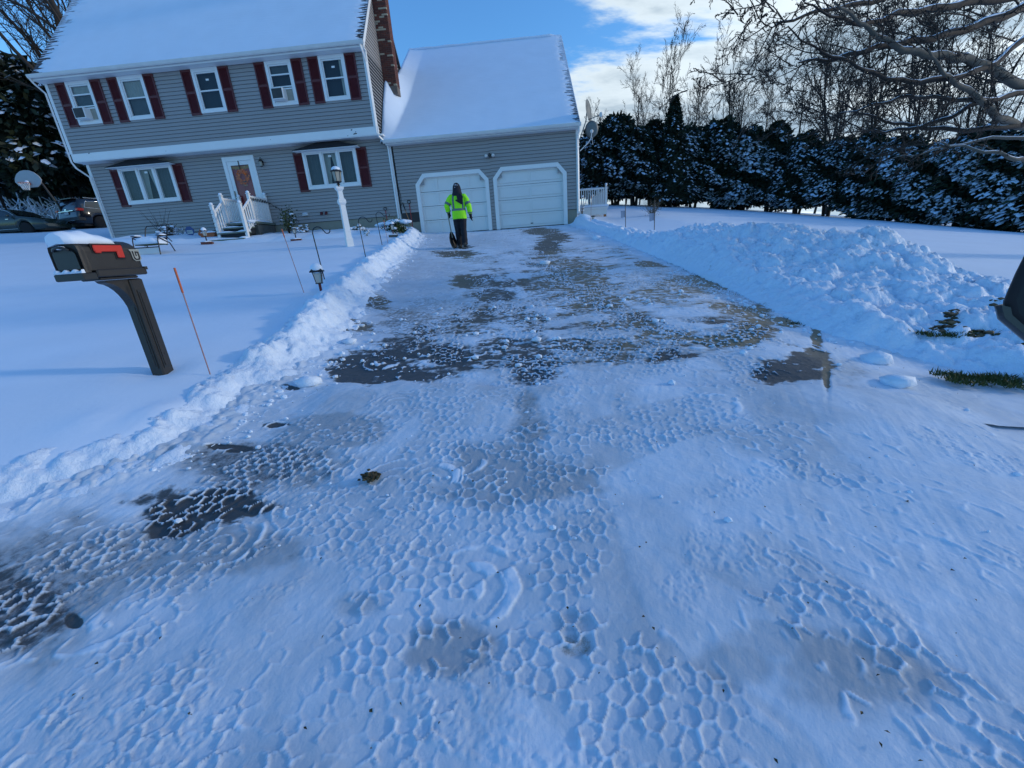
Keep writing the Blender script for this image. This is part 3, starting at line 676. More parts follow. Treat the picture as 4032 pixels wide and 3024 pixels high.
th_ = np.interp(Y, [1.5, 3.4, 4.4, 5.2], [0.06, 0.08, 0.14, 0.17]); base = np.where(Tt < 0, G(X, Y), G(X, Y)+th_*sm01(Tt/0.3))
lum = lum*np.interp(Y, [2, 4.5], [0.6, 1.0])
hv = hv*(1+0.35*perlin(X*2.2+3, Y*2.2))
Z = base + hv*prof + lum*rough*(0.35+0.65*np.clip(prof+0.25, 0, 1)) + 0.03*fbm(X*4.5, Y*4.5, 4)*rough
edge_dn = sm01((Tt-0.75)/0.38); Z = Z*(1-edge_dn)+(L(X, Y)-EDGE_THIN(X, Y, Tt)-0.03)*edge_dn; Z -= 0.05*(Tt < -0.21)
part('snow_bank', grid_mesh('snow_bank', X, Y, Z), 'snow_lump', None, label='long low bank of shovelled snow along the left edge of the driveway', cat='snow bank')

cy_ = np.array([3.0, 3.8, 4.4, 5.0, 5.6, 6.3, 6.6, 7.2, 8.1, 9.0, 9.8, 10.8, 12.5, 14.5])
cx_ = np.array([4.9, 4.8, 4.8, 4.9, 5.0, 5.15, 5.2, 5.0, 4.6, 4.35, 4.2, 3.5, 3.0, 2.8])
ch_ = np.array([.02, .02, .05, .14, .20, .40, .50, .50, .54, .50, .44, .14, .04, .0])
xs = np.arange(2.35, 8.4, 0.03); ys = np.arange(2.9, 14.2, 0.03)
X, Y = np.meshgrid(xs, ys)
cxv = np.interp(Y, cy_, cx_)+0.15*perlin(Y*1.2, Y*0+2); chv = np.interp(Y, cy_, ch_)
exv = np.interp(Y, [2.9, 3.6, 4.2, 4.9, 6.1, 8, 11.1, 15], [4.2, 3.6, 3.15, 3.0, 3.0, 2.93, 2.62, 2.25]) - 0.06
up = np.clip((X-exv)/(cxv-exv), 0, 1); near = (1-(1-up)**1.7)
far = 1-sm01((X-cxv)/(1.3+0.4*perlin(Y*0.8, X*0.8)))
env = np.where(X < cxv, near, far)
chv = chv*(1+0.10*perlin(X*1.3, Y*1.3)+0.06*perlin(X*3.1, Y*3.1, ))
blk = lumps(X, Y, 0.42, 7)*0.42*0.30; 
wq = X+0.06*perlin(X*4, Y*4); lum = lumps(wq, Y, 0.24, 1)*0.24*0.25*sm01(0.6+1.2*perlin(X*1.1, Y*1.1+4)) + lumps(wq, Y, 0.11, 4)*0.11*0.5 + lumps(X+0.3, Y+0.03*perlin(X*9, Y*9), 0.06, 6)*0.06*0.6 + 0.035*np.abs(fbm(X*3.5, Y*3.5, 4, off=2)) + 0.022*np.abs(fbm(X*11, Y*11, 4, 0.6, off=4)) + 0.05*sm01(perlin(X*5+2, Y*5)*3-0.6)*0.5
msk = sm01((X-exv)/0.12)*(1-sm01((X-cxv-0.9)/0.7))
front = sm01((4.3-Y)/0.8)
Z = G(X, Y)+0.17*sm01((X-exv)/0.5)*(1-0.6*front) - 0.06*(1-sm01((X-exv)/0.06)) + chv*env + (lum*(0.45+0.55*np.clip(env*1.5, 0, 1)) + blk*sm01(env*2))*msk
d_far = sm01((X-cxv-1.2)/0.9); Z = Z*(1-d_far)+(L(X, Y)-0.05)*d_far
yend = sm01((Y-13.2)/0.9); Z = Z*(1-yend)+(G(X, Y)-0.12)*yend; Z -= 0.12*(1-sm01((Y-2.9)/0.25))
PX, PY, PZ = xs, ys, Z
def pile_z(x, y):
    if not (PX[0] < x < PX[-1] and PY[0] < y < PY[-1]): return Lz(x, y)
    i = int((x-PX[0])/0.03); j = int((y-PY[0])/0.03); return max(float(PZ[j, i]), Lz(x, y)-0.02)
part('snow_pile', grid_mesh('snow_pile', X, Y, Z, mask=(X > exv-0.1)), 'snow_pile', None, label='big lumpy pile of ploughed snow beside the right edge of the driveway', cat='snow pile')
# the narrower double ridge on the right between the pile and the garage
s, x0, y0, tx, ty = strip([(2.62, 12.6), (2.42, 14.2), (2.22, 15.6), (2.02, 17.2), (1.95, 18.05)], 0.035)
Tt, Ss = np.meshgrid(np.arange(-0.2, 1.25, 0.035), s); nx, ny = ty, -tx
X = x0[:, None]+nx[:, None]*Tt; Y = y0[:, None]+ny[:, None]*Tt
r_ = 0.17*np.exp(-((Tt-0.12)/0.13)**2) + 0.15*np.exp(-((Tt-0.62)/0.17)**2)
Z = np.where(Tt < 0, G(X, Y), G(X, Y)+0.17*sm01(Tt/0.25)-0.02) + r_*(1+0.3*perlin(Ss*2, Tt*3)) + lumps(X, Y, 0.13, 4)*0.13*0.35
e_ = sm01((Tt-0.85)/0.35); Z = Z*(1-e_)+(L(X, Y)-0.03)*e_
part('snow_ridge', grid_mesh('snow_ridge', X, Y, Z), 'snow_lump', None, label='narrow double ridge of shovelled snow between the big pile and the garage corner', cat='snow bank')

# loose crumbs and chunks of snow
def ico(r=1.0, jag=0.25):
    import bmesh
    bm = bmesh.new(); bmesh.ops.create_icosphere(bm, subdivisions=1, radius=r)
    v = [(a.co.x*(1+jag*rng.uniform(-1, 1)), a.co.y*(1+jag*rng.uniform(-1, 1)), a.co.z*(1+jag*rng.uniform(-1, 1))) for a in bm.verts]
    f = [tuple(q.index for q in p.verts) for p in bm.faces]; bm.free(); return np.array(v), f
ICO = [ico() for _ in range(6)]
mb = MB()
for k in range(900):
    u = rng.random()
    if u < 0.45:
        i = rng.integers(2, 12); a, b = np.array(EDGE_L[i]), np.array(EDGE_L[i+1]); p = a+(b-a)*rng.random(); off = abs(rng.normal(0, 0.22)); x, y = p[0]+off+0.0, p[1]
    elif u < 0.75:
        i = rng.integers(2, 8); a, b = np.array(EDGE_R[i]), np.array(EDGE_R[i+1]); p = a+(b-a)*rng.random(); off = abs(rng.normal(0, 0.25)); x, y = p[0]-off, p[1]
    else:
        x, y = rng.uniform(-2, 3), rng.uniform(1.5, 6)
    r_ = 0.006+0.014*rng.random()**3*(2.2 if y > 3 else 1.0)
    v, f = ICO[k % 6]; a = rng.random()*6.28; c_, s_ = math.cos(a), math.sin(a)
    vv = [(x+r_*(q[0]*c_-q[1]*s_)*1.2, y+r_*(q[0]*s_+q[1]*c_), Gz(x, y)+0.008+r_*q[2]*0.8) for q in v]
    mb.add(vv, f, False)
part('snow_crumbs', mb, 'snow_cap', None, kind='stuff', label='loose crumbs of snow scattered over the driveway', cat='snow')
mb = MB()
for (x, y, r_) in [(0.35, 9.0, 0.10), (2.05, 12.6, 0.12), (0.05, 4.25, 0.05), (-2.15, 4.55, 0.07), (-2.1, 3.45, 0.10), (3.05, 3.55, 0.11), (2.75, 3.0, 0.10)]:
    v, f = ICO[int(r_*100) % 6]; vv = [(x+r_*q[0]*1.3, y+r_*q[1], Gz(x, y)+0.01+r_*(q[2]*0.6+0.2)) for q in v]; mb.add(vv, f, True)
part('snow_chunks', mb, 'snow_lump', None, kind='stuff', label='fist sized chunks of snow left on the driveway', cat='snow')
# specks: leaf bits and grass blades frozen into the snow
mb = MB()
for k in range(380):
    x = rng.uniform(-3.2, 3.2); y = 0.6+5.0*rng.random()**1.6
    a = rng.random()*6.28; l = 0.003+0.006*rng.random(); w = l*rng.uniform(0.2, 0.8); z = Gz(x, y)+0.011
    c_, s_ = math.cos(a), math.sin(a)
    mb.add([(x+c_*l, y+s_*l, z), (x-s_*w, y+c_*w, z+0.004), (x-c_*l, y-s_*l, z), (x+s_*w, y-c_*w, z+0.003)], [(0, 1, 2, 3)])
part('leaf_specks', mb, 'leafb', None, kind='stuff', label='brown leaf bits pressed into the snow', cat='leaves')
def tufts(name, pts, n, h, spread, mat='grass', **kw):
    mb = MB()
    for k in range(n):
        p = pts[k % len(pts)]; x = p[0]+rng.normal(0, spread); y = p[1]+rng.normal(0, spread*0.6); z = Gz(x, y)-0.01+(p[2] if len(p) > 2 else 0)
        a = rng.random()*6.28; hh = h*rng.uniform(0.4, 1.2); w = 0.004+0.004*rng.random(); lx, ly = rng.normal(0, hh*0.6), rng.normal(0, hh*0.6)
        c_, s_ = math.cos(a)*w, math.sin(a)*w
        mb.add([(x-c_, y-s_, z), (x+c_, y+s_, z), (x+lx, y+ly, z+hh)], [(0, 1, 2)])
    return part(name, mb, mat, None, **kw)
pts = []
for i in range(60):
    t = rng.random(); y = 4.6+3.9*t; pts.append((np.interp(y, [4.9, 6.1, 8, 11], [3.03, 3.0, 2.93, 2.65])+0.02*rng.normal(), y))
for i in range(40): pts.append((rng.uniform(3.25, 4.05), rng.uniform(3.02, 3.26), 0.05))
for i in range(16): pts.append((rng.uniform(3.7, 4.3), 3.9+rng.normal(0, 0.04), 0.2))
tufts('grass', pts, 3800, 0.045, 0.035, kind='stuff', label='green grass showing along the foot of the snow pile', cat='grass')
mb = MB()
for k in range(150):
    v, f = ICO[k % 6]; a = rng.random()*6.28; q = rng.normal(0, 0.022, 3); r_ = 0.008
    mb.add([(-0.99+q[0]+r_*p[0]*1.5, 2.03+q[1]*0.7+r_*p[1], Gz(-0.99, 2.03)+0.02+abs(q[2])*0.7+r_*p[2]) for p in v], f)
for k in range(50):
    a = rng.random()*6.28; mb.add([(-0.99, 2.03, Gz(-1, 2.03)+0.02), (-0.985, 2.03, Gz(-1, 2.03)+0.02), (-0.99+0.07*math.cos(a), 2.03+0.05*math.sin(a), Gz(-1, 2.03)+0.02+0.04*rng.random())], [(0, 1, 2)])
part('grass_clump', mb, 'leafb', None, label='small brown clump of torn up grass lying on the packed snow', cat='grass clump')
# clods of brown earth beside the pile on the right
mb = MB()
for (ax, ay, bx, by, n) in [(4.75, 4.35, 5.7, 3.75, 150), (3.9, 3.95, 4.3, 4.25, 70), (4.35, 3.6, 4.6, 3.62, 30), (4.1, 3.85, 4.25, 3.9, 22), (4.4, 3.3, 4.55, 3.35, 22), (4.6, 3.0, 4.75, 3.08, 16)]:
    for k in range(n):
        t = rng.random(); x = ax+(bx-ax)*t+rng.normal(0, 0.03); y = ay+(by-ay)*t+rng.normal(0, 0.03); r_ = rng.uniform(0.012, 0.035); v, f = ICO[k % 6]
        zz = pile_z(x, y)+0.004
        mb.add([(x+r_*p[0]*1.4, y+r_*p[1], zz+r_*p[2]*0.6) for p in v], f)
part('earth_clods', mb, 'leafb', None, kind='stuff', label='brown clods of earth and turf scraped up into the snow beside the pile', cat='earth')

# ------------------------------------------------------------------ house
FY = 18.21            # plane of the ground floor and of the garage front
UY = 17.76            # plane of the overhanging upper floor
house = thing('house', 'grey clapboard house with dark red shutters, snowy roofs and an attached two door garage', 'house', (-8, 18.2, 0.9))
HO = Vector(house.location)
def hp(name, mb, mat, parent=house, **kw):
    me = mb.mesh(name) if isinstance(mb, MB) else mb
    if parent is house: o = part(name, me, mat, parent); o.location = -HO
    else: o = part(name, me, mat, parent)       # grandchildren: parent already carries the offset
    for k, v in kw.items(): o[k] = v
    return o
EXPO = 0.127
M['lap_shade'] = plain('dark lap shadow gap', (0.05, 0.05, 0.05), 0.9)  # sheathing seen between boards; the lap shadow lines are put into its dark colour
_bc = {}
def board_mesh(l):
    k = round(l, 2)
    if k not in _bc:
        m_ = MB(); h_ = EXPO+0.012
        prof = [(-0.006, EXPO), (-0.028, 0.014), (-0.028, 0.0105), (0.004, 0.0105), (0.004, EXPO)]
        m_.prism(prof, 0, l, 'yz'); _bc[k] = m_.mesh('siding_board'); _bc[k].materials.append(M['siding'])
    return _bc[k]
def siding(x0, x1, z0, z1, y, openings):
    n = int(math.ceil((z1-z0)/EXPO))
    for i in range(n):
        z = z0+i*EXPO; zc_ = z+EXPO/2; iv = [(x0, x1)]
        for (a, b, c, d) in openings:
            if c < zc_ < d:
                new = []
                for (p, q) in iv:
                    if b <= p or a >= q: new.append((p, q)); continue
                    if a > p: new.append((p, a))
                    if b < q: new.append((b, q))
                iv = new
        for (p, q) in iv:
            if q-p > 0.03: part('siding_board', board_mesh(q-p), None, house, Vector((p, y, z))-HO)
# solid body behind the boards
m_ = MB(); m_.box(-18.2, -5.62, 18.02, 23.2, 4.70, 7.46); m_.box(-18.2, -5.42, 18.44, 23.2, 0.7, 4.699)
m_.prism([(17.60, 7.46), (23.2, 7.46), (20.4, 11.0)], -18.2, -5.70, 'yz')
m_.box(-5.30, 2.20, 18.60, 31.6, 0.7, 4.40); m_.prism([(18.3, 4.40), (31.6, 4.40), (24.9, 9.9)], -5.40, 2.18, 'yz')
hp('wall', m_, 'interior')
for (a, b, c_, d_, y) in [(-18.26, -5.60, 4.72, 7.40, 17.99), (-18.24, -5.40, 0.9, 4.70, 18.425)]: pass
# openings
UW = [(-17.493, -16.482), (-15.361, -14.317), (-12.381, -11.327), (-9.481, -8.46), (-7.404, -6.403)]
UZ0, UZ1 = 5.901, 7.355
PWn = [(-16.926, -14.571), (-8.947, -6.714)]; PZ0, PZ1 = 2.983, 4.418
DX0, DX1, DZ0, DZ1 = -12.392, -11.036, 1.90, 4.456
siding(-18.22, -5.70, 4.93, 7.40, UY, [(a, b, UZ0, UZ1) for a, b in UW])
siding(-18.18, -5.30, 1.73, 4.63, FY, [(a, b, PZ0, PZ1) for a, b in PWn]+[(DX0, DX1, DZ0, DZ1)])
GD = [(-4.472, -1.428), (-1.241, 1.765)]; GZ0, GZS, GZT = 0.88, 2.85, 3.234
siding(-5.20, -1.3, 1.80, 4.30, FY, [(a+0.05, b-0.05, GZ0, GZS) for a, b in GD]+[(a+0.36, b-0.36, GZS-0.02, GZT) for a, b in GD])
siding(-1.3, 2.17, 1.44, 4.30, FY, [(a+0.05, b-0.05, GZ0, GZS) for a, b in GD]+[(a+0.36, b-0.36, GZS-0.02, GZT) for a, b in GD])
siding(-1.428, -1.241, 0.9, 1.80, FY, [])
# gable side wall of the main house, facing the sun
for i in range(48):
    z = 4.72+i*EXPO
    ya = UY+0.02 if z < 7.45 else 17.55+(z-7.45)/1.27+0.05
    yb = 23.2 if z < 7.45 else 23.25-(z-7.45)/1.27
    if yb-ya < 0.3: break
    part('siding_board', board_mesh(yb-ya), None, house, Vector((-5.64, ya, z))-HO, (0, 0, math.pi/2))
# sheathing directly behind the siding so nothing shows through (with the openings left free)
def sheath(x0, x1, z0, z1, y, ops):
    cuts = sorted({x0, x1, *[a for a, *_ in ops], *[b for _, b, *_ in ops]}); mb = MB()
    for a, b in zip(cuts[:-1], cuts[1:]):
        zz = [(z0, z1)]
        for (p, q, c, d) in ops:
            if p <= a+1e-6 and q >= b-1e-6:
                nz = []
                for (e, f) in zz:
                    if d <= e or c >= f: nz.append((e, f)); continue
                    if c > e: nz.append((e, c))
                    if d < f: nz.append((d, f))
                zz = nz
        for e, f in zz: mb.box(a, b, y+0.008, y+0.05, e, f)
    return mb
hp('wall', sheath(-18.22, -5.62, 4.72, 7.40, UY, [(a+.02, b-.02, UZ0+.02, UZ1-.02) for a, b in UW]), 'lap_shade')
hp('wall', sheath(-18.18, -5.30, 1.73, 4.63, FY, [(a+.02, b-.02, PZ0+.02, PZ1-.02) for a, b in PWn]+[(DX0+.02, DX1-.02, 1.73, DZ1-.02)]), 'lap_shade')
hp('wall', sheath(-5.24, 2.19, 1.43, 4.36, FY, [(a+.1, b-.1, 1.43, GZT-.1) for a, b in GD]), 'lap_shade')
m_ = MB(); m_.box(-5.66, -5.645, 17.80, 23.2, 4.70, 7.40); hp('wall', m_, 'lap_shade')
# foundation strip
m_ = MB()
for a, b, zt in [(-18.15, -12.35, 1.725), (-11.0, -5.3, 1.725), (-5.30, -4.48, 1.795), (1.77, 2.16, 1.43)]: hp('foundation', MB().box(a, b, FY+0.012, FY+0.2, 0.4, zt), 'found')
# overhang: band board, soffit
m_ = MB(); m_.bbox(-18.30, -5.54, UY-0.045, UY+0.06, 4.66, 4.935, 0.006); bandb = hp('band_board', m_, 'trim', label='wide white board between the two storeys, chipped near its right end')
m_ = MB()
for (x, z, w, h) in [(-6.62, 4.86, .07, .05), (-6.55, 4.72, .16, .05), (-6.46, 4.79, .05, .03), (-6.80, 4.69, .05, .02), (-9.9, 4.80, .03, .02), (-17.55, 4.90, .08, .03), (-14.3, 4.74, .04, .015)]:
    m_.prism([(x, z), (x+w*.9, z+h*.2), (x+w, z+h*.8), (x+w*.5, z+h), (x+w*.1, z+h*.6)], UY-0.048, UY-0.04)
hp('chip', m_, 'shade', bandb)
m_ = MB(); m_.box(-18.30, -5.42, UY+0.06, FY+0.02, 4.64, 4.70); m_.box(-18.28, -5.45, UY-0.03, UY+0.058, 4.635, 4.659); hp('soffit', m_, 'trim')
# corner boards
for (x0, x1, y, z0, z1) in [(-18.34, -18.22, UY-0.03, 4.94, 7.42), (-5.70, -5.56, UY-0.03, 4.94, 7.42), (-18.30, -18.17, FY-0.03, 1.55, 4.63), (-5.42, -5.28, FY-0.028, 1.30, 4.63), (2.16, 2.28, FY-0.03, 1.28, 4.36)]:
    m_ = MB(); m_.bbox(x0, x1, y, y+0.09, z0, z1, 0.006); hp('corner_board', m_, 'trim')
m_ = MB(); m_.box(-5.66, -5.58, UY+0.06, UY+0.13, 4.72, 7.42); m_.box(-5.62, -5.57, 17.80, 18.6, 4.60, 4.74); hp('corner_board', m_, 'trim')

def shutter_mesh(w, h):
    m = MB(); fr = 0.05; y0, y1 = -0.035, 0.0
    m.box(0, fr, y0, y1, 0, h); m.box(w-fr, w, y0, y1, 0, h)
    for z in (0, h*0.47, h-0.07): m.box(fr, w-fr, y0+0.002, y1, z, z+0.07)
    m.box(fr, w-fr, -0.008, 0, 0, h)
    z = 0.08
    while z < h-0.09:
        if not (h*0.47-0.02 < z < h*0.47+0.07): m.add([(fr, -0.012, z+0.03), (w-fr, -0.012, z+0.03), (w-fr, -0.028, z), (fr, -0.028, z)], [(0, 1, 2, 3)])
        z += 0.036
    return m.mesh('shutter')
shu = shutter_mesh(0.405, UZ1-UZ0+0.03); shl = shutter_mesh(0.415, 1.46)
for a, b in UW:
    for x in (a-0.410, b+0.005): part('shutter', shu, 'shutter', house, Vector((x, UY-0.022, UZ0-0.045))-HO)
for a, b in PWn:
    for x in (a-0.415, b+0.0): part('shutter', shl, 'shutter', house, Vector((x, FY-0.022, PZ0-0.06))-HO)

def frame_mb(x0, x1, z0, z1, y0, y1, t, tb=None, tt=None):
    m = MB(); tb = tb or t; tt = tt or t
    m.bbox(x0, x0+t, y0, y1, z0, z1, 0.004); m.bbox(x1-t, x1, y0, y1, z0, z1, 0.004)
    m.bbox(x0+t, x1-t, y0+0.001, y1, z0, z0+tb, 0.004); m.bbox(x0+t, x1-t, y0+0.001, y1, z1-tt, z1, 0.004); return m
def sticker(parent, x, y, z, w=0.10, h=0.05):
    m = MB(); m.box(x, x+w, y-0.002, y, z, z+h); o = hp('sticker', m, 'trim', parent)
    return o
for i, (a, b) in enumerate(UW):
    y = UY; ws = [MB()]
    fr = frame_mb(a, b, UZ0, UZ1, y-0.05, y+0.10, 0.105, 0.10, 0.12); w_ = hp('window', fr, 'trim')
    m = frame_mb(a+0.107, b-0.107, UZ0+0.102, UZ1-0.122, y-0.022, y+0.02, 0.045); xm0, xm1 = a+0.15, b-0.15
    zm = (UZ0+UZ1)/2 + (0.0 if i not in (0, 3) else 0.28); m.box(xm0, xm1, y-0.018, y+0.02, zm-0.022, zm+0.022)
    if i in (0, 3): m.box(xm0, xm1, y+0.0, y+0.024, UZ0+0.60, UZ0+0.64)
    hp('sash', m, 'trim', w_)
    g = MB().add([(xm0-.01, y+.005, zm+.02), (xm1+.01, y+.005, zm+.02), (xm1+.01, y+.005, UZ1-.16), (xm0-.01, y+.005, UZ1-.16)], [(0, 1, 2, 3)]); hp('pane', g, 'glass', w_)
    g = MB().add([(xm0-.01, y+.014, UZ0+.14), (xm1+.01, y+.014, UZ0+.14), (xm1+.01, y+.014, zm-.02), (xm0-.01, y+.014, zm-.02)], [(0, 1, 2, 3)]); hp('pane', g, 'glass', w_)
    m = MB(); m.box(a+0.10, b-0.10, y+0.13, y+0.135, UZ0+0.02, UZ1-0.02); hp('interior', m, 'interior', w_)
    if i == 0: m = MB(); m.box(xm0, xm1, y+0.05, y+0.052, UZ1-0.42, UZ1-0.14); hp('blind', m, 'curtain', w_)
    if i == 0: m = MB(); m.box(xm0, xm1, y+0.06, y+0.062, UZ0+0.60, UZ1-0.42); hp('blind', m, 'shade', w_)
    if i == 1:
        m = MB(); n_ = 14
        for k in range(n_): 
            x = xm0+(xm1-xm0)*k/n_; m.add([(x, y+0.05+0.012*(k % 2), zm), (x+(xm1-xm0)/n_, y+0.05+0.012*((k+1) % 2), zm), (x+(xm1-xm0)/n_, y+0.05+0.012*((k+1) % 2), UZ1-0.14), (x, y+0.05+0.012*(k % 2), UZ1-0.14)], [(0, 1, 2, 3)], True)
        hp('curtain', m, 'curtain', w_)
        m = MB(); m.box(xm0, xm1, y+0.09, y+0.092, UZ0+0.12, zm); hp('curtain', m, 'shade', w_)
    if i in (2, 4): sticker(w_, (a+b)/2-0.05, y+0.002, UZ1-0.40, 0.12, 0.06)
    if i == 4: m = MB(); m.box(xm1-0.12, xm1, y+0.05, y+0.06, UZ0+0.14, UZ1-0.15); hp('curtain', m, 'curtain', w_)
    if i == 3: m = MB(); m.box(xm0, xm1, y+0.05, y+0.06, UZ1-0.40, UZ1-0.13); hp('curtain', m, 'shade', w_)
def window_ac(a, b, label, flip):
    t = thing('air_conditioner', label, 'air conditioner', ((a+b)/2, UY, UZ0+0.12), 0, 'air conditioners in the upstairs windows')
    w = 0.46; x0 = -0.36 if flip else -0.34; y0 = -0.28
    part('housing', MB().bbox(x0, x0+w, y0, 0.10, 0.03, 0.40, 0.012), 'trim', t)
    m = MB()
    for k in range(11): m.box(x0+0.035, x0+w-0.035, y0-0.004, y0+0.004, 0.065+k*0.028, 0.081+k*0.028)
    part('grille', m, 'shade', t); part('grille_back', MB().box(x0+0.03, x0+w-0.03, y0-0.001, y0+0.01, 0.055, 0.375), 'interior', t)
    m = MB(); n = 9; xa, xb = x0+w, 0.345
    for k in range(n):
        x = xa+(xb-xa)*k/n; d = (xb-xa)/n; m.add([(x, 0.0+0.012*(k % 2), 0.03), (x+d, 0.0+0.012*((k+1) % 2), 0.03), (x+d, 0.0+0.012*((k+1) % 2), 0.40), (x, 0.012*(k % 2), 0.40)], [(0, 1, 2, 3)])
    part('side_panel', m, 'curtain', t); part('top_rail', MB().box(-0.35, 0.35, -0.03, 0.02, 0.40, 0.44), 'trim', t)
window_ac(*UW[0], 'white air conditioner in the leftmost upstairs window', False)
window_ac(*UW[3], 'white air conditioner jutting from the fourth upstairs window, second from the right', True)

for i, (a, b) in enumerate(PWn):
    y = FY-0.13
    m = frame_mb(a, b, PZ0, PZ1, y, FY+0.10, 0.10, 0.11, 0.11); w_ = hp('window', m, 'trim')
    n3 = [a+0.10+(b-a-0.20)*k/3 for k in range(4)]
    for x in n3[1:3]: hp('mullion', MB().bbox(x-0.04, x+0.04, y+0.004, FY+0.08, PZ0+0.11, PZ1-0.11, 0.004), 'trim', w_)
    for k in range(3):
        xa, xb = n3[k]+(0.04 if k else 0)+0.0, n3[k+1]-(0.04 if k < 2 else 0)
        s_o = hp('sash', frame_mb(xa+.002, xb-.002, PZ0+0.112, PZ1-0.112, y+0.025, y+0.065, 0.045), 'trim', w_)
        g = MB().add([(xa+.03, y+.042, PZ0+.14), (xb-.03, y+.042, PZ0+.14), (xb-.03, y+.042, PZ1-.14), (xa+.03, y+.042, PZ1-.14)], [(0, 1, 2, 3)]); hp('pane', g, 'glass', w_)
        c = MB()
        if k != 1:
            n_ = 9
            for q in range(n_):
                x = xa+(xb-xa)*q/n_; d = (xb-xa)/n_; c.add([(x, y+0.16+0.02*(q % 2), PZ0+.1), (x+d, y+0.16+0.02*((q+1) % 2), PZ0+.1), (x+d, y+0.16+0.02*((q+1) % 2), PZ1-.1), (x, y+0.16+0.02*(q % 2), PZ1-.1)], [(0, 1, 2, 3)], True)
            hp('curtain', c, 'shade', w_)
        else:
            for sgn in (-1, 1):
                xm = (xa+xb)/2; c.add([(xm, y+0.17, PZ1-.12), (xm+sgn*(xb-xa)/2, y+0.16, PZ1-.12), (xm+sgn*(xb-xa)/2, y+0.17, PZ0+.12), (xm+sgn*(xb-xa)*0.28, y+0.19, PZ0+.12), (xm+sgn*(xb-xa)*0.16, y+0.18, PZ0+.7)], [(0, 1, 2, 3, 4)])
            hp('curtain', c, 'curtain', w_); sticker(w_, (xa+xb)/2-0.06, y+0.038, PZ1-0.30, 0.13, 0.07)
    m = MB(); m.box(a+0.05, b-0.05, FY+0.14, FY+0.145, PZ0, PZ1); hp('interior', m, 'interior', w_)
    # small hipped roof above, tucked below the overhang
    za = PZ1-0.03; e0 = (a-0.22, FY-0.34); 
    v = [(a-0.22, FY-0.42, za), (b+0.22, FY-0.42, za), (b+0.10, FY, za+0.02), (a-0.10, FY, za+0.02), (a+0.75, FY-0.24, za+0.245), (b-0.70, FY-0.24, za+0.245),
         (a-0.22, FY-0.42, za-0.02), (b+0.22, FY-0.42, za-0.02)]
    m = MB(); m.add(v, [(0, 1, 5, 4), (1, 2, 5), (3, 0, 4), (4, 5, 2, 3), (0, 6, 7, 1), (6, 0, 3), (7, 2, 1), (6, 3, 2, 7)]); rf = hp('window_roof', m, 'hood')
    m = MB(); m.box(a-0.21, b+0.21, FY-0.415, FY-0.10, za-0.036, za-0.022); hp('fascia', m, 'trim', rf)

# front door
M['doorglass'] = M['glass'].copy(); M['doorglass'].node_tree.nodes['Transparent BSDF'].inputs[0].default_value = (0.97, 0.97, 0.97, 1)
y = FY
m = MB(); t = 0.15
m.bbox(DX0, DX0+t, y-0.05, y+0.10, DZ0, DZ1, .005); m.bbox(DX1-t, DX1, y-0.05, y+0.10, DZ0, DZ1, .005); m.bbox(DX0+t, DX1-t, y-0.049, y+0.10, DZ1-0.17, DZ1, .005)
door = hp('door_frame', m, 'trim')
x0, x1, z1 = DX0+t, DX1-t, DZ1-0.17
hp('storm_door', frame_mb(x0+.004, x1-.004, DZ0+0.02, z1-.004, y-0.032, y+0.004, 0.14, 0.24, 0.15), 'trim', door)
m = MB().add([(x0+.13, y-.014, DZ0+.25), (x1-.13, y-.014, DZ0+.25), (x1-.13, y-.014, z1-.14), (x0+.13, y-.014, z1-.14)], [(0, 1, 2, 3)]); hp('pane', m, 'glass', door)
m = MB(); m.box(x0, x1, y+0.055, y+0.10, DZ0, z1)
for (u0, u1, w0, w1) in [(.12, .47, .2, .75), (.56, .91, .2, .75), (.12, .47, .95, 1.65), (.56, .91, .95, 1.65), (.12, .47, 1.8, 2.05), (.56, .91, 1.8, 2.05)]:
    m.bbox(x0+u0, x0+u1, y+0.045, y+0.056, DZ0+w0, DZ0+w1, 0.008)
hp('door', m, 'doorred', door)
m = MB(); m.bbox(x0+0.03, x0+0.07, y-0.065, y-0.03, DZ0+0.95, DZ0+1.28, 0.006); hp('handle', m, 'found', door)
m = MB(); m.box(x0+0.42, x0+0.66, y+0.030, y+0.034, DZ0+1.44, DZ0+1.55); hp('number_plate', m, 'doorred', door)
def text_obj(name, txt, size, mat, parent, loc, rot, ext=0.002, align='CENTER'):
    cu = bpy.data.curves.new(name, 'FONT'); cu.body = txt; cu.size = size; cu.extrude = ext; cu.align_x = align; cu.align_y = 'CENTER'; cu.resolution_u = 2
    tmp = bpy.data.objects.new('t', cu); COL.objects.link(tmp); dg_ = bpy.context.evaluated_depsgraph_get(); me = bpy.data.meshes.new_from_object(tmp.evaluated_get(dg_))
    bpy.data.objects.remove(tmp); me.name = name; me.materials.clear(); me.materials.append(M[mat])
    o = bpy.data.objects.new(name, me); o.location = loc; o.rotation_euler = rot; return link(o, parent)
M['brass'] = plain('brass number', (0.55, 0.42, 0.16), 0.4, 0.3)
text_obj('house_number', '103', 0.125, 'brass', door, (x0+0.54, y+0.026, DZ0+1.495), (math.pi/2, 0, 0))
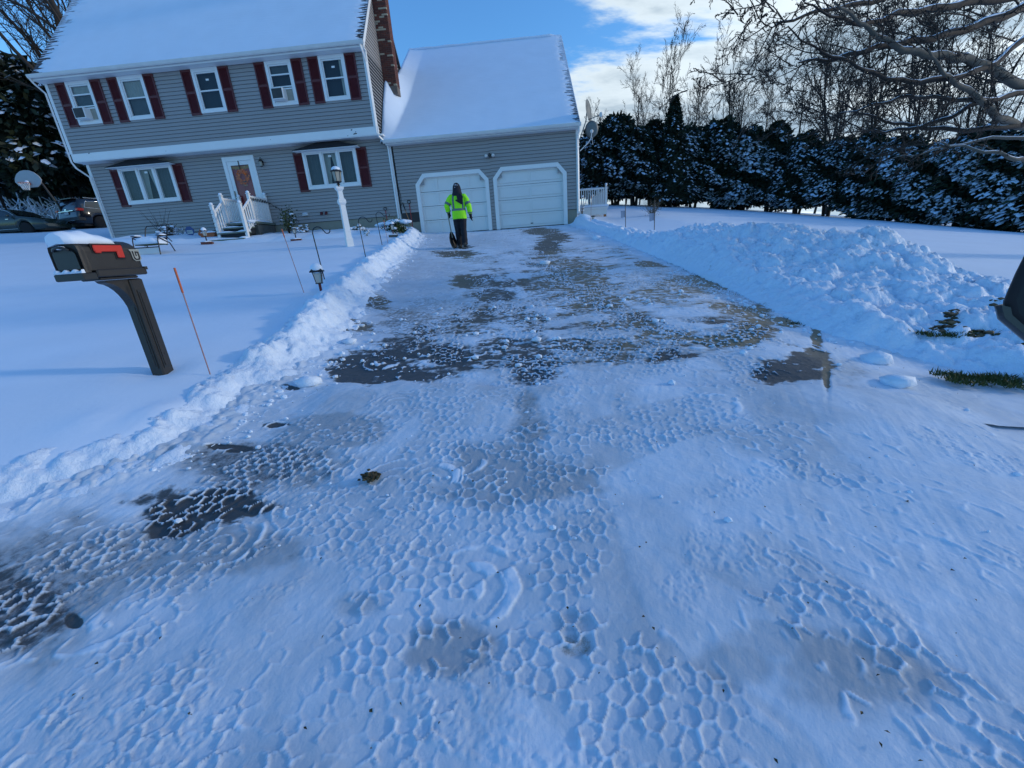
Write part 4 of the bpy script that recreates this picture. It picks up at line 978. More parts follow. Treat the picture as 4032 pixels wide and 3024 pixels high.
# wreath, banner and its hook
wr = thing('wreath', 'orange flower wreath hanging on the dark red front door', 'wreath', (x0+0.52, y+0.02, DZ0+1.80))
M['orange'] = foliagemat('orange flower', (0.55, 0.07, 0.01), (0.95, 0.20, 0.03)); M['banner'] = plain('banner', (0.45, 0.22, 0.06), 0.8, var=0.4, scale=9)
m = MB()
for k in range(170):
    a = rng.random()*6.28; rr = rng.uniform(0.13, 0.27); p = (rr*math.cos(a), rng.uniform(-0.035, 0.02), rr*math.sin(a)*1.05); s2 = rng.uniform(0.025, 0.05)
    b1 = rng.random()*6.28; q = [(p[0]+s2*math.cos(b1+t_*1.57), p[1]+0.015*math.sin(t_*2.2+b1), p[2]+s2*math.sin(b1+t_*1.57)) for t_ in range(4)]
    m.add(q, [(0, 1, 2, 3)])
part('petals', m, 'orange', wr)
part('ring', MB().tube([(0.19*math.cos(a), 0.02, 0.19*math.sin(a)) for a in np.linspace(0, 6.283, 17)], 0.03, 6), 'black', wr)
part('hook', MB().box(-0.02, 0.02, -0.068, -0.063, 0.26, 0.62), 'black', wr)
bn = thing('banner', 'narrow orange and tan garland across the top of the front door', 'banner', (x0+0.52, y+0.03, z1-0.22))
m = MB()
for k in range(12):
    a = -0.40+k*0.068; d = 0.05-0.6*(a)**2*0.3
    m.add([(a, 0, 0.07-0.25*(0.16-a*a)), (a+0.068, 0.004, 0.07-0.25*(0.16-(a+.068)**2)), (a+0.06, 0, -0.06-0.25*(0.16-a*a)+0.03*(k % 2)), (a+0.01, 0.0, -0.05-0.25*(0.16-a*a))], [(0, 1, 2, 3)])
part('cloth', m, 'banner', bn)

# garage doors
for gi, (a, b) in enumerate(GD):
    t = 0.15; ch = 0.34; out = [(a, GZ0), (a, GZS), (a+ch, GZT), (b-ch, GZT), (b, GZS), (b, GZ0)]
    inn = [(a+t, GZ0), (a+t, GZS-0.06), (a+ch+0.06, GZT-t), (b-ch-0.06, GZT-t), (b-t, GZS-0.06), (b-t, GZ0)]
    m = MB(); v = []
    for yy in (y-0.045, y+0.13):
        v += [(p[0], yy, p[1]) for p in out] + [(p[0], yy, p[1]) for p in inn]
    f = []
    for k in range(5):
        f += [(k, k+1, 6+k+1, 6+k), (12+k, 12+6+k, 12+6+k+1, 12+k+1), (k, 12+k, 12+k+1, k+1), (6+k, 6+k+1, 18+k+1, 18+k)]
    m.add(v, f); gf = hp('garage_frame', m, 'trim')
    x0g, x1g, yd = a+t-0.02, b-t+0.02, y+0.09
    nrow = 4; H = GZT-t-GZ0; rows = [GZ0+0.02+H*k/nrow for k in range(nrow+1)]
    for k in range(nrow):
        m = MB(); za, zb = rows[k]+0.006, rows[k+1]-0.006
        m.bbox(x0g, x1g, yd, yd+0.04, za, zb, 0.004)
        ncol = 4
        for c in range(ncol):
            xa = x0g+0.06+(x1g-x0g-0.12)*c/ncol+0.045; xb = x0g+0.06+(x1g-x0g-0.12)*(c+1)/ncol-0.045
            if gi == 0:
                # stiles and rails standing proud of recessed panels
                m.box(xa-0.09 if c else x0g+.01, xa, yd-0.026, yd+0.001, za+.004, zb-.004)
                if c == ncol-1: m.box(xb, x1g-.01, yd-0.026, yd+0.001, za+.004, zb-.004)
                m.box(xa, xb, yd-0.024, yd+0.001, za+.004, za+0.06); m.box(xa, xb, yd-0.024, yd+0.001, zb-0.06, zb-.004)
            else:
                if c % 2 == 0:
                    xb2 = x0g+0.06+(x1g-x0g-0.12)*(c+2)/ncol-0.045
                    m.bbox(xa, xb2, yd-0.014, yd+0.001, za+0.09, zb-0.09, 0.006)
        hp('door_panel', m, 'garage', gf)
    m = MB(); m.box(x0g, x1g, yd+0.042, yd+0.06, GZ0-0.02, GZT-0.1); hp('door_back', m, 'interior', gf)
    m = MB(); m.box(x0g, x1g, yd-0.02, yd+0.03, GZ0-0.04, GZ0+0.018); hp('door_seal', m, 'black', gf)
    m = MB()
    if gi == 0: m.bbox((a+b)/2-0.05, (a+b)/2+0.05, yd-0.055, yd-0.024, rows[1]+0.02, rows[1]+0.05, 0.004)
    else: m.bbox((a+b)/2-0.05, (a+b)/2+0.05, yd-0.035, yd-0.001, rows[0]+0.12, rows[0]+0.15, 0.004)
    hp('door_handle', m, 'black', gf)

# roofs
def roof(name, x0, x1, ye, ze, slope, yr, snow_fade, seed, drift=None):
    zr = ze+slope*(yr-ye); Ls = math.hypot(yr-ye, zr-ze); cy_, sy_ = (yr-ye)/Ls, (zr-ze)/Ls
    m = MB(); n = int(Ls/0.143)
    # deck
    m.prism([(ye-0.02, ze-0.02), (yr, zr-0.02), (2*yr-ye, ze-0.02), (2*yr-ye, ze-0.10), (yr, zr-0.14), (ye-0.02, ze-0.10)], x0, x1, 'yz')
    r_ = hp('roof', m, 'shingle')
    # shingle courses, each a stepped row (one mesh per course, shared)
    c = MB(); w = x1-x0; k = 0
    xx = 0.0; tabs = []
    while xx < w-0.01:
        l = min(0.32, w-xx); dz = 0.003*((k*7) % 3); c.add([(xx+0.004, 0, 0), (xx+l-0.004, 0, 0), (xx+l-0.004, 0, 0.013+dz), (xx+0.004, 0, 0.013+dz), (xx+0.004, 0.17, 0.002), (xx+l-0.004, 0.17, 0.002)], [(0, 1, 2, 3), (3, 2, 5, 4)]); xx += l; k += 1
    cm = c.mesh('shingle_course'); cm.materials.append(M['dusted']); ang = math.atan2(zr-ze, yr-ye)
    for i in range(n):
        d = i*0.143; o = bpy.data.objects.new('shingle_course', cm); o.location = (x0+(0.0 if i % 2 else -0.0), ye+d*cy_, ze+d*sy_-0.018); o.rotation_euler = (ang, 0, 0); link(o, r_)
    # snow
    u = np.arange(x0-0.03, x1+0.031, 0.055); d = np.arange(-0.03, Ls+0.04, 0.0358)
    U, Dd = np.meshgrid(u, d)
    row = (Dd/0.143) % 1.0
    fl = np.minimum((U-x0)/snow_fade[0], (x1-U)/snow_fade[1])
    nz = fbm(U*1.2+seed, Dd*9.0, 4, off=seed) ; thick = 0.022 + 0.02*sm01(fl) + 0.006*fbm(U*0.8, Dd*0.8, 3, off=seed+9) + 0.003*fbm(U*2, Dd*14, 3, off=seed)
    cover = sm01((fl + 0.55*nz - 0.02 + 0.25*(0.5-row))/0.55)
    er = sm01((Dd-0.02)/0.10+0.6*fbm(U*3, Dd*2, 3, off=seed+4)+0.25)
    th = thick*cover*(0.35+0.65*er) - 0.035*(1-cover) - 0.011*sm01((row-0.70)/0.25)*(cover > .2)*(0.55+0.6*perlin(U*0.9+seed, Dd*0.9))
    if drift is not None: th = th + drift(U, ye+Dd*cy_)
    Yv = ye+Dd*cy_ - th*sy_*0.0; Zv = ze+Dd*sy_ + th
    Zv += -0.018+0.012
    top = sm01((Dd-Ls+0.25)/0.25); Zv += 0.02*top
    o = part('roof_snow', grid_mesh('roof_snow', U, Yv, Zv), 'snow_cap', house); o.location = -HO
    back = MB(); back.add([(x0, yr+0.02, zr+0.03), (x1, yr+0.02, zr+0.03), (x1, 2*yr-ye, ze+0.05), (x0, 2*yr-ye, ze+0.05)], [(0, 1, 2, 3)]); hp('roof_snow', back, 'snow_cap')
    return r_, zr
r_main, _zr = roof('roof', -18.42, -5.52, 17.40, 7.52, 1.27, 20.4, (0.9, 0.6), 3.0)
def gdrift(U, Yv):
    """snow blown against the house wall and behind the chimney"""
    hh = np.interp(Yv, [17.9, 18.3, 19.0, 19.7, 20.7, 22.0, 24.9], [0, 0.15, 0.7, 1.15, 0.75, 0.35, 0.06])
    xc = np.interp(Yv, [17.9, 18.5, 20.5, 24.9], [-5.15, -5.05, -4.85, -4.75]); w = np.interp(Yv, [17.9, 19, 24], [0.35, 0.55, 0.7])
    return hh*np.clip((xc-U)/w, 0, 1)**1.2
r_gar, zgr = roof('roof', -5.56, 2.30, 17.90, 4.46, 0.81, 24.9, (0.05, 0.55), 8.0, gdrift)
# ridge cornice of snow on the garage
u = np.arange(-5.5, 2.1, 0.05); a = np.linspace(0, 2*math.pi, 9); U, A = np.meshgrid(u, a); rr = (0.05+0.03*perlin(U*0.9, U*0))*np.clip((2.05-U)/0.3, 0, 1)
o = part('roof_snow', grid_mesh('roof_snow', U, 24.85+1.9*rr*np.cos(A), zgr+0.02+rr*np.sin(A)+0.02*perlin(U*1.3, U*0+4)), 'snow_cap', house); o.location = -HO
# rakes, fascia, gutters, soffits
for (x0, x1, ye, ze, slope, yr) in [(-18.44, -18.40, 17.40, 7.52, 1.27, 20.4), (-5.54, -5.50, 17.40, 7.52, 1.27, 20.4), (2.27, 2.31, 17.9, 4.46, .81, 24.9)]:
    zr = ze+slope*(yr-ye); m = MB(); m.prism([(ye-0.02, ze-0.04), (yr, zr-0.04), (yr, zr-0.24), (ye+0.02, ze-0.22)], x0, x1, 'yz'); hp('rake_board', m, 'trim')
def gutter(x0, x1, y, z):
    m = MB(); pr = [(y+0.10, z), (y+0.10, z-0.10), (y+0.03, z-0.12), (y, z-0.09), (y-0.02, z-0.03), (y-0.02, z), (y-0.008, z), (y-0.006, z-0.03), (y+0.012, z-0.085), (y+0.035, z-0.108), (y+0.09, z-0.09), (y+0.09, z)]
    m.prism(pr, x0, x1, 'yz'); return m
hp('gutter', gutter(-18.46, -5.48, 17.30, 7.53), 'gutter'); hp('gutter', gutter(-5.46, 2.33, 17.80, 4.47), 'gutter')
m = MB(); m.box(-18.42, -5.52, 17.402, 17.43, 7.36, 7.49); m.box(-18.40, -5.54, 17.43, UY+0.02, 7.36, 7.40); m.box(-18.2, -5.7, UY-0.03, UY-0.002, 7.355, 7.359)
hp('soffit', m, 'trim')
m = MB(); m.box(-5.40, 2.29, 17.902, 17.93, 4.32, 4.44); m.box(-5.40, 2.27, 17.93, FY+0.01, 4.32, 4.36); hp('soffit', m, 'trim')
M['snow_icy'] = M['snow_cap']
m = MB()
for (xa, xb, y_, z_) in [(-18.4, -5.6, 17.335, 7.535), (-5.3, 2.2, 17.835, 4.475)]:
    x = xa
    while x < xb:
        l = rng.uniform(0.15, 0.7); 
        if rng.random() < 0.72: m.ell((x+l/2, y_, z_), (l/2, 0.05, rng.uniform(0.012, 0.03)), 8, 5)
        x += l+rng.uniform(0.0, 0.15)
hp('gutter_snow', m, 'snow_cap', kind='stuff')
# downspouts
def spout(pts):
    m = MB(); m.tube(pts, 0.042, 4, True, False); o = hp('downspout', m, 'trim'); return o
spout([(-5.60, 17.34, 7.42), (-5.58, 17.40, 7.28), (-5.60, 17.72, 7.02), (-5.60, 17.73, 4.72), (-5.56, 17.78, 4.60), (-5.38, 18.12, 4.36), (-5.37, 18.16, 4.2), (-5.36, 18.16, 1.35)])
spout([(-18.42, 17.34, 7.42), (-18.42, 17.42, 7.30), (-18.40, 17.72, 7.05), (-18.40, 17.73, 4.66), (-18.36, 17.80, 4.45), (-18.24, 18.12, 4.15), (-18.24, 18.14, 1.7)])
spout([(2.27, 17.84, 4.36), (2.27, 17.90, 4.24), (2.22, 18.14, 4.10), (2.22, 18.14, 1.35)])

# chimney of separate bricks
ch_o = bpy.data.objects.new('chimney', None); link(ch_o, house); ch_o.location = -HO
cx0, cx1, cy0, cy1, cz0 = -5.62, -5.08, 19.72, 20.18, 6.6
part('mortar', MB().box(cx0+0.012, cx1-0.008, cy0+0.008, cy1-0.008, cz0, 14.2), 'mortar', ch_o)
bm_ = {}
def brick_me(l, d, mat):
    k = (round(l, 2), round(d, 2), mat)
    if k not in bm_:
        me = MB().bbox(0, l, 0, d, 0, 0.057, 0.003).mesh('brick'); me.materials.append(M[mat]); bm_[k] = me
    return bm_[k]
nb = 0; z = 6.9; row = 0; rest = MB()
while z < 14.15:
    off = 0.0 if row % 2 else 0.1; x = cx0+0.0
    xs_ = [cx0]+[v for v in np.arange(cx0+off+0.1, cx1-0.05, 0.203)]+[cx1]
    for a_, b_ in zip(xs_[:-1], xs_[1:]):
        l = b_-a_-0.010
        if l < 0.03: continue
        u_ = rng.random(); mat = 'brick3' if u_ < 0.10 else ('brick2' if u_ < 0.5 else 'brick')
        if z < 11.2 and nb < 290: part('brick', brick_me(l, 0.09, mat), None, ch_o, (a_+0.005, cy0-0.004+rng.uniform(-.003, .003), z)); nb += 1
        else: rest.box(a_+0.005, b_-0.005, cy0-0.003, cy0+0.08, z, z+0.057)
    ys_ = [cy0+0.095]+[v for v in np.arange(cy0+0.095+off+0.1, cy1-0.05, 0.203)]+[cy1]
    for a_, b_ in zip(ys_[:-1], ys_[1:]):
        l = b_-a_-0.010
        if l < 0.03: continue
        if z < 11.2 and nb < 290 and a_ < cy0+0.7: part('brick', brick_me(0.09, l, 'brick' if rng.random() < 0.6 else 'brick2'), None, ch_o, (cx1-0.088, a_+0.005, z)); nb += 1
        else: rest.box(cx1-0.085, cx1+0.001, a_+0.005, b_-0.005, z, z+0.057)
    z += 0.068; row += 1
part('brickwork', rest, 'brick', ch_o, kind='stuff')

# fittings on the walls
def lantern_wall(x, y, z):
    t = thing('wall_lantern', 'small black carriage lantern on the wall right of the front door', 'wall light', (x, y, z))
    part('bracket', MB().tube([(0, 0, 0.05), (0, -0.03, 0.18), (0, -0.09, 0.20), (0, -0.12, 0.14)], 0.012, 6), 'black', t)
    part('back_plate', MB().bbox(-0.05, 0.05, -0.02, 0, -0.08, 0.10, 0.006), 'black', t)
    part('cap', MB().lathe([(0.015, 0.13), (0.03, 0.11), (0.085, 0.06), (0.09, 0.05)], 8, (0, -0.12, 0), False), 'black', t)
    part('glass', MB().lathe([(0.05, 0.05), (0.055, 0.0), (0.045, -0.12)], 8, (0, -0.12, 0), False), 'curtain', t)
    part('base', MB().lathe([(0.06, -0.12), (0.06, -0.14), (0.02, -0.15)], 8, (0, -0.12, 0), False), 'black', t)
lantern_wall(-10.72, FY-0.022, 4.12)
t = thing('floodlight', 'twin head motion floodlight on the wall above the garage doors', 'floodlight', (-1.30, FY-0.022, 3.70))
part('base', MB().lathe([(0.06, 0), (0.06, -0.03), (0.03, -0.06)], 12, (0, 0, 0), True, 'y'), 'black', t)
part('sensor', MB().bbox(-0.04, 0.04, -0.14, -0.05, -0.10, 0.05, 0.01), 'black', t)
for sx in (-1, 1): part('lamp_head', MB().ell((sx*0.14, -0.12, -0.04), (0.07, 0.08, 0.06), 10, 7), 'gutter', t)
t = thing('vent_hood', 'small white vent hood low on the siding right of the steps', 'vent', (-9.35, FY-0.02, 2.07))
part('hood', MB().prism([(0, 0.06), (-0.09, -0.02), (-0.10, -0.05), (0, -0.05)], -0.13, 0.10, 'yz'), 'gutter', t)
part('snow_cap', MB().ell((-0.02, -0.05, 0.04), (0.12, 0.05, 0.025), 10, 5), 'snow_cap', t)
t = thing('pipe_vent', 'pair of small dark intake pipes low on the siding behind the lamp post', 'pipe', (-8.55, FY-0.02, 2.05))
for dx in (-0.10, 0.10): part('elbow', MB().tube([(dx, 0, 0.03), (dx, -0.07, 0.03), (dx, -0.09, -0.06)], [0.045, 0.045, 0.05], 10), 'shutter', t)
t = thing('cable', 'thin black cable hanging down the wall beside the garage downspout', 'cable', (-5.22, FY-0.03, 3.0))
part('wire', MB().tube([(-0.02, 0.0, 1.3), (0.0, 0, 0.6), (-0.01, 0, 0.0), (0.06, 0, -0.5), (0.04, -0.01, -0.9)], 0.010, 5), 'black', t)

# satellite dishes on the garage corner
def dish(name, label, loc, rot, r=0.29, lnb=None):
    t = thing('satellite_dish', label, 'satellite dish', loc, 0, 'satellite dishes on the garage corner')
    e = Euler(rot).to_matrix().to_4x4()
    prof = [(0.001, 0.0), (0.10, 0.008), (0.20, 0.030), (r, 0.062), (r+0.004, 0.058), (0.20, 0.022), (0.10, 0.0), (0.001, -0.008)]
    m = MB().lathe(prof, 28); m.v = [tuple(e @ Vector((p[0], p[1]*1.12, p[2]))) for p in m.v]; part('reflector', m, 'dish', t)
    return t, e
M['dish'] = plain('grey dish', (0.13, 0.15, 0.15), 0.5)
t, e = dish('satellite_dish', 'upper grey satellite dish turned edge on, its arm reaching right', (2.62, 18.2, 4.92), (R(84), 0, R(63)), 0.34)
tip = e @ Vector((0, -0.28, 0.52)); part('arm', MB().tube([e @ Vector((0, -0.30, 0.0)), tip], 0.016, 6), 'dish', t)
part('feed', MB().ell(tip, (0.07, 0.07, 0.09), 10, 7), 'gutter', t)
part('mast', MB().tube([e @ Vector((0, 0, -0.02)), (-0.05, 0.05, -0.32), (-0.10, 0.05, -0.45), (-0.33, 0.05, -1.0)], 0.02, 8), 'dish', t)
t, e = dish('satellite_dish', 'lower round grey satellite dish seen from behind, below the other', (2.78, 18.2, 4.29), (R(-78), 0, R(-12)), 0.255)
part('bracket', MB().ell((0.0, -0.04, -0.08), (0.07, 0.05, 0.07), 8, 6), 'gutter', t)
part('mast', MB().tube([(0, -0.03, -0.08), (-0.02, -0.02, -0.30), (-0.14, 0, -0.46), (-0.46, 0, -0.72)], 0.019, 8), 'gutter', t)
part('cable', MB().tube([(0.03, -0.03, -0.28), (0.02, -0.03, -0.4), (0.05, -0.03, -0.55)], 0.008, 5), 'gutter', t)
part('cable', MB().tube([(-0.18, 0, -0.5), (-0.35, 0.02, -1.1), (-0.46, 0.02, -1.9)], 0.007, 5), 'black', t)

# ------------------------------------------------------------------ porch, steps and railings
M['deckgreen'] = plain('weathered green board', (0.14, 0.17, 0.14), 0.8, var=0.25, scale=5, bump=0.3)
M['granite'] = plain('dark stone', (0.085, 0.09, 0.085), 0.85, var=0.5, scale=9, bump=0.8, bscale=14)
PX0, PX1 = -12.22, -10.82
st = thing('front_steps', 'stone and board front steps with snowy white railings below the red door', 'steps', (-11.5, 17.2, 1.2)); SO = Vector(st.location)
def sp(name, mb, mat, parent=st, **kw):
    o = part(name, mb, mat, parent, **kw)
    if parent is st: o.location = -SO
    return o
sp('landing', MB().bbox(PX0, PX1+0.06, 16.88, 18.17, 1.74, 1.82, 0.01), 'deckgreen')
sp('stone_base', MB().bbox(PX0+0.05, PX1+0.02, 17.0, 18.17, 1.0, 1.738, 0.03), 'granite')
for i, (yy, zz) in enumerate([(16.60, 1.58), (16.30, 1.38)]):
    tr = sp('tread', MB().bbox(PX0+0.12, PX1-0.10, yy, yy+0.36, zz, zz+0.05, 0.008), 'deckgreen')
    sp('riser', MB().box(PX0+0.16, PX1-0.14, yy+0.06, yy+0.36, zz-0.22, zz-0.002), 'interior', tr)
    m = MB(); xs_ = np.linspace(PX0+0.14, PX1-0.12, 24); V = []
    for x in xs_: 
        h_ = 0.05+0.02*math.sin(x*9+i)+0.03*abs(x+11.5)
        V.append([(x, yy+0.01, zz+0.052), (x, yy+0.10+0.04*math.sin(7*x), zz+0.05+h_*0.8), (x, yy+0.33, zz+0.05+h_), (x, yy+0.36, zz+0.05)])
    m.rings(V, True, True, True); sp('snow', m, 'snow_cap', tr)
sp('bottom_step', MB().bbox(PX0-0.05, PX1+0.0, 15.95, 16.34, 1.10, 1.17, 0.01), 'deckgreen')
m = MB(); m.ell((-11.55, 16.15, 1.17), (0.62, 0.18, 0.045), 16, 7); m.ell((-12.1, 16.25, 1.18), (0.22, 0.2, 0.08), 12, 7); m.ell((-10.95, 16.2, 1.18), (0.2, 0.2, 0.07), 12, 7); sp('snow', m, 'snow_cap', kind='stuff')
m = MB(); m.ell((-11.5, 17.2, 1.82), (0.66, 0.34, 0.05), 16, 7); m.ell((-10.9, 17.3, 1.82), (0.12, 0.8, 0.09), 12, 7); m.ell((-12.15, 17.3, 1.82), (0.12, 0.8, 0.07), 12, 7); sp('snow', m, 'snow_cap', kind='stuff')
def newel(x, y_, z0, z1, s=0.105):
    o = sp('newel_post', MB().bbox(x-s/2, x+s/2, y_-s/2, y_+s/2, z0, z1, 0.006), 'trim')
    m = MB(); m.bbox(x-s*.66, x+s*.66, y_-s*.66, y_+s*.66, z1+0.001, z1+0.03, 0.004); m.prism([(x-s*.5, z1+.031), (x+s*.5, z1+.031), (x+s*.1, z1+.07), (x-s*.1, z1+.07)], y_-s*.4, y_+s*.4); sp('post_cap', m, 'trim', o)
    sp('snow_cap', MB().ell((x, y_, z1+0.075), (s*.62, s*.62, 0.05), 10, 7), 'snow_cap', o)
bal = MB().box(-0.016, 0.016, -0.028, 0.028, 0, 1).mesh('baluster'); bal.materials.append(M['trim'])
def rail(x, ya, za, yb, zb, h, n):
    """sloped rail along y at x from (ya,za) to (yb,zb), h above"""
    for dz, t_, w in ((h, 0.06, 0.04), (0.08, 0.05, 0.028)):
        sp('rail', MB().prism([(ya, za+dz), (yb, zb+dz), (yb, zb+dz+t_), (ya, za+dz+t_)], x-w, x+w, 'yz'), 'trim')
    for k in range(n):
        f_ = (k+0.5)/n; yy = ya+(yb-ya)*f_; zz = za+(zb-za)*f_; o = bpy.data.objects.new('baluster', bal); o.location = Vector((x, yy, zz+0.12))-SO; o.scale = (1, 1, h-0.11); link(o, st)
    m = MB(); V = []
    for k in range(14):
        f_ = k/13; yy = ya+(yb-ya)*f_; zz = za+(zb-za)*f_+h+t_+0.005; hh = 0.018+0.01*math.sin(k*2.1+x)
        V.append([(x-w*.9, yy, zz), (x, yy, zz+hh*1.6), (x+w*.9, yy, zz)])
    m.rings(V, True, True, True); sp('snow', m, 'snow_cap')
for x in (-12.05, -10.92):
    newel(x, 16.36, 1.10, 2.42); newel(x, 17.02, 1.70, 2.84); newel(x, 18.10, 1.80, 2.90)
    rail(x, 16.41, 1.30, 16.97, 1.72, 0.86, 4); rail(x, 17.08, 1.82, 18.05, 1.82, 0.90, 9)
# string of lights / garland wound on the railings
m = MB(); P = []
for k in range(40):
    f_ = k/39; P.append((-10.86+0.02*math.sin(k*1.7), 17.05+1.05*f_, 2.72-0.07*abs(math.sin(k*0.55))))
for k in range(10): P.append((-10.80+0.12*k, 18.16, 2.62-0.09*k-0.02*math.sin(k*2)))
gar = thing('light_string', 'dark string of lights draped over the right railing and trailing along the wall', 'light string', (-10.86, 17.05, 2.7))
o = part('wire', MB().tube(P, 0.008, 4), 'black', gar); o.location = -Vector(gar.location)
m = MB()
for k, p in enumerate(P): m.ell((p[0], p[1]-0.01, p[2]-0.03), (0.014, 0.014, 0.03), 5, 4)
o = part('bulbs', m, 'black', gar, kind='stuff'); o.location = -Vector(gar.location)
P = [(-12.10+0.07*math.cos(k*0.9), 16.36-0.07*math.sin(k*0.9), 2.3-0.022*k) for k in range(44)]
gar = thing('light_string', 'thin dark wire wound round the left front newel post of the steps', 'light string', (-12.05, 16.36, 1.3))
o = part('wire', MB().tube(P, 0.006, 4), 'black', gar); o.location = -Vector(gar.location)

# ------------------------------------------------------------------ lamp post
lx, ly = -5.55, 13.1; lz = Lz(lx, ly)-0.10
lp = thing('lamp_post', 'white square lamp post with a snow topped black lantern on the lawn', 'lamp post', (lx, ly, lz), R(38))
m = MB()
def sq(s, z): return [(-s, -s, z), (s, -s, z), (s, s, z), (-s, s, z)]
m.rings([sq(s, z) for s, z in [(.10, 0), (.10, .30), (.085, .34), (.072, 1.25), (.072, 1.26), (.105, 1.32), (.105, 1.40), (.07, 1.45), (.062, 1.62), (.062, 1.64), (.10, 1.70), (.11, 1.735), (.11, 1.76), (.05, 1.765)]])
part('post', m, 'trim', lp)
la = part('lantern', MB().lathe([(.03, 1.765), (.03, 1.82), (.06, 1.83), (.03, 1.86), (.115, 1.90), (.118, 1.91), (.02, 1.912)], 8, (0, 0, 0), False), 'black', lp)
part('glass', MB().lathe([(.095, 1.915), (.130, 2.17)], 6, (0, 0, 0), False), 'lampglass' if 'lampglass' in M else 'curtain', la)
m = MB()
for k in range(6):
    a = k*math.pi/3; m.tube([(.100*math.cos(a), .100*math.sin(a), 1.91), (.136*math.cos(a), .136*math.sin(a), 2.18)], 0.008, 4)
part('bars', m, 'black', la, kind='stuff'); part('cap', MB().lathe([(.165, 2.175), (.17, 2.19), (.09, 2.25), (.02, 2.28)], 8, (0, 0, 0), False), 'black', la)
part('snow_cap', MB().ell((0, 0, 2.23), (.13, .13, .095), 12, 8), 'snow_cap', la)

# ------------------------------------------------------------------ mailbox
M['mailbox'] = plain('dark bronze plastic', (0.019, 0.018, 0.017), 0.42, var=0.12, scale=8, bump=0.25, bscale=300)
M['mailbox2'] = plain('dark door plastic', (0.018, 0.022, 0.024), 0.45, var=0.12, scale=8)
M['flag'] = plain('red flag', (0.55, 0.035, 0.02), 0.4, var=0.1)
bx, by = -3.50, 3.50
mbx = thing('mailbox', 'dark bronze mailbox with red flag and snow on top, standing on a post', 'mailbox', (bx, by, Lz(bx, by)-0.10))
zt = 0.03-mbx.location.z                      # bottom of the box at eye level
m = MB(); w, l0, l1, hh = 0.115, -0.425, 0.055, 0.285
def arch(w_, z0, z1, n=10, sx=1.0):
    pts = [(-w_, z0), (w_, z0), (w_, z1-w_*0.8)]
    for k in range(1, n): a = math.pi*k/n; pts.append((w_*math.cos(a), z1-w_*0.8+w_*0.8*math.sin(a)))
    pts.append((-w_, z1-w_*0.8)); return pts
rs = []
for yy, sc in ((l0+0.02, 0.985), (l0+0.035, 1.0), (l1-0.03, 0.97), (l1-0.01, 0.95), (l1, 0.90)):
    rs.append([(p[0]*sc, yy, zt+p[1]*(sc if p[1] > 0.1 else 1)) for p in arch(w, 0.05, hh)])
m.rings(rs, True, False); part('body', m, 'mailbox', mbx)
m = MB(); m.bbox(-w-0.010, w+0.010, l0+0.06, l1+0.012, zt-0.005, zt+0.055, 0.008); m.box(-w-0.013, w+0.013, l1-0.01, l1+0.020, zt+0.036, zt+0.062); m.bbox(-w+0.03, w-0.03, l0+0.10, l1-0.05, zt-0.03, zt-0.006, 0.006)
part('tray', m, 'mailbox', mbx)
m = MB(); rs = []
for yy, sc in ((l0-0.005, 0.97), (l0-0.018, 1.03), (l0-0.002, 1.05), (l0+0.022, 1.05)): rs.append([(p[0]*sc, yy, zt+0.0+p[1]*(sc if p[1] > 0.1 else 1)) for p in arch(w, 0.035, hh)])
m.rings(rs, True, False); dr = part('door', m, 'mailbox', mbx)
m = MB(); rs = []
for yy, sc in ((l0-0.020, 0.80), (l0-0.012, 0.78), (l0-0.004, 0.76)): rs.append([(p[0]*sc, yy-0.002, zt+0.04+p[1]*0.80*sc) for p in arch(w, 0.035, hh)])
m.rings(rs, True, False); part('door_panel', m, 'mailbox2', dr)
m = MB(); P = [(0.06*math.cos(a), l0-0.028-0.018*math.sin(a), zt+0.195+0.028*math.sin(a)) for a in np.linspace(0.15, math.pi-0.15, 9)]; m.tube(P, 0.011, 6); part('handle', m, 'mailbox2', dr)
part('snow', MB().ell((0, l0-0.035, zt+0.222), (0.045, 0.02, 0.014), 10, 6), 'snow_cap', dr)
m = MB(); m.bbox(-w-0.005, w+0.005, l0-0.05, l0+0.06, zt-0.02, zt+0.034, 0.006); part('door_sill', m, 'mailbox2', mbx)
V = []
for k in range(16):
    x = -w+2*w*k/15; h_ = 0.02+0.010*math.sin(k*1.3); V.append([(x, l0-0.048, zt+0.034), (x, l0-0.042, zt+0.034+h_), (x, l0-0.022, zt+0.036+h_), (x, l0-0.018, zt+0.034)])
part('sill_snow', MB().rings(V, True, True, True), 'snow_cap', mbx)
# flag folded down on the right hand side
m = MB(); X_ = w+0.001
fl = [(l0+0.095, 0.215), (l0+0.105, 0.190), (l0+0.13, 0.178), (l0+0.16, 0.176), (l0+0.22, 0.190), (l0+0.255, 0.190), (l0+0.272, 0.172), (l0+0.280, 0.148), (l0+0.290, 0.138), (l0+0.322, 0.138), (l0+0.330, 0.148), (l0+0.330, 0.228), (l0+0.320, 0.238), (l0+0.13, 0.238), (l0+0.105, 0.232)]
m.bbox(X_+0.001, X_+0.016, l0+0.095, l0+0.330, zt+0.186, zt+0.238, 0.006); m.bbox(X_+0.001, X_+0.0155, l0+0.272, l0+0.330, zt+0.138, zt+0.200, 0.006); m.bbox(X_+0.001, X_+0.0152, l0+0.100, l0+0.150, zt+0.176, zt+0.20, 0.006); part('flag', m, 'flag', mbx)
m = MB(); m.box(X_-0.004, X_+0.0008, l0+0.085, l0+0.342, zt+0.176, zt+0.248); m.box(X_-0.004, X_+0.0008, l0+0.260, l0+0.342, zt+0.126, zt+0.176); part('flag_recess', m, 'black', mbx)
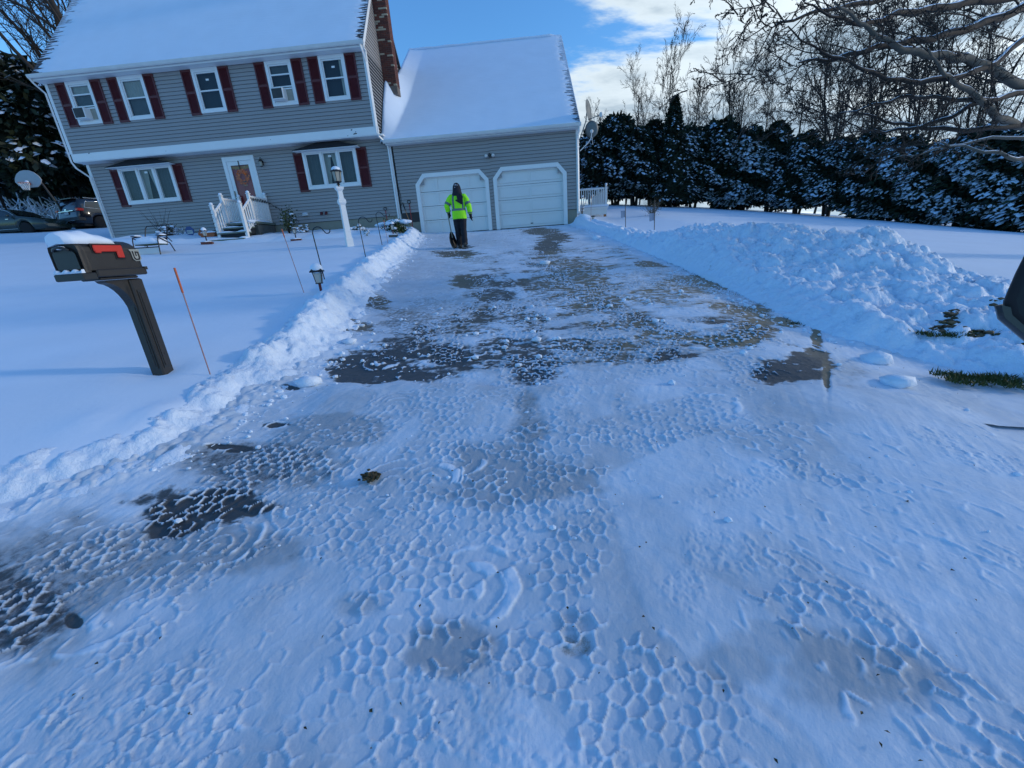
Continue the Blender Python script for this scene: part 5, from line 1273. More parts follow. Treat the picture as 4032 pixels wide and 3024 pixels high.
# the letter on its plate: silver outline, gothic U
m = MB(); m.prism([(l0+0.388+a_-0.018, zt+b_) for a_, b_ in [(0.018, 0.205), (0.115, 0.205), (0.108, 0.192), (0.112, 0.13), (0.100, 0.112), (0.055, 0.108), (0.035, 0.125), (0.032, 0.185)]], X_, X_+0.004, 'yz')
M['silver'] = plain('silver letter', (0.42, 0.44, 0.40), 0.35, 0.4, var=0.3, scale=40)
pl = part('letter_outline', m, 'silver', mbx)
m = MB(); T_ = [(0.040, 0.190), (0.052, 0.190), (0.052, 0.140), (0.060, 0.128), (0.078, 0.126), (0.088, 0.138), (0.088, 0.175), (0.074, 0.178), (0.074, 0.150), (0.066, 0.150), (0.066, 0.188), (0.100, 0.186), (0.100, 0.133), (0.088, 0.118), (0.058, 0.116), (0.043, 0.130)]
m.prism([(l0+0.37+a_, zt+b_) for a_, b_ in T_], X_+0.004, X_+0.0065, 'yz'); part('letter', m, 'black', pl)
# snow heap on the roof of the box
V = []
for k in range(22):
    t = k/21; yy = l0-0.045+t*0.44; ww = w*(1.10-0.25*t)*min(1, 0.55+t*6)*(1 if t < 0.8 else (1-(t-0.8)*3.6)); hh_ = (0.062*math.sin(math.pi*min(1, t*0.85+0.22))+0.006*math.sin(k*0.9))*(1 if t < 0.85 else max(0.1, 1-(t-0.85)*6)); zb = zt+hh-0.035
    V.append([(-ww, yy, zb-0.018), (-ww*0.9, yy, zb+0.03+hh_*0.5), (-ww*0.45, yy, zb+0.03+hh_), (ww*0.2, yy, zb+0.034+hh_), (ww*0.75, yy, zb+0.02+hh_*0.65), (ww*0.98, yy, zb-0.004), (0, yy, zb)])
part('snow_heap', MB().rings(V, True, True, True), 'snow_cap', mbx)
# post, panel mouldings and the curved bracket
s = 0.062; ph = zt-0.032
m = MB(); m.bbox(-s, s, -s, s, -0.15, ph, 0.012); pst = part('post', m, 'mailbox', mbx)
for ax in (0, 1):
    m = MB(); r_ = [(-0.034, 0.10), (0.034, 0.10), (0.034, ph-0.10), (-0.034, ph-0.10)]
    if ax == 0: m.prism(r_, -s-0.006, -s-0.0005, 'xz')
    else: m.prism(r_, s+0.0005, s+0.006, 'yz')
    part('moulding', m, 'mailbox2', pst)
    m = MB(); r_ = [(-0.020, 0.12), (0.020, 0.12), (0.020, ph-0.12), (-0.020, ph-0.12)]
    if ax == 0: m.prism(r_, -s-0.010, -s-0.0062, 'xz')
    else: m.prism(r_, s+0.0062, s+0.011, 'yz')
    part('moulding', m, 'mailbox', pst)
m = MB(); P = [(-s, ph)]+[(-s-0.20, ph)]+[(-s-0.20+0.20*math.sin(a), ph-0.02-0.30*(1-math.cos(a))) for a in np.linspace(0.1, 1.45, 8)]+[(-s, ph-0.36)]
m.prism(P, -0.042, 0.042, 'yz'); part('bracket', m, 'mailbox', mbx)
part('screw', MB().ell((s+0.012, 0.01, 0.23), (0.003, 0.006, 0.006), 6, 4), 'black', pst)

# ------------------------------------------------------------------ stakes, hooks, path lights
M['stake'] = plain('orange stake', (0.50, 0.10, 0.03), 0.5); M['stakew'] = plain('stake shaft', (0.36, 0.18, 0.16), 0.5, var=0.4)
def stake(x, y_, h, lean, label, top=0.22, r_=0.005, group='marker stakes along the driveway'):
    z = Lz(x, y_)-0.05; t = thing('marker_stake', label, 'stake', (x, y_, z), 0, group); d = Vector((lean[0], lean[1], 1)).normalized()*(h+0.05)
    part('shaft', MB().tube([(0, 0, 0), d*(1-top)], r_, 6), 'stakew', t); part('tip', MB().tube([d*(1-top), d], r_*1.7, 6), 'stake', t)
stake(-2.98, 3.42, 0.90, (-0.03, 0.02), 'orange tipped marker stake standing just right of the mailbox')
stake(-3.65, 6.50, 0.98, (-0.10, -0.04), 'leaning red marker stake beside the low path light in the lawn', 0.12)
stake(-3.95, 11.95, 0.75, (-0.02, 0.0), 'thin reddish marker stake nearest the garage on the left lawn', 0.1)
stake(2.45, 16.4, 0.92, (0.04, 0.0), 'thin brown marker stake by the right corner of the garage', 0.1)
def hook(x, y_, h, lean, label, r_=0.0085, w_=0.30):
    z = Lz(x, y_)-0.05; t = thing('shepherd_hook', label, 'garden hook', (x, y_, z), 0, 'black shepherd hooks on the left lawn')
    lx_, ly_ = lean; P = [(0, 0, 0), (lx_*h, ly_*h, h)]; top = Vector(P[-1]); rr = w_/2*0.62
    arc = [top+Vector((rr*(1-math.cos(a)), 0, rr*math.sin(a))) for a in np.linspace(0, 2.5, 9)]
    e_ = arc[-1]; a2 = [e_+Vector((0.03+0.055*(1-math.cos(a)), 0, -0.03-0.05*math.sin(a))) for a in np.linspace(0.2, 3.3, 7)]
    part('rod', MB().tube([P[0], P[1]], r_, 6), 'black', t); part('crook', MB().tube(arc+a2, r_, 6), 'black', t)
    return t
hook(-3.82, 7.60, 0.86, (-0.05, 0.0), 'black shepherd hook behind the near path light', 0.0095, 0.34)
hook(-4.00, 10.25, 0.86, (-0.03, 0.0), 'black shepherd hook midway up the left lawn', 0.010, 0.36)
hook(-4.42, 12.8, 0.88, (-0.05, 0.0), 'black shepherd hook farthest up the lawn, before the snowy bush', 0.010, 0.32)
M['lampglass'] = plain('frosted lamp glass', (0.45, 0.46, 0.42), 0.3)
def path_light(x, y_, s, label, base=False, snow=0.06, z=None):
    z = Lz(x, y_)-0.02 if z is None else z
    t = thing('path_light', label, 'path light', (x, y_, z), R(20), 'solar path lights')
    part('stake', MB().bbox(-0.016*s, 0.016*s, -0.016*s, 0.016*s, 0, 0.15*s, 0.002), 'shutter' if not base else 'black', t)
    m = MB()
    for sx in (-1, 1):
        for sy in (-1, 1): m.tube([(sx*0.035*s, sy*0.035*s, 0.15*s), (sx*0.055*s, sy*0.055*s, 0.30*s)], 0.005*s, 4)
    m.bbox(-0.045*s, 0.045*s, -0.045*s, 0.045*s, 0.145*s, 0.158*s, 0.002); part('cage', m, 'black', t, kind='stuff')
    part('glass', MB().rings([[(a*0.036*s, b*0.036*s, 0.16*s) for a, b in ((-1, -1), (1, -1), (1, 1), (-1, 1))], [(a*0.048*s, b*0.048*s, 0.295*s) for a, b in ((-1, -1), (1, -1), (1, 1), (-1, 1))]]), 'lampglass', t)
    part('lid', MB().rings([[(a*q*s, b*q*s, h_*s) for a, b in ((-1, -1), (1, -1), (1, 1), (-1, 1))] for q, h_ in ((0.085, 0.30), (0.088, 0.312), (0.05, 0.35), (0.02, 0.36))]), 'black', t)
    if snow: part('snow_cap', MB().ell((0, 0, 0.345*s), (0.082*s, 0.082*s, snow*s), 12, 7), 'snow_cap', t)
    if base:
        part('block', MB().bbox(-0.18, 0.18, -0.12, 0.12, -0.13, -0.04, 0.01), 'brick2', t); part('block_snow', MB().ell((0, 0, -0.045), (0.18, 0.12, 0.05), 12, 6), 'snow_cap', t)
path_light(-3.34, 6.45, 1.15, 'snow capped path light closest to the street', snow=0.075)
path_light(-8.6, 15.6, 1.0, 'path light on a brick in the lawn left of the lamp post', True, 0.02, Lz(-8.6, 15.6)+0.09)
path_light(-12.05, 15.6, 1.1, 'path light on a brick beside the orange planter, left of the steps', True, 0.09, Lz(-12.05, 15.6)+0.12)
path_light(-4.78, 15.2, 1.1, 'snow capped path light in front of the snowy bush', False, 0.07, Lz(-4.78, 15.2)+0.05)
path_light(2.62, 16.9, 0.75, 'tiny tilted path light by the right corner of the garage', False, 0.0)
t = thing('brick_block', 'dark brick lying in the snow at the driveway end of the flower bed', 'brick', (-4.72, 15.0, Lz(-4.7, 15.0)+0.0), R(12)); part('block', MB().bbox(-0.16, 0.16, -0.06, 0.06, -0.03, 0.075, 0.008), 'granite', t); part('snow', MB().ell((0, 0.01, 0.07), (0.155, 0.055, 0.035), 12, 6), 'snow_cap', t)

# right side flags on stakes
M['flagcloth'] = plain('faded flag', (0.32, 0.34, 0.42), 0.8, var=0.25, scale=25)
for (x, y_, h, lab) in [(4.11, 13.9, 0.96, 'dark pole with a small faded flag at the crest of the snow pile'), (3.56, 15.5, 0.98, 'dark pole with a small pale flag, nearer the deck')]:
    z = Lz(x, y_)-0.05; t = thing('garden_flag', lab, 'flag', (x, y_, z), 0, 'small flags on poles on the right lawn')
    part('pole', MB().tube([(0, 0, 0), (-0.03, 0, h+0.05)], 0.012, 6), 'black', t)
    V = [[(-0.01-0.16*k/6, 0.012*math.sin(k*1.4), 0.40+0.01*math.sin(k)), (-0.02-0.16*k/6, 0.012*math.sin(k*1.4), 0.63)] for k in range(7)]
    m = MB(); m.rings([[r0[0], r0[1]] for r0 in V], False, True, False); part('cloth', m, 'flagcloth', t)

# ------------------------------------------------------------------ lawn chair
cxh, cyh = -12.0, 13.2; ch = thing('lawn_chair', 'green and black folding lawn chair with snow heaped on its seat', 'chair', (cxh, cyh, Lz(cxh, cyh)-0.10), R(8)); ch.scale = (1.2, 1.1, 1.1)
fr_ = 0.014
for sx in (-1, 1):
    x = 0.31*sx
    part('frame_side', MB().tube([(x, -0.34, 0.0), (x, -0.26, 0.42), (x, -0.22, 0.52), (x*1.02, 0.10, 0.56), (x*1.02, 0.30, 0.40)], fr_, 7), 'black', ch)
    part('leg', MB().tube([(x, 0.38, 0.0), (x, 0.20, 0.36), (x, -0.20, 0.50)], fr_, 7), 'black', ch)
    part('armrest', MB().bbox(x-0.035, x+0.035, -0.24, 0.16, 0.545, 0.57, 0.008), 'black', ch)
    part('arm_snow', MB().ell((x, 0.0, 0.575), (0.035, 0.16, 0.035), 10, 6), 'snow_cap', ch)
part('back_frame', MB().tube([(-0.28, 0.10, 0.30), (-0.275, 0.34, 0.80), (-0.24, 0.37, 0.86), (0.24, 0.37, 0.86), (0.275, 0.34, 0.80), (0.28, 0.10, 0.30)], fr_, 7), 'black', ch)
part('back_fabric', MB().add([(-0.27, 0.12, 0.32), (0.27, 0.12, 0.32), (0.27, 0.22, 0.52), (-0.27, 0.22, 0.52)], [(0, 1, 2, 3)]), 'shutter', ch)
part('front_bar', MB().tube([(-0.31, -0.29, 0.24), (0.31, -0.29, 0.24)], fr_, 7), 'black', ch)
part('front_panel', MB().box(-0.30, 0.30, -0.285, -0.275, 0.06, 0.225), 'gutter', ch)
part('seat', MB().bbox(-0.29, 0.29, -0.27, 0.16, 0.31, 0.335, 0.008), 'leafg', ch)
V = []
for k in range(15):
    x = -0.29+0.58*k/14; e_ = min(1, 0.45+min(k, 14-k)*0.22); V.append([(x, -0.275, 0.335), (x, -0.265, 0.36+0.12*e_), (x, -0.12, 0.37+0.17*e_+0.008*math.sin(k*2)), (x, 0.08, 0.40+0.16*e_), (x, 0.17, 0.42), (x, 0.17, 0.335)])
part('seat_snow', MB().rings(V, True, True, True), 'snow_cap', ch)
# pots, planter, alarm sign
M['terracotta'] = plain('terracotta', (0.42, 0.12, 0.045), 0.7, var=0.15)
t = thing('planter', 'orange oblong planter full of snow at the left of the steps', 'planter', (-12.72, 16.7, Lz(-12.7, 16.7)+0.10), R(6))
part('trough', MB().rings([[(a*q, b*r_, h_) for a, b in ((-1, -1), (1, -1), (1, 1), (-1, 1))] for q, r_, h_ in ((0.22, 0.12, 0), (0.30, 0.15, 0.16), (0.32, 0.17, 0.17), (0.32, 0.17, 0.20))]), 'terracotta', t)
part('snow', MB().ell((0, 0, 0.20), (0.32, 0.17, 0.09), 14, 7), 'snow_cap', t)
t = thing('flower_pot', 'dark pot with a snow lid between the planter and the steps', 'pot', (-12.42, 17.25, Lz(-12.4, 17.2)+0.18))
part('pot', MB().lathe([(0.10, -0.1), (0.15, 0.10), (0.17, 0.11), (0.17, 0.14)], 14), 'black', t); part('snow', MB().ell((0, 0, 0.16), (0.18, 0.18, 0.09), 12, 7), 'snow_cap', t)
t = thing('flower_pot', 'small tilted orange pot beside the blue alarm sign', 'pot', (-13.35, 17.0, Lz(-13.3, 17.0)+0.20)); m = MB().lathe([(0.07, 0), (0.12, 0.16), (0.14, 0.17), (0.14, 0.20)], 12)
part('pot', m, 'terracotta', t, rot=(R(-50), R(25), 0))
M['adtblue'] = plain('sign blue', (0.012, 0.05, 0.20), 0.4); M['signgrey'] = plain('sign grey', (0.45, 0.52, 0.50), 0.5)
t = thing('alarm_sign', 'round topped blue alarm company sign stuck in the flower bed', 'sign', (-13.72, 17.0, Lz(-13.7, 17.0)+0.12))
octp = [(0.19*math.cos(a)*(1.0), 0.22+0.19*math.sin(a)) for a in [math.pi/8+k*math.pi/4 for k in range(8)]]
part('board', MB().prism(octp, -0.01, 0.01), 'adtblue', t); part('post', MB().bbox(-0.012, 0.012, 0.012, 0.03, -0.1, 0.3, 0.003), 'signgrey', t)
part('panel', MB().box(-0.12, 0.12, -0.014, -0.0105, 0.12, 0.25), 'signgrey', t)
text_obj('lettering', 'ADT', 0.11, 'adtblue', t, (0, -0.0155, 0.185), (math.pi/2, 0, 0))
# shovels leaning at the garage corner
def shovel(name, label, x, y_, z, hpts, gmat, blade, bl):
    t = thing(name, label, 'shovel', (x, y_, z), 0, 'shovels leaning on the garage wall'); part('shaft', MB().tube(hpts, 0.016, 7), gmat, t)
    a = Vector(hpts[-1]); d = (a-Vector(hpts[0])).normalized()
    if bl: part('grip', MB().tube([a, a+d*0.06+Vector((-0.06, 0, 0)), a+d*0.14+Vector((-0.06, 0, 0)), a+d*0.15+Vector((0, 0, 0)), a+d*0.14+Vector((0.06, 0, 0)), a+d*0.06+Vector((0.06, 0, 0)), a], 0.013, 6), 'black', t)
    else: part('grip', MB().tube([a-d*0.30, a+d*0.05], 0.022, 7), 'black', t)
    part('blade', MB().bbox(-0.14, 0.14, -0.03, 0.0, -0.32, 0.02, 0.01), blade, t)
M['wood'] = plain('orange wood', (0.42, 0.17, 0.06), 0.6, var=0.2); M['redp'] = plain('red plastic', (0.30, 0.02, 0.02), 0.4)
shovel('shovel', 'orange handled shovel leaning between the downspout and the left garage door', -4.72, 17.75, 1.02, [(0, 0, 0), (-0.38, 0.40, 1.15)], 'wood', 'black', False)
shovel('shovel', 'red D handled shovel upright between the downspout and the left garage door', -4.78, 18.0, 1.02, [(0, 0, 0), (-0.06, 0.16, 1.12)], 'redp', 'redp', True)
shovel('shovel', 'red D handled shovel leaning behind the snowy bush', -5.75, 17.75, 1.15, [(0, 0, 0), (-0.12, 0.35, 0.80)], 'redp', 'redp', True)

# ------------------------------------------------------------------ back deck
dk = thing('deck', 'white railed back deck with lattice skirt behind the garage corner', 'deck', (3.3, 23.5, 1.2)); DO = Vector(dk.location)
def dp(name, mb, mat, parent=dk):
    o = part(name, mb, mat, parent)
    if parent is dk: o.location = -DO
    return o
dp('platform', MB().bbox(2.30, 4.15, 21.9, 26.5, 1.66, 1.76, 0.01), 'trim'); dp('skirt_board', MB().box(2.35, 4.10, 21.94, 21.98, 1.40, 1.658), 'trim')
dp('snow', MB().bbox(2.32, 4.17, 21.86, 26.4, 1.765, 1.86, 0.03), 'snow_cap')
for x in (4.02,): dp('support_post', MB().box(x-0.06, x+0.06, 22.0, 22.12, 0.8, 1.42), 'wood')
m = MB()
for k in range(-6, 20):
    for sg in (1, -1):
        x = 2.4+k*0.10; x2 = x+0.42*sg; 
        if min(x, x2) < 2.32 or max(x, x2) > 3.98: continue
        m.tube([(x, 21.97+0.004*sg, 1.0), (x2, 21.97+0.004*sg, 1.42)], 0.013, 4, True, False)
o = dp('lattice', m, 'trim'); o['kind'] = 'stuff'
def dpost(x, y_):
    o = dp('newel_post', MB().bbox(x-.055, x+.055, y_-.055, y_+.055, 1.70, 2.66, .006), 'trim'); dp('ball', MB().ell((x, y_, 2.73), (.06, .06, .06), 10, 7), 'trim', o).location = (0, 0, 0)
    s_ = dp('snow_cap', MB().ell((x, y_, 2.77), (.065, .065, .055), 10, 7), 'snow_cap', o); s_.location = (0, 0, 0)
for x, y_ in [(4.05, 21.98), (2.40, 21.98), (4.05, 24.2), (4.05, 26.3), (3.2, 26.3)]: dpost(x, y_)
balw = MB().box(-0.022, 0.022, -0.016, 0.016, 0, 0.72).mesh('baluster'); balw.materials.append(M['trim'])
for zz in (1.84, 2.56): dp('rail', MB().bbox(2.46, 3.99, 21.955, 22.005, zz, zz+.06, .006), 'trim')
for zz in (1.84, 2.56): dp('rail', MB().bbox(4.025, 4.075, 22.04, 26.2, zz, zz+.06, .006), 'trim')
for k in range(14): o = bpy.data.objects.new('baluster', balw); o.location = Vector((2.52+k*0.108, 21.98, 1.88))-DO; link(o, dk)
for k in range(36): o = bpy.data.objects.new('baluster', balw); o.location = Vector((4.05, 22.12+k*0.115, 1.88))-DO; o.rotation_euler = (0, 0, math.pi/2); link(o, dk)
dp('rail_snow', MB().ell((3.2, 21.98, 2.625), (0.78, .035, .025), 16, 6), 'snow_cap')

# ------------------------------------------------------------------ basketball hoop
hx, hy = -28.05, 24.2; hb = thing('basketball_hoop', 'basketball hoop with a grey fan shaped backboard on a black pole', 'basketball hoop', (hx, hy, Lz(hx+.3, hy)-0.1), 0)
zb = 5.72-hb.location.z
M['board'] = plain('backboard', (0.36, 0.38, 0.40), 0.6, var=0.1)
part('pole', MB().tube([(0.62, 0.6, 0), (0.55, 0.6, 1.5), (0.32, 0.35, zb-0.1), (0.2, 0.1, zb)], 0.055, 8), 'black', hb)
fan = [(-0.42, -0.42), (0.42, -0.42), (0.66, -0.28), (0.80, -0.08), (0.72, 0.12), (0.52, 0.32), (0.26, 0.44), (0, 0.47), (-0.26, 0.44), (-0.52, 0.32), (-0.72, 0.12), (-0.80, -0.08), (-0.66, -0.28)]
part('backboard', MB().prism([(a, zb+b) for a, b in fan], -0.02, 0.02), 'board', hb)
part('rim', MB().tube([(0.23*math.cos(a), -0.28+0.23*math.sin(a), zb-0.22) for a in np.linspace(0, 6.283, 19)], 0.014, 6), 'stake', hb)
part('bracket', MB().box(-0.10, 0.10, -0.06, -0.021, zb-0.30, zb-0.18), 'stake', hb)
m = MB()
for k in range(12):
    a = k*0.5236; a2 = a+0.26; m.tube([(0.23*math.cos(a), -0.28+0.23*math.sin(a), zb-0.22), (0.17*math.cos(a2), -0.28+0.17*math.sin(a2), zb-0.40), (0.13*math.cos(a), -0.28+0.13*math.sin(a), zb-0.58)], 0.008, 4)
    a3 = a-0.26; m.tube([(0.23*math.cos(a), -0.28+0.23*math.sin(a), zb-0.22), (0.17*math.cos(a3), -0.28+0.17*math.sin(a3), zb-0.40), (0.13*math.cos(a), -0.28+0.13*math.sin(a), zb-0.58)], 0.008, 4)
part('net', m, 'trim', hb, kind='stuff'); part('snow', MB().ell((0, -0.10, zb-0.15), (0.10, 0.08, 0.09), 10, 7), 'snow_cap', hb)

# ------------------------------------------------------------------ wing mirror of the vehicle the picture was taken beside
M['mirror'] = plain('mirror housing', (0.003, 0.003, 0.004), 0.6, var=0.1); M['mirror2'] = plain('mirror cap', (0.022, 0.026, 0.030), 0.28, var=0.1)
mr = thing('wing_mirror', 'black vehicle wing mirror hanging into view at the right edge', 'wing mirror', (1.092, 0.777, -0.115))
# outline in a plane facing the camera, lofted back to give it depth
_d = Vector((1.20, 1.02, -0.17)).normalized(); _s = _d.cross(Vector((0, 0, 1))).normalized(); _t = _s.cross(_d)
outl = [(-0.150, -0.062), (-0.149, -0.04), (-0.146, 0.00), (-0.140, 0.05), (-0.130, 0.11), (-0.118, 0.18), (-0.095, 0.235), (0.03, 0.26), (0.12, 0.24), (0.14, 0.0), (0.14, -0.20), (0.10, -0.235), (0.03, -0.215), (-0.04, -0.18), (-0.10, -0.13), (-0.14, -0.09)]
def ringat(sc, dd, cx_=0.03, cy_=-0.0): return [tuple(_s*(cx_+(a-cx_)*sc)+_t*(cy_+(b-cy_)*sc)+_d*dd) for a, b in outl]
part('housing', MB().rings([ringat(0.90, -0.01), ringat(0.98, 0.0), ringat(1.0, 0.02), ringat(0.98, 0.07), ringat(0.85, 0.12), ringat(0.5, 0.15)], True, True), 'mirror', mr)
low = [(a, b) for a, b in outl if b < -0.03]
V = []
for dd, sc in ((-0.004, 0.99), (0.004, 1.03), (0.03, 1.05), (0.075, 1.03), (0.115, 0.92)):
    V.append([tuple(_s*(0.03+(a-0.03)*sc)+_t*(b*sc)+_d*dd) for a, b in ((-0.152, -0.066), (-0.142, -0.092), (-0.10, -0.132), (-0.04, -0.182), (0.03, -0.217), (0.10, -0.237), (0.14, -0.20), (0.10, -0.15), (0.0, -0.125), (-0.08, -0.09))])
part('lower_cap', MB().rings(V, True, True), 'mirror2', mr)
part('stem', MB().tube([_s*0.10+_d*0.05, _s*0.26+_d*0.03, _s*0.5+_d*0.0], [0.06, 0.05, 0.05], 10), 'mirror', mr)

# ------------------------------------------------------------------ trees
class Soup:
    def __init__(s): s.V = []; s.F = []; s.n = 0
    def add(s, V, F):
        V = np.asarray(V, np.float32); F = np.asarray(F, np.int64); s.V.append(V); s.F.append(F+s.n); s.n += len(V)
    def mesh(s, name, smooth=False): return np_mesh(name, np.concatenate(s.V), np.concatenate(s.F), smooth)
def tube_np(S_, P, rad, n):
    P = np.asarray(P, float); k = len(P); T = np.gradient(P, axis=0); T /= np.linalg.norm(T, axis=1)[:, None]+1e-9
    a = np.array([0.31, 0.52, 0.8]); U = np.cross(T, a); U /= np.linalg.norm(U, axis=1)[:, None]+1e-9; W = np.cross(T, U)
    th = np.arange(n)*2*np.pi/n; V = P[:, None]+rad[:, None, None]*(U[:, None]*np.cos(th)[None, :, None]+W[:, None]*np.sin(th)[None, :, None])
    i = np.arange(k*n).reshape(k, n); j = np.roll(i, -1, 1)
    a_, b_, c_, d_ = i[:-1].ravel(), j[:-1].ravel(), j[1:].ravel(), i[1:].ravel()
    S_.add(V.reshape(-1, 3), np.concatenate([np.stack([a_, b_, c_], 1), np.stack([a_, c_, d_], 1)]))
def branch(S_, p, d, L_, r, lvl, cfg, rg):
    """grow one limb and its children"""
    nseg = (10, 7, 5, 4, 3)[lvl]; P = [p]; dd = d/np.linalg.norm(d); pos = p.copy()
    for i in range(nseg):
        dd = dd + rg.normal(0, cfg['wob'][lvl], 3) + np.array([0, 0, cfg['up'][lvl]]); dd /= np.linalg.norm(dd); pos = pos+dd*L_/nseg; P.append(pos)
    P = np.array(P); rad = r*np.linspace(1, 0.22 if lvl else 0.18, nseg+1)**0.9
    tube_np(S_, P, np.maximum(rad, cfg['rmin']), (8, 5, 4, 3, 3)[lvl])
    if lvl >= cfg['lv']: return
    nc = cfg['n'][lvl]; t0 = cfg['t0'][lvl]
    for c in range(nc):
        t = t0+(1-t0)*(c+rg.random())/nc; f = t*nseg; i = min(int(f), nseg-1); q = P[i]+(P[i+1]-P[i])*(f-i); ax = P[i+1]-P[i]; ax /= np.linalg.norm(ax)
        o = np.cross(ax, rg.normal(0, 1, 3)); o /= np.linalg.norm(o)+1e-9; a = cfg['ang'][lvl]*rg.uniform(0.7, 1.3)
        nd = ax*math.cos(a)+o*math.sin(a); branch(S_, q, nd, L_*cfg['lr'][lvl]*rg.uniform(0.6, 1.15)*(1.15-0.55*t), max(r*(1-t*0.78)*cfg['rr'][lvl], cfg['rmin']), lvl+1, cfg, rg)
UPR = dict(lv=4, n=(11, 7, 6, 4), t0=(0.22, 0.2, 0.15, 0.1), ang=(0.42, 0.5, 0.55, 0.6), lr=(0.55, 0.5, 0.45, 0.5), rr=(0.55, 0.55, 0.6, 0.6), wob=(0.05, 0.10, 0.14, 0.18, 0.2), up=(0.05, 0.10, 0.07, 0.04, 0.02), rmin=0.011)
SPR = dict(UPR, n=(9, 7, 6, 4), ang=(0.7, 0.65, 0.6, 0.6), lr=(0.7, 0.5, 0.45, 0.5), wob=(0.10, 0.15, 0.18, 0.2, 0.2), up=(0.04, 0.05, 0.03, 0.02, 0.0))
def bare_mesh(seed, H, r, cfg, stems=1):
    rg = np.random.default_rng(seed); A = Soup(); B = Soup()
    for k in range(stems):
        d = np.array([rg.normal(0, 0.16 if stems > 1 else 0.03), rg.normal(0, 0.12 if stems > 1 else 0.03), 1.0])
        # trunk separately from the crown
        P = [np.zeros(3)]; dd = d/np.linalg.norm(d)
        branch(B, np.array([0.15*k*math.cos(k*2.1), 0.15*k*math.sin(k*2.1), -0.2]), d, H*rg.uniform(0.8, 1.0), r*rg.uniform(0.7, 1.0), 0, cfg, rg)
    # lower trunk collar as a part of its own
    tube_np(A, [(0, 0, -0.3), (0, 0, 0.3), (d[0]*0.9, d[1]*0.9, 0.9)], np.array([r*1.5, r*1.12, r*0.95]), 9)
    return A.mesh('trunk', True), B.mesh('branches')
def tree(variant, loc, s, rz, label, group, mat='bark', cat='tree', name='bare_tree'):
    t = thing(name, label, cat, loc, rz, group); t.scale = (s, s, s)
    a, b = variant
    for nm, me in (('trunk', a), ('branches', b)):
        if not me.materials: me.materials.append(M[mat])
        o = bpy.data.objects.new(nm, me); link(o, t)
    return t
BV = [bare_mesh(3, 14, 0.15, UPR), bare_mesh(8, 13, 0.13, UPR), bare_mesh(12, 15, 0.16, UPR, 2), bare_mesh(21, 12, 0.12, SPR), bare_mesh(33, 14, 0.14, UPR, 3)]
# (x, y, variant, scale)
bt = [(7.6, 44, 1, 0.78), (10.2, 45, 0, 0.88), (12.0, 47, 1, 0.82), (14.6, 42, 0, 1.02), (16.4, 45, 2, 0.86), (19.3, 41, 2, 1.02), (21.4, 43, 0, 0.90), (23.4, 40, 3, 1.18), (24.6, 36.5, 0, 1.05), (27.0, 36, 4, 1.12), (29.6, 35, 4, 1.10),
      (32.5, 34, 2, 0.98), (34.5, 31, 1, 0.90), (37.5, 31, 3, 0.85), (38.5, 27, 4, 0.62), (27.8, 43, 0, 0.95)]
blab = ['small bare tree just right of the satellite dishes', 'slim bare tree second to the right of the garage roof', 'slim bare tree left of the tall pale trunk behind the evergreens', 'tall bare tree with a straight trunk left of the pointed conifer', 'twin stemmed bare tree directly behind the pointed conifer',
        'twin stemmed bare tree right of the pointed conifer', 'thin bare tree in the gap right of the pointed conifer', 'spreading bare tree with a dark twisting trunk standing against the clouds', 'bare tree pressed close behind the dark twisting one', 'tall dense clump of bare stems in the middle of the row', 'second dense clump of bare stems, leaning right',
        'bare tree showing behind the snowy limbs on the right', 'slim bare tree under the snowy limb at the right', 'spreading bare tree low on the right behind the hedge', 'low brushy clump of bare stems at the far right', 'bare tree farthest back behind the dense clumps']
for i, (x, y, v, s) in enumerate(bt):
    tree(BV[v], (x, y, Gz(x, y)), s*(0.88 if x < 23 else 0.92), i*1.3, blab[i], 'bare trees behind the evergreen hedge')
# big bare tree behind the left end of the house and smaller ones
lb = bare_mesh(41, 20, 0.42, dict(SPR, n=(12, 8, 6, 4), t0=(0.18, 0.2, 0.15, 0.1), rmin=0.012))
for (x, y, s, rz, lab) in [(-25.5, 31, 1.0, 0.4, 'large bare tree with thick forking limbs behind the left end of the house'), (-35, 38, 0.95, 2.0, 'bare tree left of the big forking one, half off the picture'), (-33, 46, 1.1, 4.0, 'bare tree farther back at the upper left'), (-44, 42, 1.0, 5.2, 'bare tree at the left edge above the parked cars')]:
    tree(lb, (x, y, Gz(x, y)), s, rz, lab, 'bare trees left of the house')

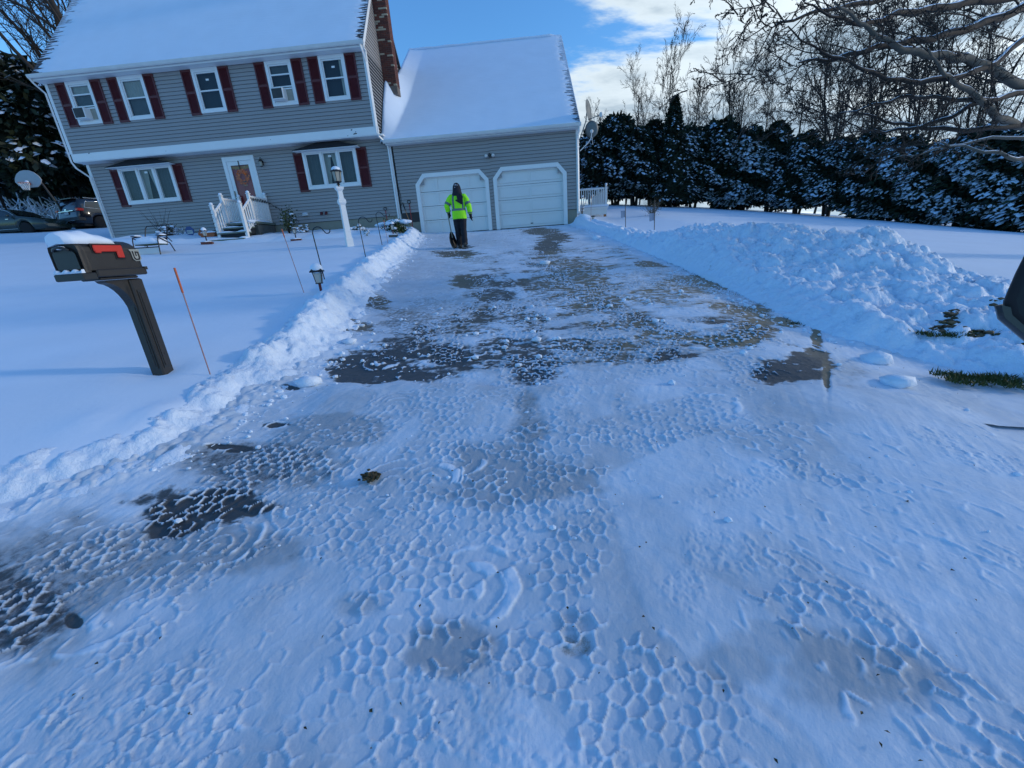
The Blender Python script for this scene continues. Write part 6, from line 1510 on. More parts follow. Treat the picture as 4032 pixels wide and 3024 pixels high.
def evergreen(seed, H, W, base, nl, ns, pointed=1.0, lean=0.0, lsz=0.13, droop=0.0):
    """dark juniper / arborvitae: trunk stems, an added light-blocking core, leaf sprays, snow pads"""
    rg = np.random.default_rng(seed); T = Soup(); Lf = Soup(); Sn = Soup()
    for k in range(3):
        a = k*2.1+rg.random(); tube_np(T, [(0.12*math.cos(a), 0.12*math.sin(a), -0.2), (0.2*math.cos(a), 0.2*math.sin(a), base*0.8), (0.38*math.cos(a), 0.38*math.sin(a), H*0.55)], np.array([0.10, 0.08, 0.03]), 6)
    ph = rg.random(6)*6.28
    def Rz(z, a):
        t = np.clip((z-base)/(H-base), 0, 1); r_ = W*(np.clip(1-t, 0, 1)**(0.55*pointed))*np.clip(0.62+t*3.0, 0, 1)
        return r_*(1+0.16*np.sin(2*a+ph[0]+z*1.1)+0.12*np.sin(3*a+ph[1]-z*1.9)+0.10*np.sin(5*a+ph[2]+z*3.1))
    # unseen inner core, added to block light through the sprays
    nz, na = 16, 14; zz = np.linspace(base+0.15, H*0.97, nz); aa = np.arange(na)*2*np.pi/na; Z_, A_ = np.meshgrid(zz, aa, indexing='ij'); r_ = Rz(Z_, A_)*0.72*(0.85+0.3*rg.random(Z_.shape)); V = np.stack([r_*np.cos(A_), r_*np.sin(A_), Z_+rg.normal(0, 0.05, Z_.shape)], -1).reshape(-1, 3)
    i = np.arange(nz*na).reshape(nz, na); j = np.roll(i, -1, 1); a_, b_, c_, d_ = i[:-1].ravel(), j[:-1].ravel(), j[1:].ravel(), i[1:].ravel()
    C = Soup(); C.add(V, np.concatenate([np.stack([a_, b_, c_], 1), np.stack([a_, c_, d_], 1)]))
    def pts(n, lo, hi):
        z = base+(H-base)*rg.random(n)**1.15; a = rg.random(n)*2*np.pi; rr = Rz(z, a)*rg.uniform(lo, hi, n); return np.stack([rr*np.cos(a), rr*np.sin(a), z], -1), a
    P, a = pts(nl, 0.62, 1.10); m = len(P); s_ = lsz*rg.uniform(0.6, 1.5, m)
    out = np.stack([np.cos(a), np.sin(a), rg.normal(0.15-droop, 0.5, m)], -1)+rg.normal(0, 0.45, (m, 3)); out /= np.linalg.norm(out, axis=1)[:, None]
    sd_ = np.cross(out, rg.normal(0, 1, (m, 3))); sd_ /= np.linalg.norm(sd_, axis=1)[:, None]
    V = np.stack([P, P+out*s_[:, None]*0.9+sd_*s_[:, None]*0.42, P+out*s_[:, None]*1.7, P+out*s_[:, None]*0.9-sd_*s_[:, None]*0.42], 1).reshape(-1, 3); k = np.arange(m)*4
    Lf.add(V, np.concatenate([np.stack([k, k+1, k+2], 1), np.stack([k, k+2, k+3], 1)]))
    P, a = pts(ns, 0.88, 1.10); m = len(P); clump = (np.sin(P[:, 2]*2.3+ph[3]+2*a)+np.sin(P[:, 2]*5.1+ph[4]+3*a) > -0.5); P = P[clump]; a = a[clump]; m = len(P)
    # snow pads: little tilted domes lying on the sprays
    q = 5; th = np.arange(q)*2*np.pi/q; sz = lsz*0.52*rg.uniform(0.45, 1.5, m)**1.1; el = rg.uniform(1.0, 2.0, m); oa = a+rg.normal(0, 0.5, m)
    ox, oy = np.cos(oa), np.sin(oa); ring = np.zeros((m, q+1, 3))
    for t_ in range(q):
        u = np.cos(th[t_])*sz*el; v = np.sin(th[t_])*sz; ring[:, t_, 0] = P[:, 0]+ox*u-oy*v; ring[:, t_, 1] = P[:, 1]+oy*u+ox*v; ring[:, t_, 2] = P[:, 2]-0.55*u+rg.normal(0, 0.12, m)*sz
    ring[:, q] = P; ring[:, q, 2] += sz*0.62; k = np.arange(m)*(q+1)
    F = np.concatenate([np.stack([k+t_, k+(t_+1) % q, k+q], 1) for t_ in range(q)]); Sn.add(ring.reshape(-1, 3), F)
    ms = []
    for nm, sp_, mat in (('trunk', T, 'bark'), ('core', C, 'leaf'), ('crown', Lf, 'leaf'), ('snow', Sn, 'snow_cap')):
        me = sp_.mesh(nm, nm == 'snow'); me.materials.append(M[mat]); ms.append((nm, me))
    return ms
def put(ms, name, label, cat, loc, s, rz, group=None, tilt=(0, 0)):
    t = thing(name, label, cat, loc, rz, group); t.scale = s if isinstance(s, tuple) else (s, s, s); t.rotation_euler = (tilt[0], tilt[1], rz)
    for nm, me in ms: link(bpy.data.objects.new('crown' if nm == 'core' else nm, me), t, kind='stuff' if nm in ('crown', 'snow') else None)  # the added light-blocking core also goes under the crown name
    return t
EV = [evergreen(5, 5.0, 1.35, 0.75, 6500, 1800, 0.9), evergreen(15, 4.9, 1.5, 0.5, 6500, 2000, 0.6), evergreen(25, 4.6, 1.35, 0.9, 6500, 1900, 0.45), evergreen(35, 4.6, 1.5, 0.35, 6500, 3300, 0.5, lsz=0.15, droop=0.5)]
hedge = HEDGE
for i, (x, y, h) in enumerate(hedge):
    v = (0, 1, 2, 0, 3, 1, 2, 3)[i % 8] if i < 12 else 3; base_h = (5.0, 4.9, 4.6, 4.6)[v]; s = h/base_h*(0.90+0.2*((i*0.618) % 1.0))
    put(EV[v], 'evergreen_tree', HEDGE_LAB[i], 'tree', (x, y, Gz(x, y)+0.05), (s*1.08, s*1.08, s), i*1.7, 'snow dusted evergreens in the row across the back lawn')
cone = evergreen(51, 7.0, 1.5, 0.5, 6000, 900, 1.6); put(cone, 'conifer', 'pointed conifer rising above the hedge right of the satellite dishes', 'tree', (*CONE, Gz(*CONE)), 1.0, 0.3)
# dark evergreens on the left behind the cars
big = [evergreen(61, 11.0, 3.2, 2.4, 9000, 700, 0.8, lsz=0.30, droop=0.6), evergreen(62, 10.0, 3.4, 2.2, 9000, 750, 0.7, lsz=0.30, droop=0.6)]
for (x, y, v, s, lab) in [(-26.8, 31.5, 0, 0.92, 'dark evergreen tucked behind the left corner of the house'), (-33.5, 31.0, 1, 1.0, 'dark evergreen behind the backboard of the basketball hoop'), (-39.5, 31.5, 0, 1.05, 'dark evergreen at the left edge behind the green car'), (-31.0, 38, 1, 1.15, 'dark evergreen standing farther back between the other left ones')]:
    put(big[v], 'evergreen_tree', lab, 'tree', (x, y, Gz(x, y)), s, x, 'dark evergreens left of the house')

# ------------------------------------------------------------------ the tree on the right whose limbs hang into the picture
rg = np.random.default_rng(77)
bigt = thing('snowy_tree', 'large bare tree at the right, its long limbs lined with snow', 'tree', (13.2, 8.6, Gz(13.2, 8.6)))
BO = np.array(bigt.location)
TRK = Soup(); tube_np(TRK, np.array([(13.2, 8.6, Gz(13.2, 8.6)-0.3), (13.1, 8.6, 0.0), (12.9, 8.7, 1.6), (12.7, 8.8, 3.4), (12.6, 8.8, 5.5), (12.5, 9.0, 8.0)])-BO, np.array([.5, .36, .32, .27, .2, .1]), 12)
part('trunk', TRK.mesh('trunk', True), 'bark', bigt)
LIM = LIMBS
dcfg = dict(lv=4, n=(0, 5, 4, 3), t0=(0, 0.10, 0.12, 0.1), ang=(0.5, 0.55, 0.6, 0.6), lr=(0.5, 0.34, 0.42, 0.45), rr=(0.5, 0.5, 0.55, 0.6), wob=(0.05, 0.09, 0.13, 0.18, 0.2), up=(0, -0.01, 0.02, 0.03, 0.02), rmin=0.0032)
for li, (P, r0, lit, twig) in enumerate(LIM):
    P = np.array(smooth_poly3(P, 5)) if False else np.array(P, float)
    # subdivide with a little waviness
    Q = []; 
    for a, b in zip(P[:-1], P[1:]):
        for t in np.linspace(0, 1, 5)[:-1]: Q.append(a+(b-a)*t)
    Q.append(P[-1]); Q = np.array(Q)
    for _ in range(2): Q[1:-1] = (Q[:-2]+Q[1:-1]*2+Q[2:])/4
    Q = Q+0.02*np.sin(np.arange(len(Q))*1.7+li)[:, None]*np.array([0.3, 0.5, 1]); k = len(Q)
    A = Soup(); rad = r0*0.58*np.linspace(1, 0.14, k); tube_np(A, Q-BO, rad, 8); part('limb', A.mesh('limb', True), 'barkl' if lit else 'bark', bigt)  # lit limbs take a paler bark: sunlight put into the colour
    # snow lying along the top
    A = Soup(); U = Q-BO+np.array([0, 0, 1.0])*rad[:, None]*0.75; tube_np(A, U, rad*0.5*(0.75+0.35*rg.random(k)), 6); part('snow', A.mesh('snow', True), 'snow_cap', bigt)
    B = Soup()
    for c in range(int(twig*1.5)):
        t = 0.12+0.88*(c+rg.random())/twig; f = t*(k-1); i = min(int(f), k-2); q = Q[i]+(Q[i+1]-Q[i])*(f-i); ax = Q[i+1]-Q[i]; ax /= np.linalg.norm(ax)
        o = np.cross(ax, rg.normal(0, 1, 3)); o /= np.linalg.norm(o); a = rg.uniform(0.3, 0.75); d = ax*math.cos(a)+o*math.sin(a)
        branch(B, q-BO, d, rg.uniform(0.6, 1.7)*(1.1-0.6*t), max(0.008, rad[i]*0.26), 1, dcfg, rg)
    if twig: part('twigs', B.mesh('twigs'), 'bark', bigt, kind='stuff')

# ------------------------------------------------------------------ shrubs
def shrub(name, label, loc, n, spread, h, leafn, mat, snow, leafsize=0.05, stem='bark', group=None, up=0.9):
    rg = np.random.default_rng(abs(hash(label)) % 9999 if False else len(label)*37+n); t = thing(name, label, 'shrub', loc, 0, group); A = Soup(); tips = []
    for k in range(n):
        a = rg.random()*6.28; L_ = h*rg.uniform(0.6, 1.05); p = np.zeros(3); P = [p]; d = np.array([math.cos(a)*spread/h*rg.random(), math.sin(a)*spread/h*rg.random(), up])
        for i in range(5): d = d+rg.normal(0, 0.13, 3); p = p+d/np.linalg.norm(d)*L_/5; P.append(p); tips.append(p) if i > 0 else None
        tube_np(A, P, np.linspace(0.010, 0.003, 6), 4)
    part('stems', A.mesh('stems'), stem, t); tips = np.array(tips)
    if leafn:
        B = Soup(); P = tips[rg.integers(0, len(tips), leafn)]+rg.normal(0, spread*0.13, (leafn, 3)); d = rg.normal(0, 1, (leafn, 3)); d[:, 2] -= 0.4; d /= np.linalg.norm(d, axis=1)[:, None]; s_ = np.cross(d, rg.normal(0, 1, (leafn, 3))); s_ /= np.linalg.norm(s_, axis=1)[:, None]
        V = np.stack([P, P+d*leafsize*.5+s_*leafsize*.25, P+d*leafsize, P+d*leafsize*.5-s_*leafsize*.25], 1).reshape(-1, 3); k = np.arange(leafn)*4; B.add(V, np.concatenate([np.stack([k, k+1, k+2], 1), np.stack([k, k+2, k+3], 1)])); part('leaves', B.mesh('leaves'), mat, t)
    if snow:
        m = MB()
        for k in range(snow):
            p = tips[rg.integers(0, len(tips))]; s2 = rg.uniform(0.02, 0.055)*(1+spread); m.ell((p[0]*1.02, p[1]*1.02, p[2]+0.01), (s2*1.3, s2, s2*0.55), 7, 5)
        part('snow', m, 'snow_cap', t, kind='stuff')
    return t
shrub('shrub', 'tall dark leafed rhododendron against the wall right of the steps', (-9.75, 17.3, Lz(-9.7, 17.3)+0.10), 12, 0.45, 1.15, 380, 'leafg', 5, 0.09)
shrub('shrub', 'low snowy shrub with reddish leaves left of the lamp post', (-9.1, 17.2, Lz(-9.1, 17.2)+0.12), 18, 0.32, 0.36, 260, 'leafb', 34, 0.06, up=0.6)
shrub('shrub', 'low snowy shrub right behind the lamp post', (-6.65, 16.7, Lz(-6.6, 16.7)+0.12), 18, 0.40, 0.32, 260, 'leafg', 36, 0.06, up=0.5)
shrub('shrub', 'brown snow spotted shrub left of the blue alarm sign', (-14.55, 16.9, Lz(-14.5, 16.9)+0.10), 26, 0.50, 0.62, 700, 'leafb', 46, 0.06, up=0.7)
shrub('shrub', 'big green bush mounded with snow beside the garage downspout', (-4.98, 16.35, Lz(-5.0, 16.3)+0.08), 40, 0.85, 0.42, 1500, 'leafg', 30, 0.09, up=0.35)
m = MB(); rg2 = np.random.default_rng(4)
for k in range(16):
    a = rg2.random()*6.28; r_ = 0.55*rg2.random()**0.5; m.ell((r_*math.cos(a)*1.15, r_*math.sin(a)*0.6, 0.36-0.3*r_*r_), (rg2.uniform(.12, .24), rg2.uniform(.10, .17), rg2.uniform(.05, .09)), 10, 7)
part('snow_mound', m, 'snow_lump', COL.objects['shrub.004'] if 'shrub.004' in COL.objects else None)
shrub('shrub', 'leafless shrub with bare upright stems against the wall above the lawn chair', (-14.9, 17.0, Lz(-14.9, 17.0)+0.1), 9, 0.9, 1.25, 0, 'leafb', 0)
shrub('shrub', 'small dark sprig poking out of the snow beside the hook', (-5.9, 15.6, Lz(-5.9, 15.6)+0.03), 8, 0.25, 0.30, 60, 'leafg', 8, 0.05, up=0.6)
shrub('shrub', 'leafless tan shrub with many thin stems standing out on the right lawn', (5.9, 20.5, Lz(5.9, 20.5)-0.05), 34, 0.75, 0.85, 700, 'leafb', 0, 0.04, stem='barkl')
shrub('shrub', 'few dry stems with a snow cap beside the deck', (2.75, 21.2, Lz(2.7, 21.2)-0.05), 8, 0.35, 0.95, 0, 'leafb', 4, stem='barkl')
# snowy brush behind the parked cars
A = Soup(); SN = Soup(); rg2 = np.random.default_rng(9)
for k in range(420):
    x = rg2.uniform(-46, -24); y = rg2.uniform(28.5, 36); z = Gz(x, y); p = np.array([x, y, z]); d = np.array([rg2.normal(0, .6), rg2.normal(0, .6), 1.0]); P = [p]
    for i in range(4): d = d+rg2.normal(0, 0.3, 3); p = p+d/np.linalg.norm(d)*rg2.uniform(0.25, 0.5); P.append(p)
    tube_np(A, P, np.linspace(0.03, 0.012, 5), 3); U = np.array(P[1:])+np.array([0, 0, 0.035]); tube_np(SN, U, np.full(4, 0.038), 4)
part('brush', A.mesh('brush'), 'bark', None, kind='stuff', label='tangled brush behind the parked cars', cat='brush')
part('brush_snow', SN.mesh('brush_snow', True), 'snow_cap', None, kind='stuff', label='snow lying on the brush behind the cars', cat='snow')

# dark wood closing the view behind the brush on the left
W_ = Soup(); rg2 = np.random.default_rng(19); n = 16000; P = np.stack([rg2.uniform(-82, -25, n), rg2.uniform(42, 47, n), rg2.random(n)**1.2*9.5], -1); P[:, 2] *= (0.75+0.25*np.sin(P[:, 0]*0.55)*np.sin(P[:, 0]*0.21+1)); P[:, 2] += G(P[:, 0], P[:, 1])
d = rg2.normal(0, 1, (n, 3)); d /= np.linalg.norm(d, axis=1)[:, None]; s_ = np.cross(d, rg2.normal(0, 1, (n, 3))); s_ /= np.linalg.norm(s_, axis=1)[:, None]; k = np.arange(n)*4
W_.add(np.stack([P, P+d*0.45+s_*0.35, P+d*0.9, P+d*0.45-s_*0.35], 1).reshape(-1, 3), np.concatenate([np.stack([k, k+1, k+2], 1), np.stack([k, k+2, k+3], 1)]))
part('far_wood', W_.mesh('far_wood'), 'leaf', None, kind='stuff', label='dark wood closing the view behind the parked cars', cat='wood')

# ------------------------------------------------------------------ person with a shovel
M['hivis'] = plain('hi vis yellow green', (0.32, 0.95, 0.015), 0.75, var=0.12, scale=9, bump=0.4, bscale=24)
M['reflect'] = plain('grey reflective tape', (0.11, 0.16, 0.17), 0.45, var=0.1)
M['trouser'] = plain('black trousers', (0.006, 0.007, 0.014), 0.85, var=0.3, scale=7, bump=0.6, bscale=22)
M['cloth'] = plain('dark hood', (0.014, 0.016, 0.026), 0.9, var=0.25, scale=8, bump=0.4, bscale=40)
M['skin'] = plain('skin', (0.30, 0.16, 0.11), 0.5)
M['boot'] = plain('worn boot', (0.05, 0.04, 0.035), 0.7, var=0.4)
px_, py_ = -1.98, 12.95; pz_ = Gz(px_, py_)+0.01
man = thing('person', 'person in a bright yellow green jacket walking away with a shovel', 'person', (px_, py_, pz_), R(4))
def skin_obj(name, chains, mat, parent, subd=2, remesh=None):
    """one continuous surface: chains of (point, radius) sharing joints by index"""
    verts = []; edges = []; rad = []
    for ch in chains:
        prev = None
        for item in ch:
            if isinstance(item, int): idx = item
            else: verts.append(item[0]); rad.append(item[1]); idx = len(verts)-1
            if prev is not None: edges.append((prev, idx))
            prev = idx
    me = bpy.data.meshes.new(name); me.from_pydata(verts, edges, []); o = bpy.data.objects.new(name, me); COL.objects.link(o)
    md = o.modifiers.new('skin', 'SKIN'); md.use_smooth_shade = True
    lay = me.skin_vertices[0] if me.skin_vertices else None
    if lay is None:
        me.update()
    for i, r_ in enumerate(rad):
        rr = r_ if isinstance(r_, tuple) else (r_, r_)
        me.skin_vertices[0].data[i].radius = rr
    me.skin_vertices[0].data[0].use_root = True
    if subd: s_ = o.modifiers.new('sub', 'SUBSURF'); s_.levels = subd; s_.render_levels = subd
    dg_ = bpy.context.evaluated_depsgraph_get(); dg_.update(); m2 = bpy.data.meshes.new_from_object(o.evaluated_get(dg_)); bpy.data.objects.remove(o)
    m2.name = name; m2.materials.clear(); m2.materials.append(M[mat]); m2.polygons.foreach_set('use_smooth', [True]*len(m2.polygons))
    o2 = bpy.data.objects.new(name, m2); link(o2, parent); return o2
def add_skin_layer(me): pass
# body: pelvis 0, spine, neck, head, arms, legs, fingers
HZ = 0.93
def hand(side, wr, el, down, grip):
    """five finger chains rooted in the palm"""
    ch = []
    w = Vector(wr); d = (w-Vector(el)).normalized(); palm = w+d*0.075; ax = Vector((0, 1, 0)) if not grip else Vector((0, 0.6, 0.8)); ax = (ax-d*ax.dot(d)).normalized()
    inn = d.cross(ax)*side
    for k, (off, L_) in enumerate([(-0.030, 0.068), (-0.010, 0.078), (0.012, 0.072), (0.032, 0.056)]):
        b = palm+ax*off; cu = 0.9 if grip else 0.35; p1 = b+d*L_*0.45; p2 = p1+(d*math.cos(cu)+inn*math.sin(cu))*L_*0.35; p3 = p2+(d*math.cos(cu*2)+inn*math.sin(cu*2))*L_*0.3
        ch.append([(tuple(b), 0.012), (tuple(p1), 0.0105), (tuple(p2), 0.010), (tuple(p3), 0.0085)])
    tb = w+d*0.03-ax*0.03; ch.append([(tuple(tb), 0.013), (tuple(tb-ax*0.025+d*0.025+inn*0.01), 0.0115), (tuple(tb-ax*0.03+d*0.055+inn*0.02), 0.010)])
    return tuple(palm), ch
LS, RS = (-0.205, 0.0, 1.43), (0.205, 0.0, 1.43)
LE, RE = (-0.345, -0.03, 1.18), (0.310, -0.05, 1.15)
LW, RW = (-0.315, 0.10, 0.99), (0.335, 0.03, 0.895)
HIPL, HIPR = (-0.095, 0.0, 0.90), (0.095, 0.0, 0.90)
KL, KR = (-0.092, 0.05, 0.50), (0.088, -0.05, 0.50)
AL, AR = (-0.085, 0.10, 0.11), (0.095, -0.16, 0.13)
pl_, lf = hand(-1, LW, LE, True, True); pr_, rf_ = hand(1, RW, RE, True, False)
chains = [[((0, 0, 0.95), (0.13, 0.10)), ((0, 0, 1.10), (0.13, 0.10)), ((0, 0, 1.28), (0.15, 0.105)), ((0, 0, 1.42), (0.10, 0.08)), ((0, 0.01, 1.50), (0.055, 0.055)), ((0, 0.02, 1.58), (0.075, 0.085)), ((0, 0.02, 1.66), (0.082, 0.098)), ((0, 0.02, 1.72), (0.060, 0.070))],
          [3, (LS, 0.065), ((-0.27, -0.01, 1.30), 0.055), (LE, 0.045), (LW, 0.030), (pl_, (0.030, 0.036))],
          [3, (RS, 0.065), ((0.26, -0.02, 1.30), 0.055), (RE, 0.045), (RW, 0.030), (pr_, (0.030, 0.036))],
          [0, (HIPL, 0.085), ((-0.10, 0.015, 0.70), 0.078), (KL, 0.058), ((-0.11, 0.04, 0.30), 0.052), (AL, 0.038), ((-0.11, 0.10, 0.05), 0.035), ((-0.11, 0.19, 0.04), 0.028)],
          [0, (HIPR, 0.085), ((0.10, -0.015, 0.70), 0.078), (KR, 0.058), ((0.105, -0.065, 0.30), 0.052), (AR, 0.038), ((0.115, -0.03, 0.045), 0.035), ((0.115, 0.06, 0.04), 0.028)]]
# skin_vertices layer only exists when a skin modifier was added through the data API, so make it here
def skin_build(name, chains, mat, parent, extra=()):
    return skin_obj(name, chains, mat, parent)
try:
    body = skin_build('body', chains, 'skin', man)
except Exception as ex:
    print('SKIN FAIL', ex)
def lerp(a, b, t): return tuple(a[i]+(b[i]-a[i])*t for i in range(3))
# gloves with separate fingers
for pw, fs, wr_, el_ in ((pl_, lf, LW, LE), (pr_, rf_, RW, RE)):
    gl = part('glove', MB().tube([lerp(el_, wr_, 0.72), lerp(el_, wr_, 0.98), wr_, pw, tuple(Vector(pw)+(Vector(pw)-Vector(wr_))*0.15)], [0.052, 0.046, 0.040, 0.048, 0.040], 12), 'cloth', man)
    for ch in fs: part('finger', MB().tube([c[0] for c in ch]+[tuple(Vector(ch[-1][0])+(Vector(ch[-1][0])-Vector(ch[-2][0]))*0.4)], [c[1]*1.35 for c in ch]+[ch[-1][1]*0.9], 7), 'cloth', gl)
# jacket: torso and sleeves as one remeshed surface
def ring_e(cx, cy, z, rx, ry, n=20, sag=0.0, wv=0.0, ph=0):
    out = []
    for k in range(n):
        a = 2*math.pi*k/n; q = 1+wv*math.sin(3*a+ph)+wv*0.6*math.sin(7*a+ph*2); c, s2 = math.cos(a), math.sin(a); sup = (abs(c)**2.6+abs(s2)**2.6)**(-1/2.6)
        out.append((cx+rx*c*sup*q, cy+ry*s2*sup*q, z+sag*s2))
    return out
JP = [(0.80, .205, .150, .03), (0.83, .215, .158, .03), (0.93, .213, .156, .022), (1.02, .208, .150, .03), (1.08, .198, .145, .025), (1.20, .208, .150, .02), (1.32, .215, .150, .015), (1.41, .200, .135, .01), (1.47, .150, .110, .01), (1.51, .095, .090, .0)]
def jring(z, g=1.0):
    zs = [p[0] for p in JP]; return ring_e(0, 0, z, np.interp(z, zs, [p[1] for p in JP])*g, np.interp(z, zs, [p[2] for p in JP])*g, 24, 0, np.interp(z, zs, [p[3] for p in JP])*0.6, z*9)
m = MB(); m.rings([jring(p[0]) for p in JP], True, True)
for (s_, e_, w_) in ((LS, LE, LW), (RS, RE, RW)):
    sg = -1 if s_[0] < 0 else 1
    P = [(sg*0.10, 0, 1.42), (sg*0.185, 0, 1.415), lerp(s_, e_, 0.35), lerp(s_, e_, 0.75), e_, lerp(e_, w_, 0.35), lerp(e_, w_, 0.70), lerp(e_, w_, 0.80)]
    m.tube(P, [0.085, 0.098, 0.092, 0.084, 0.082, 0.078, 0.072, 0.060], 14)
jk = part('jacket', m, 'hivis', man)
rm = jk.modifiers.new('remesh', 'REMESH'); rm.mode = 'VOXEL'; rm.voxel_size = 0.013; rm.use_smooth_shade = True
sm_ = jk.modifiers.new('smooth', 'SMOOTH'); sm_.iterations = 3; sm_.factor = 0.5
dg_ = bpy.context.evaluated_depsgraph_get(); dg_.update(); me2 = bpy.data.meshes.new_from_object(jk.evaluated_get(dg_)); jk.modifiers.clear(); jk.data = me2; me2.materials.clear(); me2.materials.append(M['hivis'])
for p in me2.polygons: p.use_smooth = True
# tape: waist band, two verticals front and back, arm bands
m = MB(); m.rings([jring(z, 1.025) for z in (1.035, 1.045, 1.085, 1.095)], False, True); part('reflective_band', m, 'reflect', man)
for sx in (-0.135, 0.135):
    V = []
    for z in np.linspace(1.09, 1.455, 12):
        zs = [p[0] for p in JP]; rx = np.interp(z, zs, [p[1] for p in JP]); ry = np.interp(z, zs, [p[2] for p in JP]); xx = sx*(1-0.15*max(0, (z-1.35)/0.12)); u = min(0.97, abs(xx)/rx); yb = ry*(1-u**2.6)**(1/2.6)*1.03+0.004
        V.append([(xx-0.028, -yb-0.001, z), (xx+0.028, -yb-0.001, z)])
    m = MB(); m.rings(V, False, True, False); part('reflective_band', m, 'reflect', man)
for (s_, e_) in ((LS, LE), (RS, RE)):
    a, b = lerp(s_, e_, 0.62), lerp(s_, e_, 0.86); part('reflective_band', MB().tube([a, b], [0.093, 0.090], 14), 'reflect', man)
for (e_, w_) in ((LE, LW), (RE, RW)):
    a, b = lerp(e_, w_, 0.60), lerp(e_, w_, 0.72); part('reflective_band', MB().tube([a, b], [0.078, 0.075], 14), 'reflect', man)
part('jacket_hem', MB().rings([jring(z, 0.985) for z in (0.775, 0.79, 0.81)], True, True), 'cloth', man)
# trousers
m = MB(); m.rings([ring_e(0, 0, 0.92, .175, .13, 18), ring_e(0, 0, 0.84, .18, .135, 18), ring_e(0, 0, 0.76, .165, .125, 18)], True, True)
for (h_, k_, a_) in ((HIPL, KL, AL), (HIPR, KR, AR)):
    P = [(h_[0]*0.8, 0, 0.84), lerp(h_, k_, 0.3), lerp(h_, k_, 0.65), k_, lerp(k_, a_, 0.3), lerp(k_, a_, 0.55), lerp(k_, a_, 0.78), lerp(k_, a_, 0.95), (a_[0], a_[1]+0.01, 0.065)]
    m.tube(P, [0.110, 0.113, 0.104, 0.090, 0.097, 0.088, 0.098, 0.088, 0.092], 14)
tr = part('trousers', m, 'trouser', man)
rm = tr.modifiers.new('remesh', 'REMESH'); rm.mode = 'VOXEL'; rm.voxel_size = 0.014
sm_ = tr.modifiers.new('smooth', 'SMOOTH'); sm_.iterations = 3; sm_.factor = 0.5
dg_ = bpy.context.evaluated_depsgraph_get(); dg_.update(); me2 = bpy.data.meshes.new_from_object(tr.evaluated_get(dg_)); tr.modifiers.clear(); tr.data = me2; me2.materials.clear(); me2.materials.append(M['trouser'])
for p in me2.polygons: p.use_smooth = True
# boots
for (ax_, ay_, lift) in ((AL[0], AL[1], 0.0), (AR[0], AR[1], 0.03)):
    m = MB(); rs = []
    for yy, w_, h_ in ((-0.085, 0.035, 0.07), (-0.07, 0.046, 0.105), (-0.02, 0.050, 0.12), (0.05, 0.050, 0.095), (0.12, 0.054, 0.075), (0.18, 0.050, 0.060), (0.205, 0.035, 0.045)):
        rs.append([(ax_+w_*math.cos(t), ay_+yy, 0.014+lift*(1 if yy < 0.1 else 0.3)+max(0, h_*0.5*(1+math.sin(t)))) for t in np.linspace(0, 2*math.pi, 13)[:-1]])
    m.rings(rs, True, True); b = part('boot', m, 'boot', man)
    m = MB(); m.rings([[(ax_+w_*1.06*c, ay_+yy, 0.001+lift*(1 if yy < 0.1 else 0.3)+zz) for c, zz in ((-1, 0), (1, 0), (1, 0.022), (-1, 0.022))] for yy, w_ in ((-0.088, 0.038), (-0.04, 0.050), (0.06, 0.050), (0.13, 0.055), (0.21, 0.036))], True, False); part('sole', m, 'black', b)
# hood over the head, collar, second hood hanging down the back to the right
m = MB(); rs = []
for z, rx, ry, cy in ((1.44, .175, .130, 0.0), (1.50, .150, .125, 0.0), (1.55, .134, .124, 0.005), (1.62, .124, .126, 0.01), (1.68, .116, .122, 0.015), (1.74, .094, .104, 0.02), (1.785, .060, .070, 0.02), (1.805, .02, .02, 0.02)):
    rs.append(ring_e(0.0, cy, z, rx, ry, 18, 0, 0.015, z*20))
m.rings(rs, True, True); hd = part('hood', m, 'cloth', man)
m = MB()
for k in range(9):
    a = -1.57+rng.uniform(-0.7, 0.7); z = rng.uniform(1.60, 1.74); r_ = 0.118 if z < 1.7 else 0.100; m.ell((r_*math.cos(a), 0.015+1.08*r_*math.sin(a), z), (0.009, 0.005, 0.010), 6, 4)
part('snow_flecks', m, 'snow_cap', hd, kind='stuff')
poly = [(-0.03, 1.50), (0.05, 1.505), (0.13, 1.47), (0.175, 1.40), (0.155, 1.30), (0.135, 1.195), (0.09, 1.205), (0.02, 1.25), (-0.07, 1.315), (-0.02, 1.33), (0.0, 1.33), (-0.01, 1.40)]
m = MB(); n = len(poly); fr_v = [(a, -0.158-0.035*math.sin(max(0, min(1, (1.5-b)/0.3))*3.1), b) for a, b in poly]; bk = [(a*0.97, -0.120, b) for a, b in poly]
m.add(fr_v+bk, [tuple(range(n))]+[(i, (i+1) % n, n+(i+1) % n, n+i) for i in range(n)]); part('scarf', m, 'cloth', man)
# shovel held in the left hand, a thing of its own
hp_ = Vector(pl_); gx = Vector((px_, py_, pz_)); Rm = Matrix.Rotation(R(4), 3, 'Z'); hw = Rm @ hp_+gx
hw = hw+Vector((-0.04, -0.05, 0)); top = hw+Vector((-0.045, 0.08, 0.35)); dirv = (top-hw).normalized(); low = hw-dirv*0.66
sv = thing('shovel', 'snow shovel held upright in the hand of the person in yellow', 'shovel', tuple(low), 0)
T0 = top-low; 
part('shaft', MB().tube([(0, 0, 0), tuple(T0*0.55), tuple(T0*0.80)], 0.0165, 8), 'wood2' if 'wood2' in M else 'found', sv)
part('grip', MB().tube([tuple(T0*0.80), tuple(T0*1.0)], [0.024, 0.026], 8), 'black', sv)
bd = T0.normalized(); bs = Vector((0.42, 0.90, 0)); bs = (bs-bd*bs.dot(bd)).normalized(); bn_ = bd.cross(bs)
V = []
